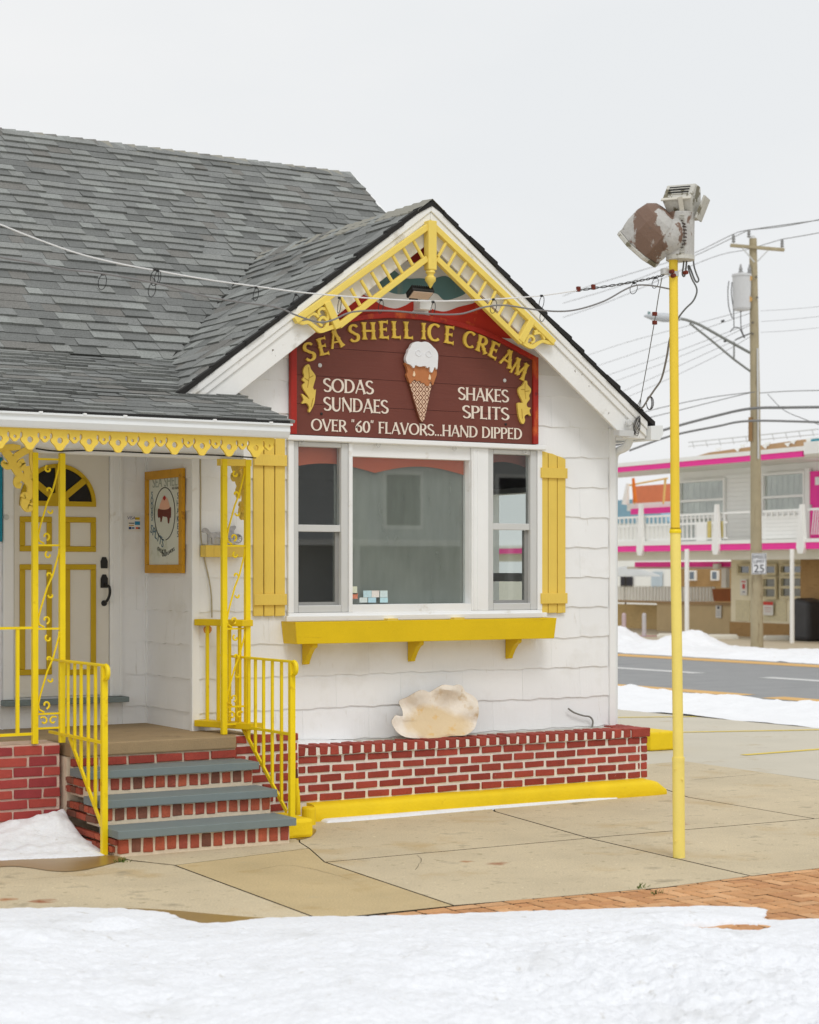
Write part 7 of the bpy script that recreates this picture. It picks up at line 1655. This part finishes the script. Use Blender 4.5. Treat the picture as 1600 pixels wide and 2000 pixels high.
# roof terrace: brown band with gull cut-outs, thin rails, corner block
zbr0, zbr1 = zr1 + .12, M(1540, 861, .8)[1]
s0, s1 = sorted((M(1571, 870, .8)[0], M(1330, 880, .8)[0])); MB().prism([MP(s0, .8, zbr0), MP(s1, .8, zbr0), MP(s0 + (s1 - s0) * .75, .8, zbr0 + (zbr1 - zbr0) * .6), MP(s0, .8, zbr1)], mn * .1).build('roof_band', MBRN, motel)
for (u, v) in ((1404, 879), (1442, 879), (1452, 872), (1496, 873), (1501, 868), (1540, 869), (1551, 864)):
    a, z = M(u, v, .78); MB().prism([MP(a + .16, .76, z + .05), MP(a + .05, .76, z - .02), MP(a - .02, .76, z - .05), MP(a - .06, .76, z + .02), MP(a - .18, .76, z + .06), MP(a - .04, .76, z + .06)], mn * .02).build('gull_cutout', MWH, motel)
MB().tube([MP(*((lambda q: (q[0], .9, q[1]))(M(1345, 864, .9)))), MP(*((lambda q: (q[0], .9, q[1]))(M(1600, 838, .9))))], .018, 5).tube([MP(*((lambda q: (q[0], .9, q[1]))(M(1345, 872, .9)))), MP(*((lambda q: (q[0], .9, q[1]))(M(1600, 848, .9))))], .014, 5).build('roof_rail', GREYTRIM, motel)
for u in range(1352, 1600, 26): v = 862 - (u - 1352) * .1; a = M(u, v, .9); b = M(u + 4, v + 13, .9); MB().tube([MP(a[0], .9, a[1]), MP(b[0], .9, b[1])], .014, 5).build('roof_rail_post', GREYTRIM, motel)
mpx(MB(), 1575, 856, 1660, 890, .7, 2).build('roof_block', MWH, motel); mpx(MB(), 1584, 858, 1640, 873, .66, .03).build('teal_window', mat('teal_tiles', (30, 140, 160), .4, .15, 8), motel)
# lower pink canopy, side block and court behind the columns
NC = 5.0
mpx(MB(), 1240, 1098, 1429, 1107, 3.0, .15).build('canopy_fascia', PINK, motel); mpx(MB(), 1225, 1107, 1428, 1111, 3.1, 3).build('canopy_soffit', MSOF, motel)
mpx(MB(), 1232, 994, 1312, 1001, 2.6, .12).build('deck_fascia', PINK, motel); mpx(MB(), 1225, 984, 1315, 993.5, 2.7, 3.5).build('deck_floor', MWH, motel)
mpx(MB(), 1236, 950, 1310, 984, 4.5, .1).build('orange_screen', mat('orange_screen', (228, 132, 92), .7, .1, 1.5), motel)
for a, b in (((1236, 946), (1240, 984)), ((1300, 934), (1296, 984))): p, q = M(*a, 2.7), M(*b, 2.7); MB().tube([MP(p[0], 2.7, p[1]), MP(q[0], 2.7, q[1])], .04, 6).build('deck_post', mat('apricot_paint', (238, 196, 120), .6, .05, 4), motel)
p, q = M(1228, 948, 2.7), M(1304, 934, 2.7); MB().tube([MP(p[0], 2.7, p[1]), MP(q[0], 2.7, q[1])], .03, 6).build('deck_rail', mat('apricot_paint', (238, 196, 120)), motel)
p, q = M(1222, 985, 2.6), M(1226, 944, 2.6); MB().tube([MP(p[0], 2.6, p[1]), MP(q[0], 2.6, q[1])], [.14, .05], 6).build('deck_fin', MWH, motel)
p, q = M(1237, 934, 2.65), M(1241, 980, 2.65); MB().tube([MP(p[0], 2.65, p[1]), MP(q[0], 2.65, q[1])], [.05, .07], 6).build('orange_post', mat('orange_post', (226, 120, 40), .6, .05, 4), motel)
# low tan walls, pickets and brown shed wall behind
court = thing('court_wall', MP(M(1300, 1240, 2.2)[0], 2.2, .03), 'low tan block wall with white pickets beside the motel office', 'wall')
mpx(MB(), 1283, 1177, 1429, 1243, 2.3, .3).build('block_wall', mat('block_tan', (204, 182, 142), .85, .06, 3), court); mpx(MB(), 1180, 1179, 1283, 1243, 3.0, .3).build('block_wall', MTAN, court)
mpx(MB(), 1180, 1175.5, 1429, 1178.5, 2.2, .5).build('coping', mat('coping_brown', (176, 146, 110), .8, .08, 4), court)
u = 1196
while u < 1392: mpx(MB(), u, 1146, u + 3.2, 1175, 3.2, .05).build('picket', MWH, court); u += 6.3
mpx(MB(), 1180, 1144, 1430, 1147, 3.18, .06).build('picket_rail', mat('rail_sand', (200, 194, 170), .7, .05, 4), court)
hs = thing('tan_house', MP(M(1380, 1180, 9)[0], 11, 0), 'tan brick house with white windows behind the motel court', 'house')
mpx(MB(), 1322, 1098, 1470, 1200, 12, 5).build('wall', MTAN2, hs)
for u in (1344, 1388): w_ = sub('window', MP(*((lambda q: (q[0], 12, q[1]))(M(u, 1135, 12)))), hs); mpx(MB(), u, 1114, u + 14, 1134, 11.9, .09).build('frame', MWH, w_); mpx(MB(), u + 3, 1117, u + 11, 1131, 11.88, .02).build('pane', mat('house_pane', (110, 124, 140), .2, .1, 3), w_)
wh = thing('white_house', MP(M(1250, 1150, 16)[0], 16, 0), 'white house far behind the motel court', 'house'); mpx(MB(), 1170, 1108, 1325, 1190, 16, 6).build('wall', MWH, wh); mpx(MB(), 1212, 1125, 1234, 1146, 15.9, .05).build('window', mat('dark_room', (52, 50, 56)), wh); mpx(MB(), 1272, 1117, 1292, 1150, 15.9, .05).build('door', mat('pale_blue_door', (190, 204, 214), .6, .05, 3), wh)
bl = thing('blue_roof_house', MP(M(1230, 1000, 22)[0], 26, 0), 'house with a pale blue roof seen past the balcony', 'house')
(sa, za), (sb, zb), (sc2, zc) = M(1150, 1022, 24), M(1310, 1022, 24), M(1190, 978, 24)
MB().prism([MP(sa, 24, za), MP(sb, 24, zb), MP(M(1260, 984, 24)[0], 24, zc), MP(sc2, 24, zc)], mn * 6).build('roof', mat('blue_roof', (132, 170, 190), .7, .06, 2), bl); mbox(MB(), min(sa, sb) + .3, max(sa, sb) - .3, 24.2, 29.8, 0, za).build('wall', MWH, bl)
um_ = thing('patio_umbrella', MP(M(1222, 1150, 5)[0], 5, 0), 'pale grey patio umbrella in the motel court', 'umbrella')
c_ = MP(*((lambda q: (q[0], 5, q[1]))(M(1222, 1106, 5)))); e_ = M(1222, 1126, 5)[1]
MB().lathe((c_.x, c_.y, e_), [(1.25, 0), (1.2, .05), (.5, (c_.z - e_) * .8), (.03, c_.z - e_)], 10).build('canopy', mat('umbrella_grey', (200, 202, 200), .7, .05, 3), um_); MB().tube([(c_.x, c_.y, .1), (c_.x, c_.y, e_ + .1)], .03, 8).build('stem', WIREDK, um_)
wb = thing('wooden_crate', MP(M(1410, 1175, 2.0)[0], 2.0, M(1410, 1176, 2.0)[1]), 'brown wooden planter crate on the court wall', 'crate')
(sa, za), (sb, zb) = M(1391, 1150, 2.0), M(1428, 1175, 2.0); MB().prism([MP(sa, 2.0, za), MP(sb, 2.0, za), MP(sb, 2.0, zb), MP(sa - .08, 2.0, zb)], mn * .5).build('box', mat('crate_brown', (140, 78, 34), .7, .15, 4, bstretch=(1, 1, 5)), wb)
for i, (u, lab) in enumerate(((1219, 'pinkish steel bollard at the left in front of the court wall'), (1258.5, 'grey steel bollard in front of the court wall by the pink kerb'))):
    p = atZ(u, 1243, .03); p.z = .03; tag(MB().lathe(p, [(.062, 0), (.062, .62), (.05, .66), (.0, .68)], 14).build('bollard', mat('bollard_%d' % i, ((206, 186, 190), (206, 204, 206))[i], .6, .05, 4)), lab, 'bollard', 'bollards by the court wall')
strip('pink_kerb', atZ(1232, 1243, .03).to_2d(), atZ(1290, 1242.5, .03).to_2d(), .5, mat('faded_pink_paint', (196, 108, 132), .7, .1, 4), .036)
for i, (u0, u1, v, lab) in enumerate(((1284, 1349, 1246, 'white wheel stop behind the yellow pole'), (1373, 1442, 1248, 'white wheel stop left of the utility pole'), (1491, 1544, 1250, 'white wheel stop right of the utility pole'), (1566, 1640, 1251, 'white wheel stop at the right edge before the motel'))):
    a, b = atZ(u0, v, .03), atZ(u1, v, .03); d = (b - a); L = d.length; d.normalize(); nn_ = Vector((d.y, -d.x, 0))
    mb = MB(); sec = [(-.08, 0), (-.08, .07), (-.05, .13), (.05, .13), (.08, .07), (.08, 0)]
    vs = []; st2 = [(0, .6), (.06, 1), (.3, 1), (.32, 1), (.68, 1), (.7, 1), (.94, 1), (1, .6)]
    for t, k in st2: vs += [a + d * L * t + nn_ * x + Vector((0, 0, z * k)) for x, z in sec]
    fs = [(j * 6 + k, j * 6 + (k + 1) % 6, (j + 1) * 6 + (k + 1) % 6, (j + 1) * 6 + k) for j in range(7) for k in range(6)] + [tuple(range(6)), tuple(42 + k for k in range(6))]
    tag(mb.add(vs, fs).build('wheel_stop', mat('stop_white', (226, 222, 208), .8, .06, 4)), lab, 'wheel stop', 'white wheel stops at the motel')
ven = thing('covered_machine', MP(M(1565, 1245, .8)[0], .9, .03), 'tall machine under a black cover beside the motel column', 'machine')
(sa, _), (sb, _) = M(1579, 1200, .8), M(1539, 1200, .8); zt2_ = M(1560, 1168, .8)[1]
MB().prism([MP(sa, .8, .03), MP(sb - .1, .8, .03), MP(sb, .8, .5), MP(sb, .8, zt2_ - .35), MP(sb - .14, .8, zt2_ - .02), MP(sb - .3, .8, zt2_), MP(sa, .8, zt2_ - .1)], mn * .7).build('cover', mat('black_cover', (58, 58, 60), .5, .15, 3, bump=.4, bscale=6), ven, bevel=.12, seg=3)
def notice(u0, v0, u1, v1, n, cols, lab):
    t = thing('notice', MP(M(u0, v1, n)[0], n, M(u0, v1, n)[1]), lab, 'notice'); mpx(MB(), u0, v0, u1, v1, n, .02).build('board', mat('notice_white', (224, 222, 216), .6, .04, 6), t)
    for (a, b, c, d, col_) in cols: mpx(MB(), u0 + (u1 - u0) * a, v0 + (v1 - v0) * b, u0 + (u1 - u0) * c, v0 + (v1 - v0) * d, n - .006, .005).build('print', mat('print_%d_%d_%d' % col_, col_, .6, .1, 20), t)
notice(1491, 1175, 1510, 1202, NL - .1, [(0, 0, 1, .26, (206, 66, 56)), (.15, .4, .85, .46, (190, 140, 130)), (.15, .55, .85, .6, (190, 150, 140)), (.2, .7, .8, .75, (190, 150, 140))], 'red-headed notice on the office wall beside the utility pole')
notice(1446, 1131, 1459, 1163, NL - .06, [(.2, .12, .8, .2, (200, 90, 90)), (.3, .3, .7, .6, (200, 80, 80)), (.3, .75, .7, .82, (120, 120, 140))], 'white notice with red print on the office door')
notice(1398, 1182, 1408.5, 1207, 2.25, [(.3, .08, .7, .3, (90, 90, 96)), (.15, .45, .85, .5, (150, 150, 156)), (.15, .6, .85, .65, (150, 150, 156)), (.15, .75, .85, .8, (150, 150, 156))], 'small parking notice on the tan court wall')
post = thing('court_lamp', MP(M(1397, 1112, 2.8)[0], 2.8, M(1397, 1112, 2.8)[1]), 'small white lamp under the pink canopy', 'lamp'); mpx(MB(), 1392, 1101, 1402, 1112, 2.8, .15).build('shade', MWH, post, bevel=.02)
cpost = MB(); mpx(cpost, 1409, 1110, 1418, 1148, 2.9, .14); cpost.build('canopy_post', MWH, motel)

# ================================================================ grey house over the road behind the camera: it shows in the window glass
gh = thing('grey_house', (25, -16, 0), 'pale grey house seen only as a reflection in the picture window', 'house')
GSID = mat('grey_lap_siding', (206, 208, 208), .7, .05, 2); GDK = mat('dark_room', (52, 50, 56))
for k in range(26): MB().obox((14, -15, .4 + k * .2), (24, 0, 0), (0, .03 + .012, 0), (0, 0, .196)).build('siding_board', GSID, gh)
MB().box(14, 38, -24, -15.001, 0, 5.7).build('wall', GSID, gh)
for x in (17, 21, 25.2, 28.6, 33): 
    w_ = sub('window', (x, -15, 2), gh); MB().box(x - .6, x + .6, -14.96, -14.9, 3.0, 4.5).build('frame', MWH, w_); MB().box(x - .5, x + .5, -14.9, -14.88, 3.1, 4.4).build('pane', GDK, w_)
MB().box(13.6, 38.4, -15.0, -13.4, 2.55, 2.7).build('porch_roof', MWH, gh)
for x in (14, 18.5, 23, 27.5, 32, 37.5): MB().box(x - .08, x + .08, -13.6, -13.44, 0, 2.549).build('porch_post', MWH, gh)
MB().box(13.5, 38.5, -24.5, -14.4, 5.7, 5.9).build('eaves', MWH, gh)
MB().prism([(13.5, -14.4, 5.9), (13.5, -24.5, 5.9), (13.5, -19.5, 9.4)], (25, 0, 0)).build('roof', ROOFM[2], gh)

# small weeds in the cracks
GRN = mat('weed_green', (92, 110, 48), .8, .2, 30)
for (u, v, n, lab) in ((238, 1684, 26, 'small green weed in the crack at the foot of the steps'), (1249, 1735, 14, 'tiny green weed at the edge of the brick pavers'), (1283, 1745, 10, 'tiny weed sprouting between two brick pavers')):
    c = atZ(u, v, 0); mb = MB()
    for i in range(n):
        a = random.uniform(0, 6.28); r = random.uniform(0, .05); h = random.uniform(.01, .035); b_ = c + Vector((math.cos(a) * r * 1.6, math.sin(a) * r * .6, -.004)); d = Vector((math.cos(a + 1), math.sin(a + 1), 0)); w = .004
        tip = b_ + Vector((random.uniform(-.02, .02), random.uniform(-.02, .02), h)); mb.add([b_ - d * w, b_ + d * w, tip + d * w * .7, tip + Vector((.006, 0, .004)), tip - d * w * .7], [(0, 1, 2, 3, 4)])
    tag(mb.build('weed', GRN), lab, 'weed')
